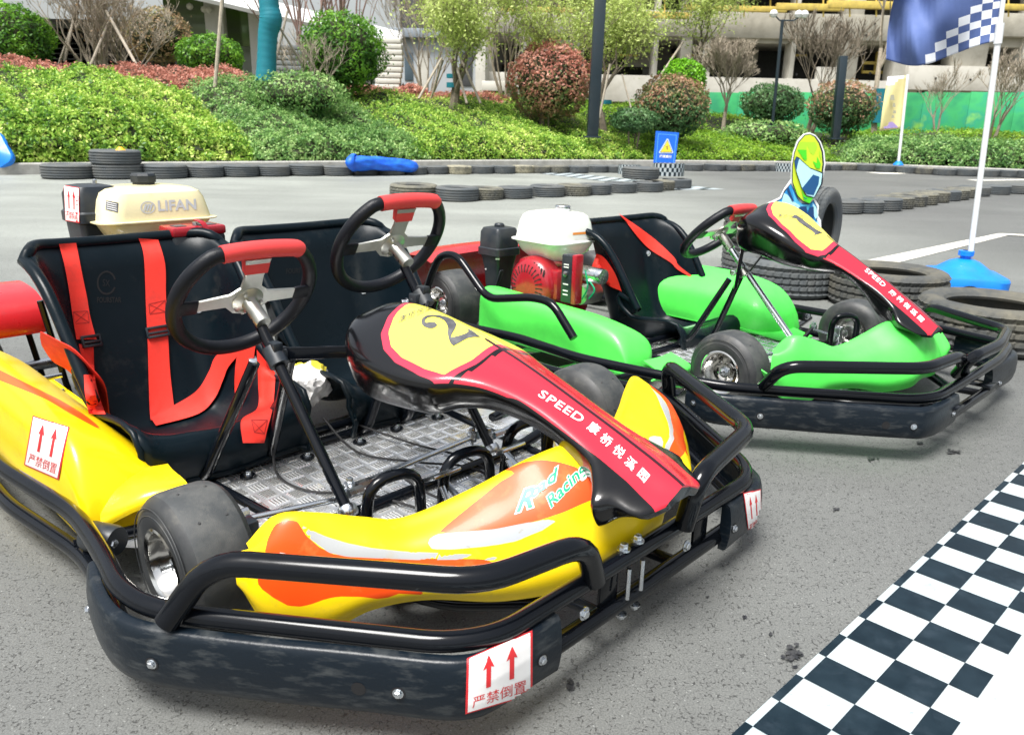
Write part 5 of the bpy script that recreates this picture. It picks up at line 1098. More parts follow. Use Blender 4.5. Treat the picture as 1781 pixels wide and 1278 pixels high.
RROW = [(1204, 298, 38), (1242, 298, 38), (1270, 298, 32), (1295, 298, 32), (1320, 298, 32), (1347, 298, 32), (1400, 298, 34), (1425, 297, 34), (1447, 297, 32), (1472, 297, 34), (1505, 298, 38), (1541, 300, 38), (1577, 302, 38), (1610, 304, 36), (1642, 306, 38), (1678, 307, 40), (1715, 308, 40), (1753, 309, 40), (1790, 311, 42)]
for i, (x, y, w_) in enumerate(RROW):
    tyre(x, y, w_, 'dark tyre against the far right kerb, ' + ORD[i] + ' to the right of the blue warning sign', 'tyres lined up along the far right kerb', 'b' if i in (9, 3, 13) else 'a')
MROW = [(720, 350, 86, 'b'), (795, 352, 78, 'a'), (843, 349, 64, 'b'), (895, 347, 60, 'a'), (951, 344, 60, 'a'), (998, 342, 50, 'b'), (1034, 340, 54, 'a'), (1078, 337, 52, 'a')]
for i, (x, y, w_, k) in enumerate(MROW):
    tyre(x, y, w_, STK[k] + ' car tyre in the middle track row, ' + ORD[i] + ' from its left end', 'tyres marking the middle of the track', k)
tyre(1125, 335, 52, 'black car tyre under another one in front of the blue sign', 'tyres piled by the warning sign', 'a'); tyre(1146, 332, 46, 'brown dusty tyre wedged between the two piles by the sign', 'tyres piled by the warning sign', 'b')
tyre(1112, 334, 66, 'black car tyre on top of the pile left of the chequered one', 'tyres piled by the warning sign', 'a', 1)
tyre(1176, 329, 40, 'dark car tyre on the ground beneath the chequered tyre', 'tyres piled by the warning sign', 'a')
def wrap(px, py, wpx, z0, label, hz=.19):
    q = P(px, py); dep = CM[2] @ (q - np.array([0, 0, CAMH])); r = wpx * dep / F / 2; q = q + np.array([q[0], q[1], 0]) / np.hypot(q[0], q[1]) * r
    o = bpy.data.objects.new('car_tyre', TM['a']); put(o); o.location = (q[0], q[1], z0 + .095); o.scale = (r / .30,) * 2 + (1,); tag(o, label, 'tyre', 'tyres piled by the warning sign')
    mb = MB(); n = 40; nz = 3; rr = .306
    for j in range(nz):
        for k in range(n):
            a0, a1 = 2 * math.pi * k / n, 2 * math.pi * (k + 1) / n; zz0, zz1 = -hz / 2 + hz * j / nz, -hz / 2 + hz * (j + 1) / nz
            mb.add([(rr * math.cos(a0), rr * math.sin(a0), zz0), (rr * math.cos(a1), rr * math.sin(a1), zz0), (rr * math.cos(a1), rr * math.sin(a1), zz1), (rr * math.cos(a0), rr * math.sin(a0), zz1)], [(0, 1, 2, 3)], (j + k) % 2)
    mb.build('chequered_wrap', [M['matwhite'], M['matblue']], o, ang=60); return o
wrap(1160, 328, 54, .19, 'chequered blue and white tyre standing under the blue warning sign'); wrap(1094, 304, 38, .0, 'chequered blue and white tyre at the right end of the left kerb row'); wrap(1364, 299, 34, 0., 'small chequered tyre in the far kerb row left of the helmeted cut-out')
MR2 = [(1462, 373, 50, 'a'), (1498, 372, 70, 'a'), (1531, 368, 62, 'a'), (1553, 364, 56, 'b'), (1577, 360, 46, 'b'), (1597, 357, 42, 'b'), (1618, 353, 42, 'b'), (1638, 350, 36, 'a'), (1654, 348, 34, 'b'), (1672, 345, 36, 'b'), (1692, 342, 36, 'a'), (1728, 339, 36, 'a'), (1768, 338, 36, 'a')]
for i, (x, y, w_, k) in enumerate(MR2):
    tyre(x, y, w_, STK[k] + ' tyre in the slanting row at right, ' + ORD[i] + ' from its left end', 'tyres marking the right side of the track', k)
# tyres lying behind the green kart
def near_tyre(x, y, z, me, s, label, rot=None):
    o = bpy.data.objects.new('car_tyre', me); put(o); o.location = (x, y, z); o.scale = (s, s, 1); o.rotation_euler = rot or (0, 0, rng.uniform(0, 6)); tag(o, label, 'tyre', 'loose tyres behind the green kart'); return o
near_tyre(1.60, 4.50, .101, TN2, .97, 'worn tyre lying flat behind the green seat, grooved tread facing the kart')
near_tyre(2.03, 4.18, .101, TN, 1.0, 'dusty tyre lying flat between green nose and flag stand')
near_tyre(2.14, 3.40, .101, TN, 1.02, 'tan dusty tyre lying flat beside the front bumper of the green kart')
near_tyre(1.66, 5.15, .101, TN2, .92, 'lower tyre of the pair behind the green kart steering wheel'); near_tyre(1.64, 5.13, .305, TN, .90, 'upper tyre of the pair behind the green kart steering wheel')
near_tyre(2.02, 5.28, .275, TN2, .92, 'tyre standing upright behind the helmeted cut-out', (R_(90), 0, R_(52)))
# ------------------------------------------------------------------ foliage
def np_mesh(name, V, Fq, mats, parent=None, rnd=None, smooth=False, mi=None):
    me = bpy.data.meshes.new(name); V = np.asarray(V, np.float32); Fq = np.asarray(Fq, np.int32); k = Fq.shape[1]
    me.vertices.add(len(V)); me.vertices.foreach_set('co', V.ravel()); me.loops.add(Fq.size); me.loops.foreach_set('vertex_index', Fq.ravel())
    me.polygons.add(len(Fq)); me.polygons.foreach_set('loop_start', np.arange(0, Fq.size, k, dtype=np.int32)); me.polygons.foreach_set('loop_total', np.full(len(Fq), k, np.int32))
    for m_ in (mats if isinstance(mats, list) else [mats]): me.materials.append(m_)
    if mi is not None: me.polygons.foreach_set('material_index', np.asarray(mi, np.int32))
    if rnd is not None: a = me.attributes.new('rnd', 'FLOAT', 'POINT'); a.data.foreach_set('value', np.asarray(rnd, np.float32))
    me.update(calc_edges=True); me.validate(); return put(bpy.data.objects.new(name, me), parent)
def leaves(C, N, size, spread=.9, clump=None):
    """one small folded leaf for every point of C"""
    n = len(C); d = N + rng.normal(0, spread, (n, 3)); d /= np.linalg.norm(d, axis=1, keepdims=True)
    t = rng.normal(0, 1, (n, 3)); t -= d * (t * d).sum(1, keepdims=True); t /= np.linalg.norm(t, axis=1, keepdims=True); b = np.cross(d, t)
    s = (size * rng.uniform(.65, 1.35, n))[:, None]
    V = np.stack([C - t * s, C + b * s * .45 + d * s * .15, C + t * s, C - b * s * .45 + d * s * .15], 1).reshape(-1, 3)
    Fq = np.arange(4 * n).reshape(n, 4); r = rng.uniform(0, 1, n) if clump is None else np.clip(clump + rng.normal(0, .2, n), 0, 1)
    return V, Fq, np.repeat(r, 4)
def vnoise(p, s, seed=0):
    """cheap smooth pseudo-noise in 0..1"""
    q = np.asarray(p) * s; r = 0
    for k, (a, b, c, ph) in enumerate(((1, .7, .4, .3), (-.6, 1.1, .8, 1.7), (.9, -.8, 1.3, 4.1), (1.7, 1.9, -.7, 2.2), (-2.3, 1.2, 1.9, 5.2))):
        r = r + np.sin(q[:, 0] * a + q[:, 1] * b + q[:, 2] * c + ph + seed * 1.3) / (1 + k * .35)
    return np.clip(.5 + r / 5.2, 0, 1)
G_YEL = leafmat('leaf_yellow_green', [(.03, .09, .016), (.10, .22, .025), (.22, .38, .045), (.40, .52, .10), (.60, .64, .22)])
G_MID = leafmat('leaf_mid_green', [(.03, .09, .025), (.09, .20, .05), (.20, .34, .10), (.38, .50, .20)])
G_DEEP = leafmat('leaf_deep_green', [(.02, .07, .012), (.045, .13, .016), (.09, .22, .02), (.17, .34, .03)])
G_BRIGHT = leafmat('leaf_bright_green', [(.05, .16, .008), (.11, .30, .010), (.20, .44, .02)])
G_RED = leafmat('leaf_red', [(.12, .08, .05), (.30, .11, .08), (.44, .19, .14), (.56, .32, .24)])
G_REDG = leafmat('leaf_red_green', [(.06, .13, .03), (.13, .18, .06), (.28, .17, .10), (.40, .22, .15)])
G_DULL = leafmat('leaf_dull_green', [(.03, .08, .03), (.06, .14, .05), (.13, .22, .09)])
G_SPR = leafmat('leaf_spring', [(.20, .26, .06), (.32, .40, .10), (.44, .50, .18)])
G_RUST = leafmat('leaf_russet', [(.20, .13, .07), (.28, .19, .10), (.20, .22, .09)])
G_LAWN = leafmat('leaf_lawn', [(.06, .15, .012), (.12, .25, .018), (.20, .34, .03), (.30, .42, .05)])
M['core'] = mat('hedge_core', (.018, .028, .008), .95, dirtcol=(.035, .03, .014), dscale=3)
M['bark'] = mat('bark', (.20, .165, .12), .9, dirtcol=(.10, .085, .065), dscale=14, bmp=.3, bscale=40)
M['barkp'] = mat('pale_bark', (.34, .29, .22), .9, dirtcol=(.20, .17, .13), dscale=14, bmp=.3, bscale=40)
M['barkr'] = mat('pinkish_bark', (.26, .17, .14), .9, dirtcol=(.17, .12, .10), dscale=14)
M['pole'] = mat('timber_pole', (.38, .33, .26), .85, dirtcol=(.24, .21, .17), dscale=12)
M['teal'] = mat('teal_wrap', (.0, .17, .22), .6, dirtcol=(.0, .12, .17), dscale=20, stretch=(.3, .3, 8))
def hedge(name, label, cat, x_range, d0, d1, th, mt, dens, size, group=None, seed=0, kind=None, wob=.18, pix=None):
    """clipped planting: sampled along the kerb between distances d0 and d1 behind it"""
    (pa, pb) = x_range
    A = KA; s_all = np.linspace(0, KLEN, 600); pts = np.array([along(s) for s in s_all]); tg = np.gradient(pts, axis=0); tg /= np.linalg.norm(tg, axis=1, keepdims=True); nm = np.stack([-tg[:, 1], tg[:, 0]], 1)
    # choose the stretch whose pixel column lies in the range
    mid = pts + nm * (d0 + .3); q = np.stack([mid[:, 0], mid[:, 1], np.full(len(mid), -CAMH + .3)], 1) @ CM.T; px_ = np.where(q[:, 2] > .5, CXP + F * q[:, 0] / np.maximum(q[:, 2], .5), np.where(mid[:, 0] < 0, -9999, 9999)); ok = (px_ >= pa) & (px_ <= pb)
    S = s_all[ok]; s0, s1 = S.min(), S.max(); Ls = s1 - s0
    def surf(s, d):
        c = np.stack([np.interp(s, s_all, pts[:, 0]), np.interp(s, s_all, pts[:, 1])], 1); n_ = np.stack([np.interp(s, s_all, nm[:, 0]), np.interp(s, s_all, nm[:, 1])], 1)
        xy = c + n_ * d[:, None]; e = np.minimum(np.clip((d - d0) / .55, 0, 1), np.clip((d1 - d) / .5, 0, 1)); e2 = np.minimum(np.clip((s - s0) / .8, 0, 1), np.clip((s1 - s) / .8, 0, 1))
        p3 = np.stack([xy[:, 0], xy[:, 1], 0 * d], 1); w_ = vnoise(p3, 2.1, seed) - .5
        t_ = th((s - s0) / Ls) if callable(th) else th
        z = hill(xy[:, 0], xy[:, 1]) + t_ * np.sqrt(np.clip(1 - (1 - e) ** 2, 0, 1)) * np.sqrt(np.clip(1 - (1 - e2) ** 2, 0, 1)) + w_ * wob * e * 2
        return np.stack([xy[:, 0], xy[:, 1], z], 1)
    wd = d1 - d0; n = int(Ls * (wd + .8) * dens)
    s = rng.uniform(s0, s1, n); u = rng.uniform(0, 1, n); d = d0 + wd * u ** 1.35
    C = surf(s, d); eps = .06; Cs = surf(s + eps, d); Cd = surf(s, np.minimum(d + eps, d1)); N = np.cross(Cs - C, Cd - C); N[N[:, 2] < 0] *= -1; N /= (np.linalg.norm(N, axis=1, keepdims=True) + 1e-9)
    # front face leaves
    nf = int(Ls * dens * (th(.5) if callable(th) else th) * 1.1); sf = rng.uniform(s0, s1, nf); T = surf(sf, np.full(nf, d0 + .45)); B = surf(sf, np.full(nf, d0)); k = rng.uniform(0, 1, nf)[:, None]; bulge = np.sin(k * math.pi) * .12
    Cf = B * (1 - k) + T * k; dirn = B - T; dirn[:, 2] = 0; dirn /= (np.linalg.norm(dirn, axis=1, keepdims=True) + 1e-9); Cf = Cf + dirn * bulge
    C = np.concatenate([C, Cf]); N = np.concatenate([N, dirn + np.array([0, 0, .4])]); C = C + N * rng.normal(0, .035, (len(C), 1)) + N * ((vnoise(C, 9, seed) - .5) * .20 + (vnoise(C, 21, seed + 1) - .5) * .10)[:, None] * min(1, wob * 6); gap = vnoise(C, 12, seed + 5); kp_ = (gap > .30) | (rng.uniform(0, 1, len(C)) < .35); C, N = C[kp_], N[kp_]
    clump = vnoise(C, 9, seed + 3) * .5 + vnoise(C, 1.3, seed) * .3 + vnoise(C, 25, seed) * .2
    o = np_mesh(name, *leaves(C, N, size, .75, clump)[:2], mt, None, None) if False else None
    V, Fq, r = leaves(C, N, size, .75, clump)
    # dark twiggy inside
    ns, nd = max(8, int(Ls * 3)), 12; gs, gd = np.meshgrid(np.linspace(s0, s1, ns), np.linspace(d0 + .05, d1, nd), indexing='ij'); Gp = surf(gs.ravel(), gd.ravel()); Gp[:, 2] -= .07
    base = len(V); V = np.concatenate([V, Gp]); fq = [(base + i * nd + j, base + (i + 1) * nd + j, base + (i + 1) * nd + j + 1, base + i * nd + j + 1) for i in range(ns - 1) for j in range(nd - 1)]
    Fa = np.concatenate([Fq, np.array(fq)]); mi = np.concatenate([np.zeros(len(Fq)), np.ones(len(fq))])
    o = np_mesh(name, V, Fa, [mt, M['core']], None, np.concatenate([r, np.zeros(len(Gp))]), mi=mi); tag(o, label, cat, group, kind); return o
DN = 1500
hedge('hedge', 'bright yellow-green hedge mound at the left behind the kerb', 'hedge', (-260, 440), .25, 4.6, lambda t: .48 + .32 * np.sin(np.clip(t * 1.05, 0, 1) * math.pi) ** .8, G_YEL, DN * 1.25, .034, seed=1, wob=.2)
hedge('hedge', 'low mid-green hedge behind the blue tarp roll', 'hedge', (415, 745), .25, 5.2, .50, G_MID, DN, .032, seed=4, wob=.16)
hedge('hedge', 'bright clipped hedge mound in the middle, left of the black square post', 'hedge', (690, 1125), .25, 4.6, lambda t: .36 + .26 * np.sin(np.clip(t + .25, 0, 1) * math.pi), G_YEL, DN * .95, .030, seed=7, wob=.14)
hedge('hedge', 'olive clipped hedge along the kerb behind the blue warning sign', 'hedge', (1090, 1470), .25, 3.0, .32, G_LAWN, DN * .8, .03, seed=9, wob=.1)
hedge('hedge', 'green hedge at the far right behind the flag pole', 'hedge', (1440, 2300), .25, 2.6, lambda t: .55 + 0 * t, G_MID, DN * .7, .036, seed=11, wob=.12)
hedge('red_hedge', 'strip of red-leaved hedge at the left behind the yellow-green mound', 'hedge', (-200, 480), 4.9, 7.2, .50, G_RED, 800, .036, seed=13, wob=.12)
hedge('red_hedge', 'strip of red-leaved hedge in the middle beyond the low green one', 'hedge', (520, 900), 5.2, 6.8, .34, G_RED, 800, .034, seed=15, wob=.1)
hedge('ground_cover', None, None, (430, 2200), 2.6, 11, .18, G_LAWN, 330, .045, seed=17, wob=.1, kind='stuff')
hedge('ground_cover', None, None, (-500, 500), 6.8, 11, .18, G_MID, 300, .045, seed=19, wob=.1, kind='stuff')
def blob(cx, cy, wpx, hpx, Y, mt, label, name='round_shrub', n=5200, size=.045, group='clipped round shrubs', two=None, stem=True, sq=.85):
    c = PD(cx, cy, Y); dep = CM[2] @ (c - np.array([0, 0, CAMH])); rx = wpx * dep / F / 2; rz = hpx * dep / F / 2
    d = rng.normal(0, 1, (n, 3)); d /= np.linalg.norm(d, axis=1, keepdims=True); R0 = np.array([rx, rx * sq, rz])
    w_ = 1 + .20 * (vnoise(d * 3, 1.6, cx) - .5) + .18 * (vnoise(d * 7, 1.5, cy) - .5); dep_ = np.where(rng.uniform(0, 1, n) < .75, rng.uniform(.93, 1.02, n), rng.uniform(.6, .95, n))
    stray = rng.uniform(0, 1, n) < .05; dep_ = np.where(stray, rng.uniform(1.0, 1.13, n), dep_); C = d * (w_ * dep_)[:, None] * R0; top = d[:, 2]
    cl = vnoise(C, 6, cx) * .65 + .2 * (top + 1) * .5 + .1
    V, Fq, r = leaves(C, d, size, .7, cl); mats = [mt]; mi = np.zeros(len(Fq))
    if two is not None:
        mats = [mt, two]; sel = (top + rng.normal(0, .35, n)) < -.05; mi = sel.astype(int)
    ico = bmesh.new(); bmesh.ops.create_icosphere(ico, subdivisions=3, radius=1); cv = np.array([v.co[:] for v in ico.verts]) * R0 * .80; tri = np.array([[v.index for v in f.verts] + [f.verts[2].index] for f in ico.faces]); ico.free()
    o = empty(name, tuple(c), 0); tag(o, label, 'shrub', group)
    np_mesh('crown', V, Fq, mats, o, r, mi=mi)
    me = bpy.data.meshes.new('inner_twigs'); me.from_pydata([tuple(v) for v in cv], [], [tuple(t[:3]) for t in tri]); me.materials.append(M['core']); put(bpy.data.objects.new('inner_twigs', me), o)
    if stem:
        gz = float(hill(np.array([c[0]]), np.array([c[1]]))[0]); 
        sm = MB()
        for k in range(5):
            a = rng.uniform(0, 6.28); sm.tube([(rx * .12 * math.cos(a), rx * .12 * math.sin(a), min(gz - c[2] - .1, -rz * .7)), (rx * .3 * math.cos(a), rx * .3 * math.sin(a), -rz * .55), (rx * .6 * math.cos(a), rx * .6 * math.sin(a), -rz * .1)], .022, 6)
        sm.build('stem', M['bark'], o)
    return o
blob(25, 68, 122, 112, 20, G_DEEP, 'large round green shrub cut by the left edge', n=7000)
blob(366, 99, 112, 70, 22, G_DEEP, 'low round green shrub behind the thin leaning pole at left')
blob(596, 94, 142, 132, 20.5, G_DEEP, 'big round dark green shrub right of the teal wrapped trunk', n=9000)
blob(515, 168, 175, 80, 18.2, G_MID, 'spreading dome shrub on the bank below the teal wrapped trunk', n=6000, size=.036)
blob(957, 142, 142, 124, 21.5, G_RED, 'big round red-leaved shrub left of the black square post', two=G_REDG, n=8500)
blob(1170, 185, 128, 100, 21.5, G_REDG, 'round reddish shrub above the blue warning sign', two=G_DULL, n=7000)
blob(1190, 138, 74, 64, 24, G_BRIGHT, 'small bright green ball shrub behind the reddish one', n=4000)
blob(1103, 210, 80, 40, 20.5, G_DULL, 'small low green shrub right of the black square post', n=3000)
blob(1344, 180, 108, 62, 24, G_DULL, 'dull green round shrub behind the thin black lamp post', n=5000)
blob(1466, 188, 118, 88, 25, G_REDG, 'far brownish red shrub behind the short dark post', two=G_DULL, n=5000)
blob(1330, 235, 150, 50, 23.5, G_MID, 'low light green shrub at the foot of the lamp post', n=3500, stem=False)
blob(715, 165, 60, 34, 24, G_RED, 'small red bush beside the white slatted screen', n=2000)
blob(275, 62, 118, 90, 24, G_RUST, 'russet-leaved bush behind the bare branches at left', n=3200, sq=.6)
# ------------------------------------------------------------------ trees
def tree(base, hgt, label, bark='bark', r0=.09, stems=1, levels=5, spread=.55, leaf=None, nleaf=0, lsize=.05, seed=0, trunk_h=.25, lean=(0, 0), group='young trees on the bank', wrap_=None, supports=None, up=.55, teal=None, name='tree', branch=3, minr=.006):
    rr = random.Random(seed); root = empty(name, tuple(base), 0); tag(root, label, 'tree', group); tk = MB(); br = MB(); tips = []
    def grow(p, d, ln, r, lv, mb):
        k = 4; pts = [p]; cur = d.copy()
        for i in range(k):
            cur = (cur + Vector((rr.uniform(-.16, .16), rr.uniform(-.16, .16), rr.uniform(-.05, .12)))).normalized(); pts.append(pts[-1] + cur * ln / k)
        rad = [r * (1 - .35 * i / k) for i in range(k + 1)]; mb.tube([tuple(q) for q in pts], r, 6 if lv < levels else 8, True, False, 0, rad)
        if lv <= 3:
            for q in pts[1:]: tips.append(q)
        if lv <= 0: return
        for _ in range(rr.choice([branch - 1, branch, branch]) if lv < levels else branch + 1):
            a = rr.uniform(0, 6.28); s = spread * rr.uniform(.6, 1.3); side = Vector((math.cos(a), math.sin(a), 0)); nd = (cur + side * s + Vector((0, 0, up * rr.uniform(0, .5)))).normalized()
            grow(pts[-1] if rr.random() < .6 else pts[-2], nd, ln * rr.uniform(.62, .85), max(minr, rad[-1] * rr.uniform(.5, .75)), lv - 1, br)
    for s in range(stems):
        a = 6.28 * s / max(1, stems) + rr.random(); d = Vector((lean[0] + (.35 * math.cos(a) if stems > 1 else 0), lean[1] + (.35 * math.sin(a) if stems > 1 else 0), 1)).normalized()
        grow(Vector((0, 0, 0)) + (Vector((math.cos(a), math.sin(a), 0)) * .06 if stems > 1 else Vector((0, 0, 0))), d, hgt * trunk_h, r0 * rr.uniform(.8, 1), levels, tk)
    tk.build('trunk', M[bark], root); bo = br.build('branches', M[bark], root)
    if leaf and nleaf:
        T = np.array([t[:] for t in tips]); i_ = rng.integers(0, len(T), nleaf); C = T[i_] + rng.normal(0, .24, (nleaf, 3)); cl = vnoise(C, 3, seed); V, Fq, r = leaves(C, rng.normal(0, 1, (nleaf, 3)), lsize, .6, cl); np_mesh('crown', V, Fq, leaf, root, r)
    if teal:
        for z, h_, r_ in teal: MB().tube([(lean[0] * z, lean[1] * z, z), (lean[0] * (z + h_), lean[1] * (z + h_), z + h_)], r_, 12).build('trunk_wrap', M['teal'], root)
    return root
def gz(px, Y, off=-.05):
    q = PD(px, 150, Y); return np.array([q[0], Y, float(hill(np.array([q[0]]), np.array([Y]))[0]) + off])
def prop(pts, label, r=.028, Y2=None, mt='pole', name='support_pole'):
    (x0, y0, Y0), (x1, y1, Y1) = pts; o = MB().tube([PD(x0, y0, Y0), PD(x1, y1, Y1)], r, 8).build(name, M[mt], None); return tag(o, label, 'pole', 'timber poles propping the trees')
tree(gz(175, 21), 5.2, 'bare multi-stemmed tree with tan branches at left', 'barkp', .07, 6, 5, .5, G_RUST, 500, .03, seed=3, trunk_h=.20)
tree(gz(215, 21.5), 4.2, 'second bare tan-branched tree, just right of the leftmost one', 'barkp', .05, 5, 5, .6, G_RUST, 500, .03, seed=5, trunk_h=.2)
for k, (a, b2) in enumerate((((112, 108, 20.5), (138, -10, 21)), ((150, 132, 20), (210, -10, 21)), ((255, 145, 19.5), (185, 20, 20.5)), ((100, 120, 21), (135, 20, 21)))):
    prop((a, b2), ['leftmost timber prop under the bare tree', 'long timber prop leaning right through the bare branches', 'timber prop leaning left through the bare branches', 'thin timber prop beside the leftmost one'][k], .035)
prop(((374, 152, 18.5), (389, -30, 18.7)), 'single tall pale timber pole left of the teal wrapped trunk', .045)
def wrapped_trunk():
    o = empty('wrapped_tree', tuple(gz(464, 18)), 0); tag(o, 'thick tree trunk wrapped in teal fabric', 'tree', 'young trees on the bank'); b = np.array(o.location)
    pts = [PD(x, y, 18) - b for x, y in ((463, 142), (464, 100), (466, 60), (471, 34), (468, 10), (466, -40))]; rad = [.225, .20, .205, .235, .205, .20]
    T = crom([np.append(p, r) for p, r in zip(pts, rad)], 8); mb = MB().tube([t[:3] for t in T], .2, 22, True, False, 0, [t[3] * (1 + .02 * math.sin(i * 2.4)) for i, t in enumerate(T)]); mb.build('trunk_wrap', M['teal'], o)
    br = MB()
    for k in range(5): a = k * 1.3; br.tube([pts[-1], pts[-1] + np.array([.6 * math.cos(a), .5 * math.sin(a), 1.2])], .07, 8)
    br.build('branches', M['bark'], o)
wrapped_trunk()
prop(((478, 112, 18.3), (500, 20, 18.8)), 'dark thin prop right of the teal wrapped trunk', .03); prop(((525, 110, 18.6), (484, 45, 18.2)), 'prop crossing behind the teal wrapped trunk', .025)
tree(gz(540, 19.2), 2.6, 'small bare tree with a teal wrapped foot in front of the dark shrub', 'barkp', .045, 4, 4, .6, None, 0, seed=8, trunk_h=.28, teal=[(.05, .50, .10)])
tree(gz(590, 26), 8.5, 'tall bare tree with pinkish twigs behind the dark round shrub', 'barkr', .08, 6, 5, .35, G_RUST, 1200, .035, seed=9, trunk_h=.26)
tree(gz(520, 27), 8, 'bare pinkish tree behind the teal wrapped trunk', 'barkr', .08, 5, 5, .35, G_RUST, 500, .035, seed=12, trunk_h=.26)
tree(gz(786, 21.5), 5.6, 'tree with propped thick trunk and yellow-green leaves, left of the red shrub', 'bark', .17, 1, 6, .62, G_SPR, 10000, .045, seed=21, trunk_h=.20, teal=[(1.02, .12, .14), (1.25, .1, .14)])
for k, (a, b2) in enumerate((((728, 172, 20.8), (768, 102, 21.5)), ((812, 180, 20.6), (790, 100, 21.4)), ((836, 180, 20.9), (797, 92, 21.4)), ((750, 172, 22), (770, 104, 21.6)))):
    prop((a, b2), ['leftmost prop of the thick-trunked tree', 'pale prop right of the thick trunk', 'outermost right prop of the thick-trunked tree', 'dark inner prop of the thick-trunked tree'][k], .032)
tree(gz(742, 25), 4.5, 'bare upright bush of thin stems left of the propped trunk', 'barkp', .03, 9, 4, .35, None, 0, seed=23, trunk_h=.3)
tree(gz(880, 25), 5.5, 'slender many-stemmed tree left of the big red shrub', 'barkp', .035, 9, 4, .3, G_SPR, 2600, .04, seed=25, trunk_h=.32)
tree(gz(1056, 21.5), 5.6, 'tree just right of the black square post with yellow-green leaves', 'bark', .16, 1, 6, .66, G_SPR, 10000, .045, seed=31, trunk_h=.22, teal=[(1.2, .1, .14)])
prop(((1042, 206, 21), (1061, 112, 21.4)), 'pale prop leaning on the tree right of the black square post', .03)
prop(((1098, 190, 21), (1082, 130, 21.4)), 'thin prop right of the tree by the black square post', .02)
tree(gz(950, 27), 6.5, 'loose green tree behind the big red shrub', 'bark', .10, 2, 6, .5, G_SPR, 8000, .05, seed=33, trunk_h=.24)
tree(gz(1200, 26), 6.3, 'propped tree with teal wrapping above the bright ball shrub', 'bark', .12, 1, 5, .6, G_SPR, 9000, .045, seed=35, trunk_h=.27, teal=[(.9, .55, .17)])
prop(((1150, 130, 25.5), (1188, 74, 26)), 'pale prop left of the teal wrapped tree at the right', .035)
prop(((1228, 150, 25.5), (1205, 80, 26)), 'pale prop right of the teal wrapped tree at the right', .03)
tree(gz(1265, 25), 5.8, 'bare vase-shaped tree left of the thin lamp post', 'barkp', .09, 1, 6, .55, None, 0, seed=37, trunk_h=.16, branch=4, minr=.008)
tree(gz(1415, 27), 6.4, 'bare leaning tree right of the thin lamp post', 'bark', .10, 2, 6, .5, None, 0, seed=39, trunk_h=.18, lean=(.1, 0), minr=.009)
tree(gz(1535, 28), 9, 'bare tree with thick grey limbs behind the navy flag', 'barkp', .13, 1, 5, .6, None, 0, seed=41, trunk_h=.34, branch=3, minr=.02, teal=[(.6, 1.1, .2)])
tree(gz(1740, 24), 5.2, 'bare twiggy tree at the right behind the white flag pole', 'barkp', .06, 2, 6, .5, None, 0, seed=43, trunk_h=.16, branch=3, minr=.008)
tree(gz(1640, 29), 4, 'small bare tree in front of the green hoarding', 'barkp', .05, 2, 5, .5, None, 0, seed=45, trunk_h=.2)
# ------------------------------------------------------------------ lamp posts
M['post'] = mat('dark_blue_black_post', (.010, .022, .030), .35, coat=.2, dirt=.2)
M['pvc'] = mat('white_pipe', (.72, .74, .74), .3, dirt=.06)
M['bluepl'] = mat('blue_plastic', (.006, .20, .72), .33, dirtcol=(.005, .15, .58), dscale=7, spec=.5)
M['lampglass'] = mat('white_lamp_globe', (.8, .8, .78), .25, dirt=.05)
def square_post(x0, y0, x1, y1, Y, wd, label):
    a, b = PD(x0, y0, Y), PD(x1, y1, Y); o = empty('post', tuple(a)); tag(o, label, 'post')
    mb = MB(); mb.bar(tuple(np.zeros(3)), tuple(b - a), wd, wd, bev=.01, up=(1, 0, 0)); mb.build('shaft', M['post'], o)
    f = MB(); f.box((0, 0, .02), (wd * 1.5, wd * 1.5, .04), .008); f.build('base_plate', M['post'], o); return o
square_post(1030, 240, 1046, -40, 20, .27, 'thick black square lamp post in the middle, cut by the top edge')
square_post(1452, 243, 1466, 98, 22, .20, 'short dark square post on the bank left of the yellow banner')
def lamp_post():
    Y = 23; a, b = PD(1341, 240, Y), PD(1361, 36, Y); o = empty('street_lamp', tuple(a)); tag(o, 'thin black street lamp with a pair of white globes', 'street lamp')
    d = b - a; MB().tube([np.zeros(3), d], .045, 10).build('shaft', M['post'], o); MB().tube([np.zeros(3), d * .13], .085, 12).build('foot', M['post'], o)
    MB().tube([d + np.array([-.22, 0, .12]), d + np.array([-.08, 0, .0]), d + np.array([.3, 0, .0]), d + np.array([.52, 0, .14])], .02, 8).build('arm', M['post'], o)
    for x in (-.26, .42, .58):
        g_ = MB(); g_.lathe([(.0001, -.10), (.07, -.08), (.11, 0), (.08, .08), (.0001, .11)], Matrix.Translation(Vector(d) + Vector((x, 0, .16))), 14); g_.build('globe', M['lampglass'], o)
lamp_post()
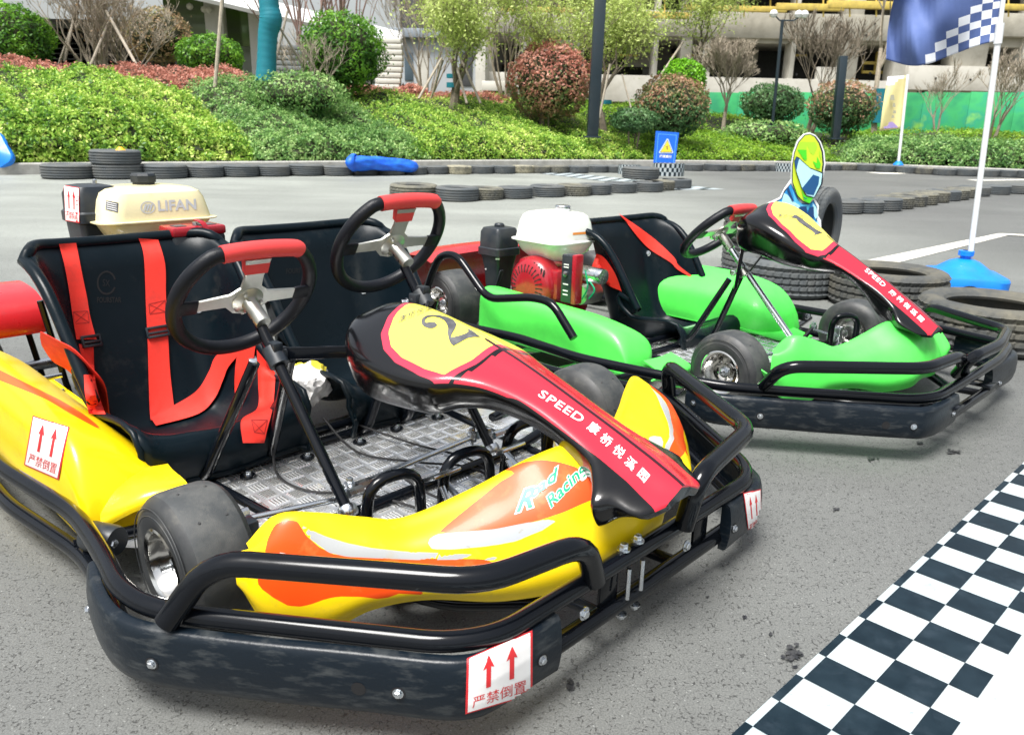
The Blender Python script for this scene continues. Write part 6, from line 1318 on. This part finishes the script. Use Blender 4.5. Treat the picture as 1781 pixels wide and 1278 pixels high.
# ------------------------------------------------------------------ flag pole, banner, plastic bases
def plastic_base(name, label, loc, rot=(0, 0, 0), sc_=1.0):
    o = empty(name, loc); o.rotation_euler = rot; tag(o, label, 'blue base'); mb = MB(); rows = []; H = .23 * sc_
    def ring(k, z, rr): return [(x * sc_, y * sc_, z * sc_) for x, y in rrect(k, k * .96, rr, 6)]
    rows = [ring(.43, 0, .07), ring(.455, .012, .08), ring(.46, .06, .08), ring(.445, .075, .08), ring(.40, .085, .09), ring(.30, .098, .10), ring(.24, .125, .10), ring(.17, .15, .07), ring(.09, .165, .04), ring(.05, .168, .02)]
    mb.grid(rows, True, True, 0, True); mb.build('body', M['bluepl'], o, ang=30)
    nk = MB(); nk.lathe([(.03 * sc_, .16 * sc_), (.03 * sc_, .185 * sc_), (.045 * sc_, .187 * sc_), (.045 * sc_, .215 * sc_), (.024 * sc_, .217 * sc_)], Matrix(), 10); nk.build('clamp_nut', M['bluepl'], o, ang=20)
    ar = MB()
    for a in (0, 90, 180, 270):
        q = Matrix.Rotation(R_(a), 4, 'Z') @ Matrix.Translation(Vector((.2315 * sc_, 0, .0))); t = MB(); n = 9
        V = [(0, .055 * sc_ * math.cos(math.pi * k / n), .036 * sc_ * math.sin(math.pi * k / n) + .001) for k in range(n + 1)]; t.add(V, [tuple(range(n + 1))]); trans(t, q); ar.cut().add(t.v, t.f)
    ar.build('carry_slot', M['dark'], o); return o
BQ = P(1668, 505); BP = BQ + np.array([BQ[0], BQ[1], 0]) / np.hypot(BQ[0], BQ[1]) * .20
plastic_base('plastic_pole_stand', 'bright blue plastic base holding the white flag pole at right', tuple(BP), (0, 0, R_(-16)))
Yf = BP[1]; pa, pb = PD(1689, 440, Yf), PD(1750, -40, Yf)
fp = empty('flag_pole', tuple(pa)); tag(fp, 'white plastic pole standing in the blue base', 'flag pole')
MB().tube([(0, 0, -.06), tuple((pb - pa) * .80)], .0165, 14).build('shaft', M['pvc'], fp); MB().tube([tuple((pb - pa) * .79), tuple(pb - pa)], .0125, 14).build('upper_shaft', M['pvc'], fp)
MB().tube([tuple((pb - pa) * .775), tuple((pb - pa) * .845)], .022, 14).build('joint', M['pvc'], fp)
M['navy'] = mat('navy_cloth', (.075, .12, .30), .75, dirtcol=(.06, .10, .25), dscale=6, bmp=.1, bscale=300); M['flagwhite'] = mat('white_cloth', (.78, .80, .84), .7, dirt=.05)
def flag():
    nu, nv = 80, 56; top = crom([(1752, -95), (1700, -88), (1640, -70), (1600, -76), (1575, -60)], 20); bot = crom([(1733, 72), (1700, 80), (1655, 96), (1613, 112), (1580, 114), (1541, 104)], 20); V = []; 
    for i in range(nu):
        u = i / (nu - 1); t_ = top[int(round(u * (len(top) - 1)))]; b_ = bot[int(round(u * (len(bot) - 1)))]
        for j in range(nv):
            v = j / (nv - 1); q = b_ * (1 - v) + t_ * v; bow = -9 * math.sin(v * math.pi) * u
            dpt = Yf + .02 + .10 * math.sin(u * 7.5 + v * 2.2) * u ** .6 + .05 * math.sin(u * 15 - v * 5 + 1) * u + .03 * math.sin(v * 9 + u * 4) * u
            V.append(PD(q[0] + bow, q[1], dpt))
    mb = MB(); Fc = []; nb = len(V); mi = []
    for i in range(nu - 1):
        for j in range(nv - 1):
            Fc.append((i * nv + j, (i + 1) * nv + j, (i + 1) * nv + j + 1, i * nv + j + 1)); cu, cv = int(i / (nu - 1) * 11.5), int(j / (nv - 1) * 12)
            mi.append(1 if (cu + cv < 7 and cu < 7 and (cu + cv) % 2 == 0) or i < 2 and j < 6 else 0)
    mb.add(V, Fc); mb.m = mi; o = mb.build('flag', [M['navy'], M['flagwhite']], None, ang=80); tag(o, 'navy flag with a white chequered corner, blowing left from its pole', 'flag')
    so_ = o.modifiers.new('t', 'SOLIDIFY'); so_.thickness = .002
flag()
def banner():
    Y = 20.6; a, b = PD(1562, 288, Y), PD(1579, 130, Y); o = empty('feather_banner', tuple(a)); tag(o, 'tall pale yellow banner on a thin white pole by the kerb', 'banner'); d = b - a
    MB().tube([np.zeros(3), d], .035, 10).build('pole', M['pvc'], o); mb = MB(); mb.lathe([(.0001, -.1), (.13, -.1), (.13, .02), (.06, .10), (.0001, .12)], Matrix(), 14); mb.build('foot', M['bluepl'], o)
    nu, nv = 8, 20; V = []
    for i in range(nu):
        for j in range(nv):
            u, v = i / (nu - 1), j / (nv - 1); xr = 1566 + (1577 - 1566) * v; xl = 1530 + (1544 - 1530) * v ** .8 - 2 * math.sin(v * 3.1); yy = (224 + (228 - 224) * u) * (1 - v) + (132 + (134 - 132) * u) * v
            V.append(PD(xr * (1 - u) + xl * u, yy, Y + .1 * math.sin(u * 4 + v * 3) * u) - a)
    Fc = [(i * nv + j, i * nv + j + 1, (i + 1) * nv + j + 1, (i + 1) * nv + j) for i in range(nu - 1) for j in range(nv - 1)]
    mb = MB().add(V, Fc); mb.m = [1 if j > 15 and i > 7 - (j - 14) * 1.6 else 0 for i in range(nu - 1) for j in range(nv - 1)]; c_ = mb.build('cloth', [mat('banner_yellow', (.72, .64, .30), .7, dirt=.1, dscale=3), M['flagwhite']], o, ang=80)
    c_.modifiers.new('t', 'SOLIDIFY').thickness = .01
    pr = MB(); im = MB()
    for k, (x, y, w_, h_) in enumerate(((1552, 170, 8, 9), (1555, 183, 5, 7), (1556, 195, 6, 5), (1553, 203, 5, 5))): pr.cut().add([PD(x + dx, y + dy, Y - .12) - a for dx, dy in ((-w_ / 2, h_ / 2), (w_ / 2, h_ / 2), (w_ / 2 - 1, -h_ / 2), (-w_ / 2 + 1, -h_ / 2))], [(0, 1, 2, 3)])
    pr.build('banner_print', mat('banner_grey_print', (.34, .33, .24), .7), o); im.add([PD(x, y, Y - .12) - a for x, y in ((1537, 224), (1562, 222), (1560, 219), (1552, 212), (1546, 213), (1544, 219), (1537, 221))], [tuple(range(7))]).build('banner_print', mat('banner_violet', (.32, .24, .50), .7), o)
banner()
# overturned base at the left edge
q = P(10, 305); plastic_base('plastic_pole_stand', 'blue plastic base tipped on its side at the left edge', (q[0] - .28, q[1] + .22, .26), (R_(62), R_(-32), R_(10)), 1.35)
# ------------------------------------------------------------------ warning sign, tarp roll, cone
def sign():
    Y = 15.35; quad = [(1136, 290), (1173, 292), (1181, 231), (1141, 228)]; fr = [PD(x, y, Y) for x, y in quad]; n = np.array([0, -1, 0.]); a = fr[0].copy(); o = empty('warning_sign', tuple(a)); tag(o, 'blue warning sign with a yellow triangle, standing on the chequered tyre', 'sign')
    mb = MB(); mb.add([p - a for p in fr] + [p - a + np.array([0, .03, 0]) for p in fr], [(0, 1, 2, 3), (7, 6, 5, 4), (0, 4, 5, 1), (1, 5, 6, 2), (2, 6, 7, 3), (3, 7, 4, 0)]); mb.build('board', mat('sign_blue', (.01, .13, .68), .4, dirt=.05), o)
    cr = cm(11.6, 1120, 220)
    def flat(name, V, Fc, mt, k): MB().add([PD(x, y, Y - .003 * k) - a for x, y in V], Fc).build(name, mt, o, smooth=False)
    lb = mat('sign_light_blue', (.12, .42, .80), .4, dirt=.02); oq = cr((232, 772), (600, 772), (662, 175), (290, 150)); iq = cr((242, 765), (590, 765), (650, 185), (298, 160))
    flat('border_line', oq + iq, [(0, 1, 5, 4), (1, 2, 6, 5), (2, 3, 7, 6), (3, 0, 4, 7)], lb, 1)
    flat('triangle_rim', cr((300, 520), (315, 545), (580, 545), (590, 520), (492, 255), (465, 250)), [(0, 1, 2, 3, 4, 5)], mat('sign_pale', (.55, .66, .80), .4, dirt=.02), 2); flat('triangle_edge', cr((325, 525), (572, 525), (478, 272)), [(0, 1, 2)], M['decalblack'], 3); flat('triangle', cr((340, 515), (558, 515), (476, 292)), [(0, 1, 2)], mat('sign_yellow', (.85, .68, .04), .4, dirt=.02), 4)
    flat('symbol', cr((455, 470), (490, 470), (492, 390), (478, 378), (470, 400), (450, 400), (425, 395), (450, 430)), [tuple(range(8))], mat('sign_ochre', (.40, .30, .05), .4), 5)
    V, Fc = text_mesh('减速慢行', 1.0, bold=.02); V = affine(V, cr((308, 622))[0], (5.4, .35), (.35, -5.2)); flat('lettering', V, Fc, M['decalwhite'], 2)
sign()
def tarp():
    Y = 14.4; a = P(665, 309); o = empty('tarp_roll', (a[0], Y, .20)); tag(o, 'rolled blue tarpaulin lying on the left kerb tyres', 'tarpaulin'); A, B = PD(614, 282, Y - .40) - np.array(o.location), PD(728, 287, Y + .35) - np.array(o.location)
    mb = MB(); rows = []; n = 34
    for i in range(28):
        t = i / 27; c = A * (1 - t) + B * t; c[2] += .015 * math.sin(t * 5) - .02; r0 = .175 * (1 - .12 * t) * (1 if t < .86 else math.sqrt(max(.02, 1 - ((t - .86) / .14) ** 2))); row = []
        for k in range(n):
            a_ = 2 * math.pi * k / n; r = r0 * (1 + .06 * math.sin(a_ * 3 + t * 4) + .05 * math.sin(a_ * 5 - t * 17) + .035 * math.sin(a_ * 7 + t * 9) + .03 * math.sin(a_ * 2 - t * 12)); row.append((c[0], c[1] + r * .95 * math.cos(a_), c[2] + r * .70 * math.sin(a_)))
        rows.append(row)
    mb.grid(rows, True, True); mt = mat('blue_tarp', (.005, .085, .55), .5, dirtcol=(.010, .16, .70), dscale=9, bmp=.4, bscale=18); mb.build('roll', mt, o, ang=70)
    sp = MB(); rows = []
    for i in range(60):
        t = i / 59; a_ = t * 2 * math.pi * 2.8; r = .04 + .145 * t; w_ = .05 + .02 * math.sin(a_ * 1.7); rows.append([(A[0] - w_ - .0 + .03 * math.sin(a_ * 2.3), A[1] + r * math.cos(a_), A[2] + r * .85 * math.sin(a_)), (A[0] + .05, A[1] + r * math.cos(a_), A[2] + r * .85 * math.sin(a_))])
    sp.grid(rows); s_ = sp.build('folded_end', mt, o, ang=70); s_.modifiers.new('t', 'SOLIDIFY').thickness = .008
tarp()
tq = PD(213, 266, 12.3); cn = MB().lathe([(.085, 0), (.088, .006), (.05, .04), (.028, .065), (.012, .068), (.0001, .068)], Matrix.Translation(Vector((tq[0], 12.25, .402))), 20).build('marker_cone', mat('yellow_cone', (.85, .42, .02), .45, dirt=.05), None); tag(cn, 'small yellow marker cone on the stacked tyre at left', 'cone')
# ------------------------------------------------------------------ helmeted driver cut-out board
def cutout():
    Y = 4.95; z = cm(6.39, 1340, 220)
    out = z((230, 590), (160, 690), (110, 790), (-40, 860), (-120, 1000), (-120, 1300), (-60, 1420), (100, 1470), (300, 1560), (420, 1560), (560, 1400), (568, 1160), (560, 1040), (530, 990), (540, 880), (490, 800), (540, 720), (590, 560), (612, 420), (600, 280), (560, 170), (500, 95), (440, 68), (370, 85), (300, 165), (255, 290), (232, 430))
    a = PD(1400, 330, Y); o = empty('driver_cutout', tuple(a)); tag(o, 'flat cut-out board of a helmeted racing driver behind the green kart', 'cut-out'); mb = MB(); n = len(out); fr = [PD(x, y, Y) - a for x, y in out]; bk = [p + np.array([0, .012, 0]) for p in fr]; tr = [tuple(t) for t in tessellate_polygon([[Vector((x, -y, 0)) for x, y in out]])]
    mb.add(fr + bk, tr + [tuple(n + i for i in t[::-1]) for t in tr] + [(i, (i + 1) % n, n + (i + 1) % n, n + i) for i in range(n)]); mb.build('board', mat('board_white', (.80, .82, .83), .4, dirt=.03), o, smooth=False)
    C = {'lime': (.55, .70, .03), 'lime2': (.38, .80, .03), 'grn': (.07, .62, .02), 'blk': (.01, .015, .03), 'vis': (.45, .78, .82), 'navy': (.01, .08, .22), 'blue': (.02, .26, .62), 'sky': (.10, .50, .80), 'pale': (.42, .74, .88), 'dk': (.01, .05, .16)}
    C = {k: mat('print_' + k, v, .4, dirt=.02) for k, v in C.items()}; k_ = [0]
    def fl(name, pts, c):
        k_[0] += 1; V, Fc = poly_mesh(pts); MB().add([PD(x, y, Y - .0012 * k_[0]) - a for x, y in V], Fc).build(name, C[c], o, smooth=False)
    fl('suit', z((228, 630), (150, 720), (118, 800), (-20, 880), (-90, 1010), (-90, 1290), (110, 1420), (330, 1500), (530, 1380), (545, 1160), (510, 1010), (520, 900), (480, 820), (430, 860), (330, 850)), 'blk')
    fl('suit_colour', z((226, 642), (160, 730), (128, 805), (-10, 885), (-80, 1015), (-80, 1280), (110, 1410), (330, 1490), (522, 1375), (536, 1160), (502, 1010), (512, 900), (476, 828), (430, 868), (330, 858)), 'blue')
    fl('suit_light', z((240, 700), (290, 800), (360, 870), (440, 870), (420, 930), (330, 900), (270, 850)), 'sky'); fl('sleeve', z((150, 740), (190, 760), (250, 830), (330, 880), (300, 950), (230, 930), (125, 840)), 'pale'); fl('sleeve', z((470, 850), (510, 900), (528, 1000), (500, 1030), (470, 960)), 'pale'); fl('cuff', z((200, 830), (255, 850), (290, 870), (240, 920), (180, 880)), 'vis'); fl('fold', z((180, 690), (200, 670), (260, 830), (240, 830)), 'dk')
    fl('glove', z((280, 930), (340, 890), (400, 890), (410, 960), (440, 900), (480, 890), (485, 1000), (440, 1060), (380, 1020), (300, 980)), 'dk'); fl('leg', z((530, 1040), (555, 1150), (520, 1300), (480, 1100)), 'pale')
    fl('helmet_edge', z((440, 84), (380, 95), (310, 172), (265, 290), (240, 440), (240, 620), (300, 780), (360, 840), (430, 865), (470, 800), (520, 720), (575, 560), (596, 420), (585, 280), (550, 180), (500, 110)), 'blk')
    fl('helmet', z((440, 92), (385, 103), (318, 178), (273, 292), (249, 442), (249, 618), (305, 770), (365, 830), (430, 855), (462, 795), (500, 725), (560, 560), (578, 420), (568, 290), (535, 190), (490, 120)), 'lime')
    fl('helmet_panel', z((330, 175), (500, 175), (520, 230), (480, 320), (440, 290), (405, 200), (400, 260), (300, 260)), 'lime2'); fl('helmet_flash', z((300, 260), (400, 265), (405, 370), (375, 375)), 'grn'); fl('helmet_flash', z((470, 385), (515, 410), (520, 335), (560, 420), (545, 470), (510, 465)), 'grn'); fl('helmet_flash', z((540, 260), (560, 300), (565, 370), (548, 320)), 'lime2')
    fl('chin', z((345, 690), (370, 755), (400, 780), (475, 795), (435, 855), (375, 830)), 'grn'); fl('chin', z((300, 760), (260, 640), (350, 810)), 'lime2')
    fl('visor_edge', z((262, 385), (290, 332), (320, 350), (440, 460), (590, 515), (580, 640), (490, 795), (400, 775), (350, 690), (290, 520)), 'blk'); fl('visor_rim', z((320, 362), (440, 470), (575, 525), (560, 640), (485, 785), (405, 765), (352, 682), (300, 530), (285, 480)), 'vis')
    fl('visor_dark', z((475, 535), (545, 560), (535, 640), (480, 765), (405, 755), (350, 690)), 'navy'); fl('visor_dark', z((270, 390), (292, 342), (318, 360), (300, 430), (285, 500)), 'navy'); fl('lip', z((365, 780), (400, 800), (420, 810), (380, 805)), 'dk')
    MB().bar(np.array([.0, .02, -.55]), np.array([.0, .02, -.1]), .03, .02).build('support_stake', M['pole'], o)
cutout()
# white bag on the second seat
def bag():
    q = np.array(K2.at(532, 668, 0, -1.12)); o = empty('plastic_bag', tuple(K2.o + K2.f * q[0] + K2.r * q[1] + np.array([0, 0, q[2]]))); tag(o, 'crumpled white and yellow plastic bag lying on the second kart seat', 'bag')
    bm = bmesh.new(); bmesh.ops.create_icosphere(bm, subdivisions=4, radius=1)
    V = np.array([v.co[:] for v in bm.verts]); F3 = [tuple(v.index for v in f.verts) for f in bm.faces]; bm.free(); nn = vnoise(V, 5, 2) * .35 + vnoise(V, 11, 5) * .22; V = V * (.72 + nn[:, None]) * np.array([.06, .075, .06])
    mb = MB().add(V, F3); mb.m = [1 if V[f[0]][2] > .02 and V[f[0]][1] > -.01 else 0 for f in F3]; mb.build('bag_film', [M['stkwhite'], mat('bag_yellow', (.85, .7, .05), .4)], o, ang=25)
bag()
# ------------------------------------------------------------------ buildings
M['conc'] = mat('raw_concrete', (.44, .42, .36), .9, dirtcol=(.28, .265, .22), dscale=.9, bmp=.15, bscale=6); M['conc2'] = mat('pale_concrete', (.58, .56, .50), .9, dirtcol=(.42, .40, .34), dscale=.7)
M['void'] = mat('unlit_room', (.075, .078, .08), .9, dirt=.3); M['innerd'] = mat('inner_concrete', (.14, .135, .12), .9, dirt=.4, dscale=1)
M['form'] = mat('yellow_formwork', (.62, .47, .10), .7, dirtcol=(.40, .30, .08), dscale=3)
def concrete_building():
    Y = 46.0; o = empty('concrete_building', tuple(PD(1300, 230, Y))); tag(o, 'concrete building under construction with yellow scaffolding at upper right', 'building'); b0 = np.array(o.location)
    def panel(name, x0, y0, x1, y1, dep, th, mt):
        A, B = PD(x0, y1, Y + dep) - b0, PD(x1, y0, Y + dep) - b0; A[1] = B[1] = dep; MB().box(tuple((A + B) / 2 + np.array([0, th / 2, 0])), (abs(B[0] - A[0]), th, abs(B[2] - A[2])), .02).build(name, mt, o)
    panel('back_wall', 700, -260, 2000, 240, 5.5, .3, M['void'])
    for k, (x0, x1) in enumerate(((842, 862), (905, 935), (1010, 1032), (1130, 1170), (1195, 1212), (1372, 1418), (1480, 1510), (1590, 1612), (1700, 1720), (1815, 1850))): panel('column', x0, -260, x1, 190, .0, 1.2, M['conc2'] if k % 2 else M['conc'])
    rr_ = random.Random(4)
    for k in range(44):
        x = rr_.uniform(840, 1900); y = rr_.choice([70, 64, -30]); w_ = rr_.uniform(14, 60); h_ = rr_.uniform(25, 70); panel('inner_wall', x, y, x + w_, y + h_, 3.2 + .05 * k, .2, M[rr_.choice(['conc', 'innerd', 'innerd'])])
    for k in range(16):
        x = rr_.uniform(860, 1900); y = rr_.choice([72, 95, 118]); panel('inner_frame', x, y, x + rr_.uniform(20, 60), y + 3, 1.8 + .05 * k, .15, M['form'])
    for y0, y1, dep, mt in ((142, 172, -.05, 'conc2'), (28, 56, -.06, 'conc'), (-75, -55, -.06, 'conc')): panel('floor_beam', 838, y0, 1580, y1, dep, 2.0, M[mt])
    panel('parapet', 1575, 122, 1960, 156, -.4, 1.4, M['conc2']); panel('floor_beam', 1575, 28, 1960, 60, -.2, 2.0, M['conc'])
    panel('wall_panel', 935, 70, 1010, 142, .25, .3, M['conc']); panel('wall_panel', 1212, 66, 1240, 142, .25, .3, M['conc2']); panel('wall_panel', 1418, 118, 1480, 145, .2, .3, M['conc2']); panel('wall_panel', 1300, 56, 1372, 75, .2, .3, M['conc'])
    panel('slab', 838, 56, 1960, 62, .3, 5, M['conc']); panel('slab', 838, -60, 1960, -52, .3, 5, M['conc'])
    for i, (x0, y0, x1, y1) in enumerate(((870, 14, 1010, 20), (1060, 22, 1200, 30), (1190, 12, 1370, 18), (1350, 8, 1470, 17), (1440, 4, 1600, 14), (1600, 8, 1800, 14), (850, -20, 1400, -14))): panel('yellow_beam', x0, y0, x1, y1, -1.2 - .02 * i, .3, M['form'])
    sc_ = 0
    for x in range(880, 1960, 46):
        A, B = PD(x, 30, Y - 1.1) - b0, PD(x, -200, Y - 1.1) - b0; MB().tube([A, B], .045, 6).build('scaffold_pole', M['form'], o)
    for x, y0, y1 in ((1500, 95, 128), (1522, 90, 130), (1545, 95, 130), (1430, 60, 92), (1640, 90, 118)): panel('inner_frame', x, y0, x + 4, y1, 1.5, .2, M['form'])
    for x0, x1, y in ((1500, 1550, 108), (1500, 1550, 124), (1425, 1478, 118)): panel('inner_frame', x0, y, x1, y + 4, 1.52, .2, M['form'])
    for x, y in ((1505, 62), (1500, 95), (1512, 128), (1570, 140), (1620, 138), (1680, 140), (1390, 80), (1400, 110), (1385, 130), (1610, 90), (1460, 40), (1520, 42), (1650, 44)):
        A = PD(x, y, Y) - b0; A[1] = -.03 if x > 1370 and x < 1420 else -.45 if x > 1575 and y > 120 else -.1; MB().lathe([(.07, .01), (.0001, .012)], Matrix.Translation(Vector(A)) @ Matrix.Rotation(R_(90), 4, 'X'), 8).build('tie_hole', M['dark'], o)
concrete_building()
def grey_house():
    Y = 40; o = empty('white_building', tuple(PD(770, 200, Y))); tag(o, 'pale grey and white building with dark windows behind the propped tree', 'building'); b0 = np.array(o.location)
    def panel(name, x0, y0, x1, y1, dep, th, mt):
        A, B = PD(x0, y1, Y + dep) - b0, PD(x1, y0, Y + dep) - b0; A[1] = B[1] = dep; MB().box(tuple((A + B) / 2 + np.array([0, th / 2, 0])), (abs(B[0] - A[0]), th, abs(B[2] - A[2])), .02).build(name, mt, o)
    panel('wall', 668, 62, 832, 230, 0, 6, mat('grey_wall', (.42, .45, .47), .8, dirt=.15, dscale=.5)); panel('wall', 826, 30, 845, 230, -.2, 5, M['conc2']); panel('window', 800, 92, 822, 150, -.05, .1, M['void']); panel('window', 704, 92, 718, 140, -.05, .1, mat('window_glass', (.10, .14, .17), .15)); panel('white_panel', 726, 88, 744, 190, -.06, .1, M['conc2']); panel('roof_edge', 660, 52, 836, 64, -.4, 6, mat('roof_grey', (.25, .29, .33), .6))
    panel('planter_wall', 838, 142, 884, 158, -4, 1, M['conc2']); panel('basement', 840, 158, 880, 185, -3.9, 1, M['void'])
grey_house()
def pavilion():
    Y = 33.0; o = empty('glass_pavilion', tuple(PD(300, 150, Y))); tag(o, 'glass pavilion with a big white canopy roof at upper left', 'building'); b0 = np.array(o.location)
    def panel(name, x0, y0, x1, y1, dep, th, mt):
        A, B = PD(x0, y1, Y + dep) - b0, PD(x1, y0, Y + dep) - b0; A[1] = B[1] = dep; MB().box(tuple((A + B) / 2 + np.array([0, th / 2, 0])), (abs(B[0] - A[0]), th, abs(B[2] - A[2])), .02).build(name, mt, o)
    gl_, nt, b = nmat('pavilion_glass'); b.inputs['Base Color'].default_value = (.10, .15, .11, 1); b.inputs['Roughness'].default_value = .12; b.inputs['Metallic'].default_value = .35
    nz = noise(nt, .35, 3, .5, stretch=(.5, 1, 2.5)); r_ = ramp(nt, nz.outputs[0], [(.35, (.16, .19, .15)), (.6, (.14, .26, .06)), (.8, (.25, .28, .24))]); nt.links.new(r_.outputs[0], b.inputs['Base Color'])
    wh = mat('white_metal_cladding', (.66, .67, .66), .4, dirtcol=(.55, .56, .55), dscale=.6); gy = mat('grey_louvre', (.20, .21, .205), .6, dirt=.2, dscale=2)
    panel('glass_wall', 290, -60, 470, 78, 1.0, .15, gl_)
    for x0, x1 in ((366, 380), (440, 452)): panel('column', x0, -60, x1, 150, -.4, .4, wh)
    panel('back_wall', -260, 38, 310, 170, 2.5, .3, gy)
    for k in range(9): panel('louvre', -260, 44 + k * 9, 305, 50 + k * 9, 2.2, .12, gy)
    # sweeping canopy
    rows = []
    for i in range(24):
        t = i / 23; x = -300 + 1000 * t; yb = -16 + 12 * t + 90 * max(0, (t - .60)) / .40; rows.append([PD(x, yb, Y - 3) - b0, PD(x, yb - 7, Y - 3.05) - b0, PD(x, yb - 12, Y - 2.4) - b0, PD(x, yb - 30, Y + 3) - b0, PD(x, yb - 26, Y + 3.1) - b0 - np.array([0, 0, .3]), PD(x, yb, Y - 2.2) - b0])
    MB().grid(rows, True, True).build('canopy', wh, o, ang=30)
    rows = []
    panel('lower_glass', 385, 78, 445, 140, 2.2, .1, mat('pale_glass', (.5, .55, .5), .2, dirt=.2, dscale=1))
    for x, y in ((330, 12), (355, 17), (363, 18)):
        g_ = MB(); A = PD(x, y, Y - .6) - b0; g_.lathe([(.0001, -.13), (.1, -.08), (.13, 0), (.1, .08), (.0001, .13)], Matrix.Translation(Vector(A)), 12); g_.build('globe_lamp', M['lampglass'], o)
pavilion()
def slats(x0, x1, ys, Y, label, mt, bow=0):
    o = empty('slatted_screen', tuple(PD((x0 + x1) / 2, ys[-1], Y))); tag(o, label, 'screen'); b0 = np.array(o.location)
    for k in range(len(ys) - 1):
        A, B = PD(x0 + bow * math.sin(k * .5), ys[k + 1] - 2, Y) - b0, PD(x1 + bow * math.sin(k * .5), ys[k], Y) - b0; MB().box(tuple((A + B) / 2), (abs(B[0] - A[0]), .35, abs(B[2] - A[2])), .02).build('slat', mt, o)
    A, B = PD(x0 + 5, ys[-1], Y) - b0, PD(x1 - 5, ys[0], Y) - b0; A[1] = B[1] = .3; MB().box(tuple((A + B) / 2), (abs(B[0] - A[0]), .1, abs(B[2] - A[2])), .01).build('backing', M['void'], o)
slats(656, 698, list(range(68, 172, 10)), 24, 'curved white slatted screen beside the big dark green shrub', mat('white_slat', (.62, .60, .54), .6, dirt=.1), 3)
slats(478, 532, list(range(80, 136, 9)), 26, 'grey slatted wall behind the small bare tree', mat('grey_slat', (.17, .18, .18), .7, dirt=.1))
def hoarding():
    mt, nt, b = nmat('green_hoarding'); n1 = noise(nt, .8, 4, .6); r_ = ramp(nt, n1.outputs[0], [(.3, (.02, .24, .12)), (.5, (.05, .42, .14)), (.62, (.03, .34, .20)), (.75, (.25, .58, .10))]); nt.links.new(r_.outputs[0], b.inputs['Base Color']); b.inputs['Roughness'].default_value = .5
    o = empty('hoarding', tuple(PD(1500, 235, 31))); tag(o, 'printed green hoarding below the concrete building at right', 'hoarding'); b0 = np.array(o.location)
    for i, x in enumerate(range(1200, 2000, 80)):
        A, B = PD(x, 208, 31) - b0, PD(x + 80, 208, 31) - b0; A[1] = B[1] = 0; A[2] -= 1.0; B[2] += .75; MB().box(tuple((A + B) / 2), (abs(B[0] - A[0]) - .01, .06, abs(B[2] - A[2]) + .4), .005).build('panel', mt, o)
hoarding()
bl = MB(); A = PD(1385, 215, 27); bl.lathe([(.16, 0), (.16, .5), (.12, .56), (.0001, .6)], Matrix.Translation(Vector((A[0], 27, A[2] - .3))), 14);
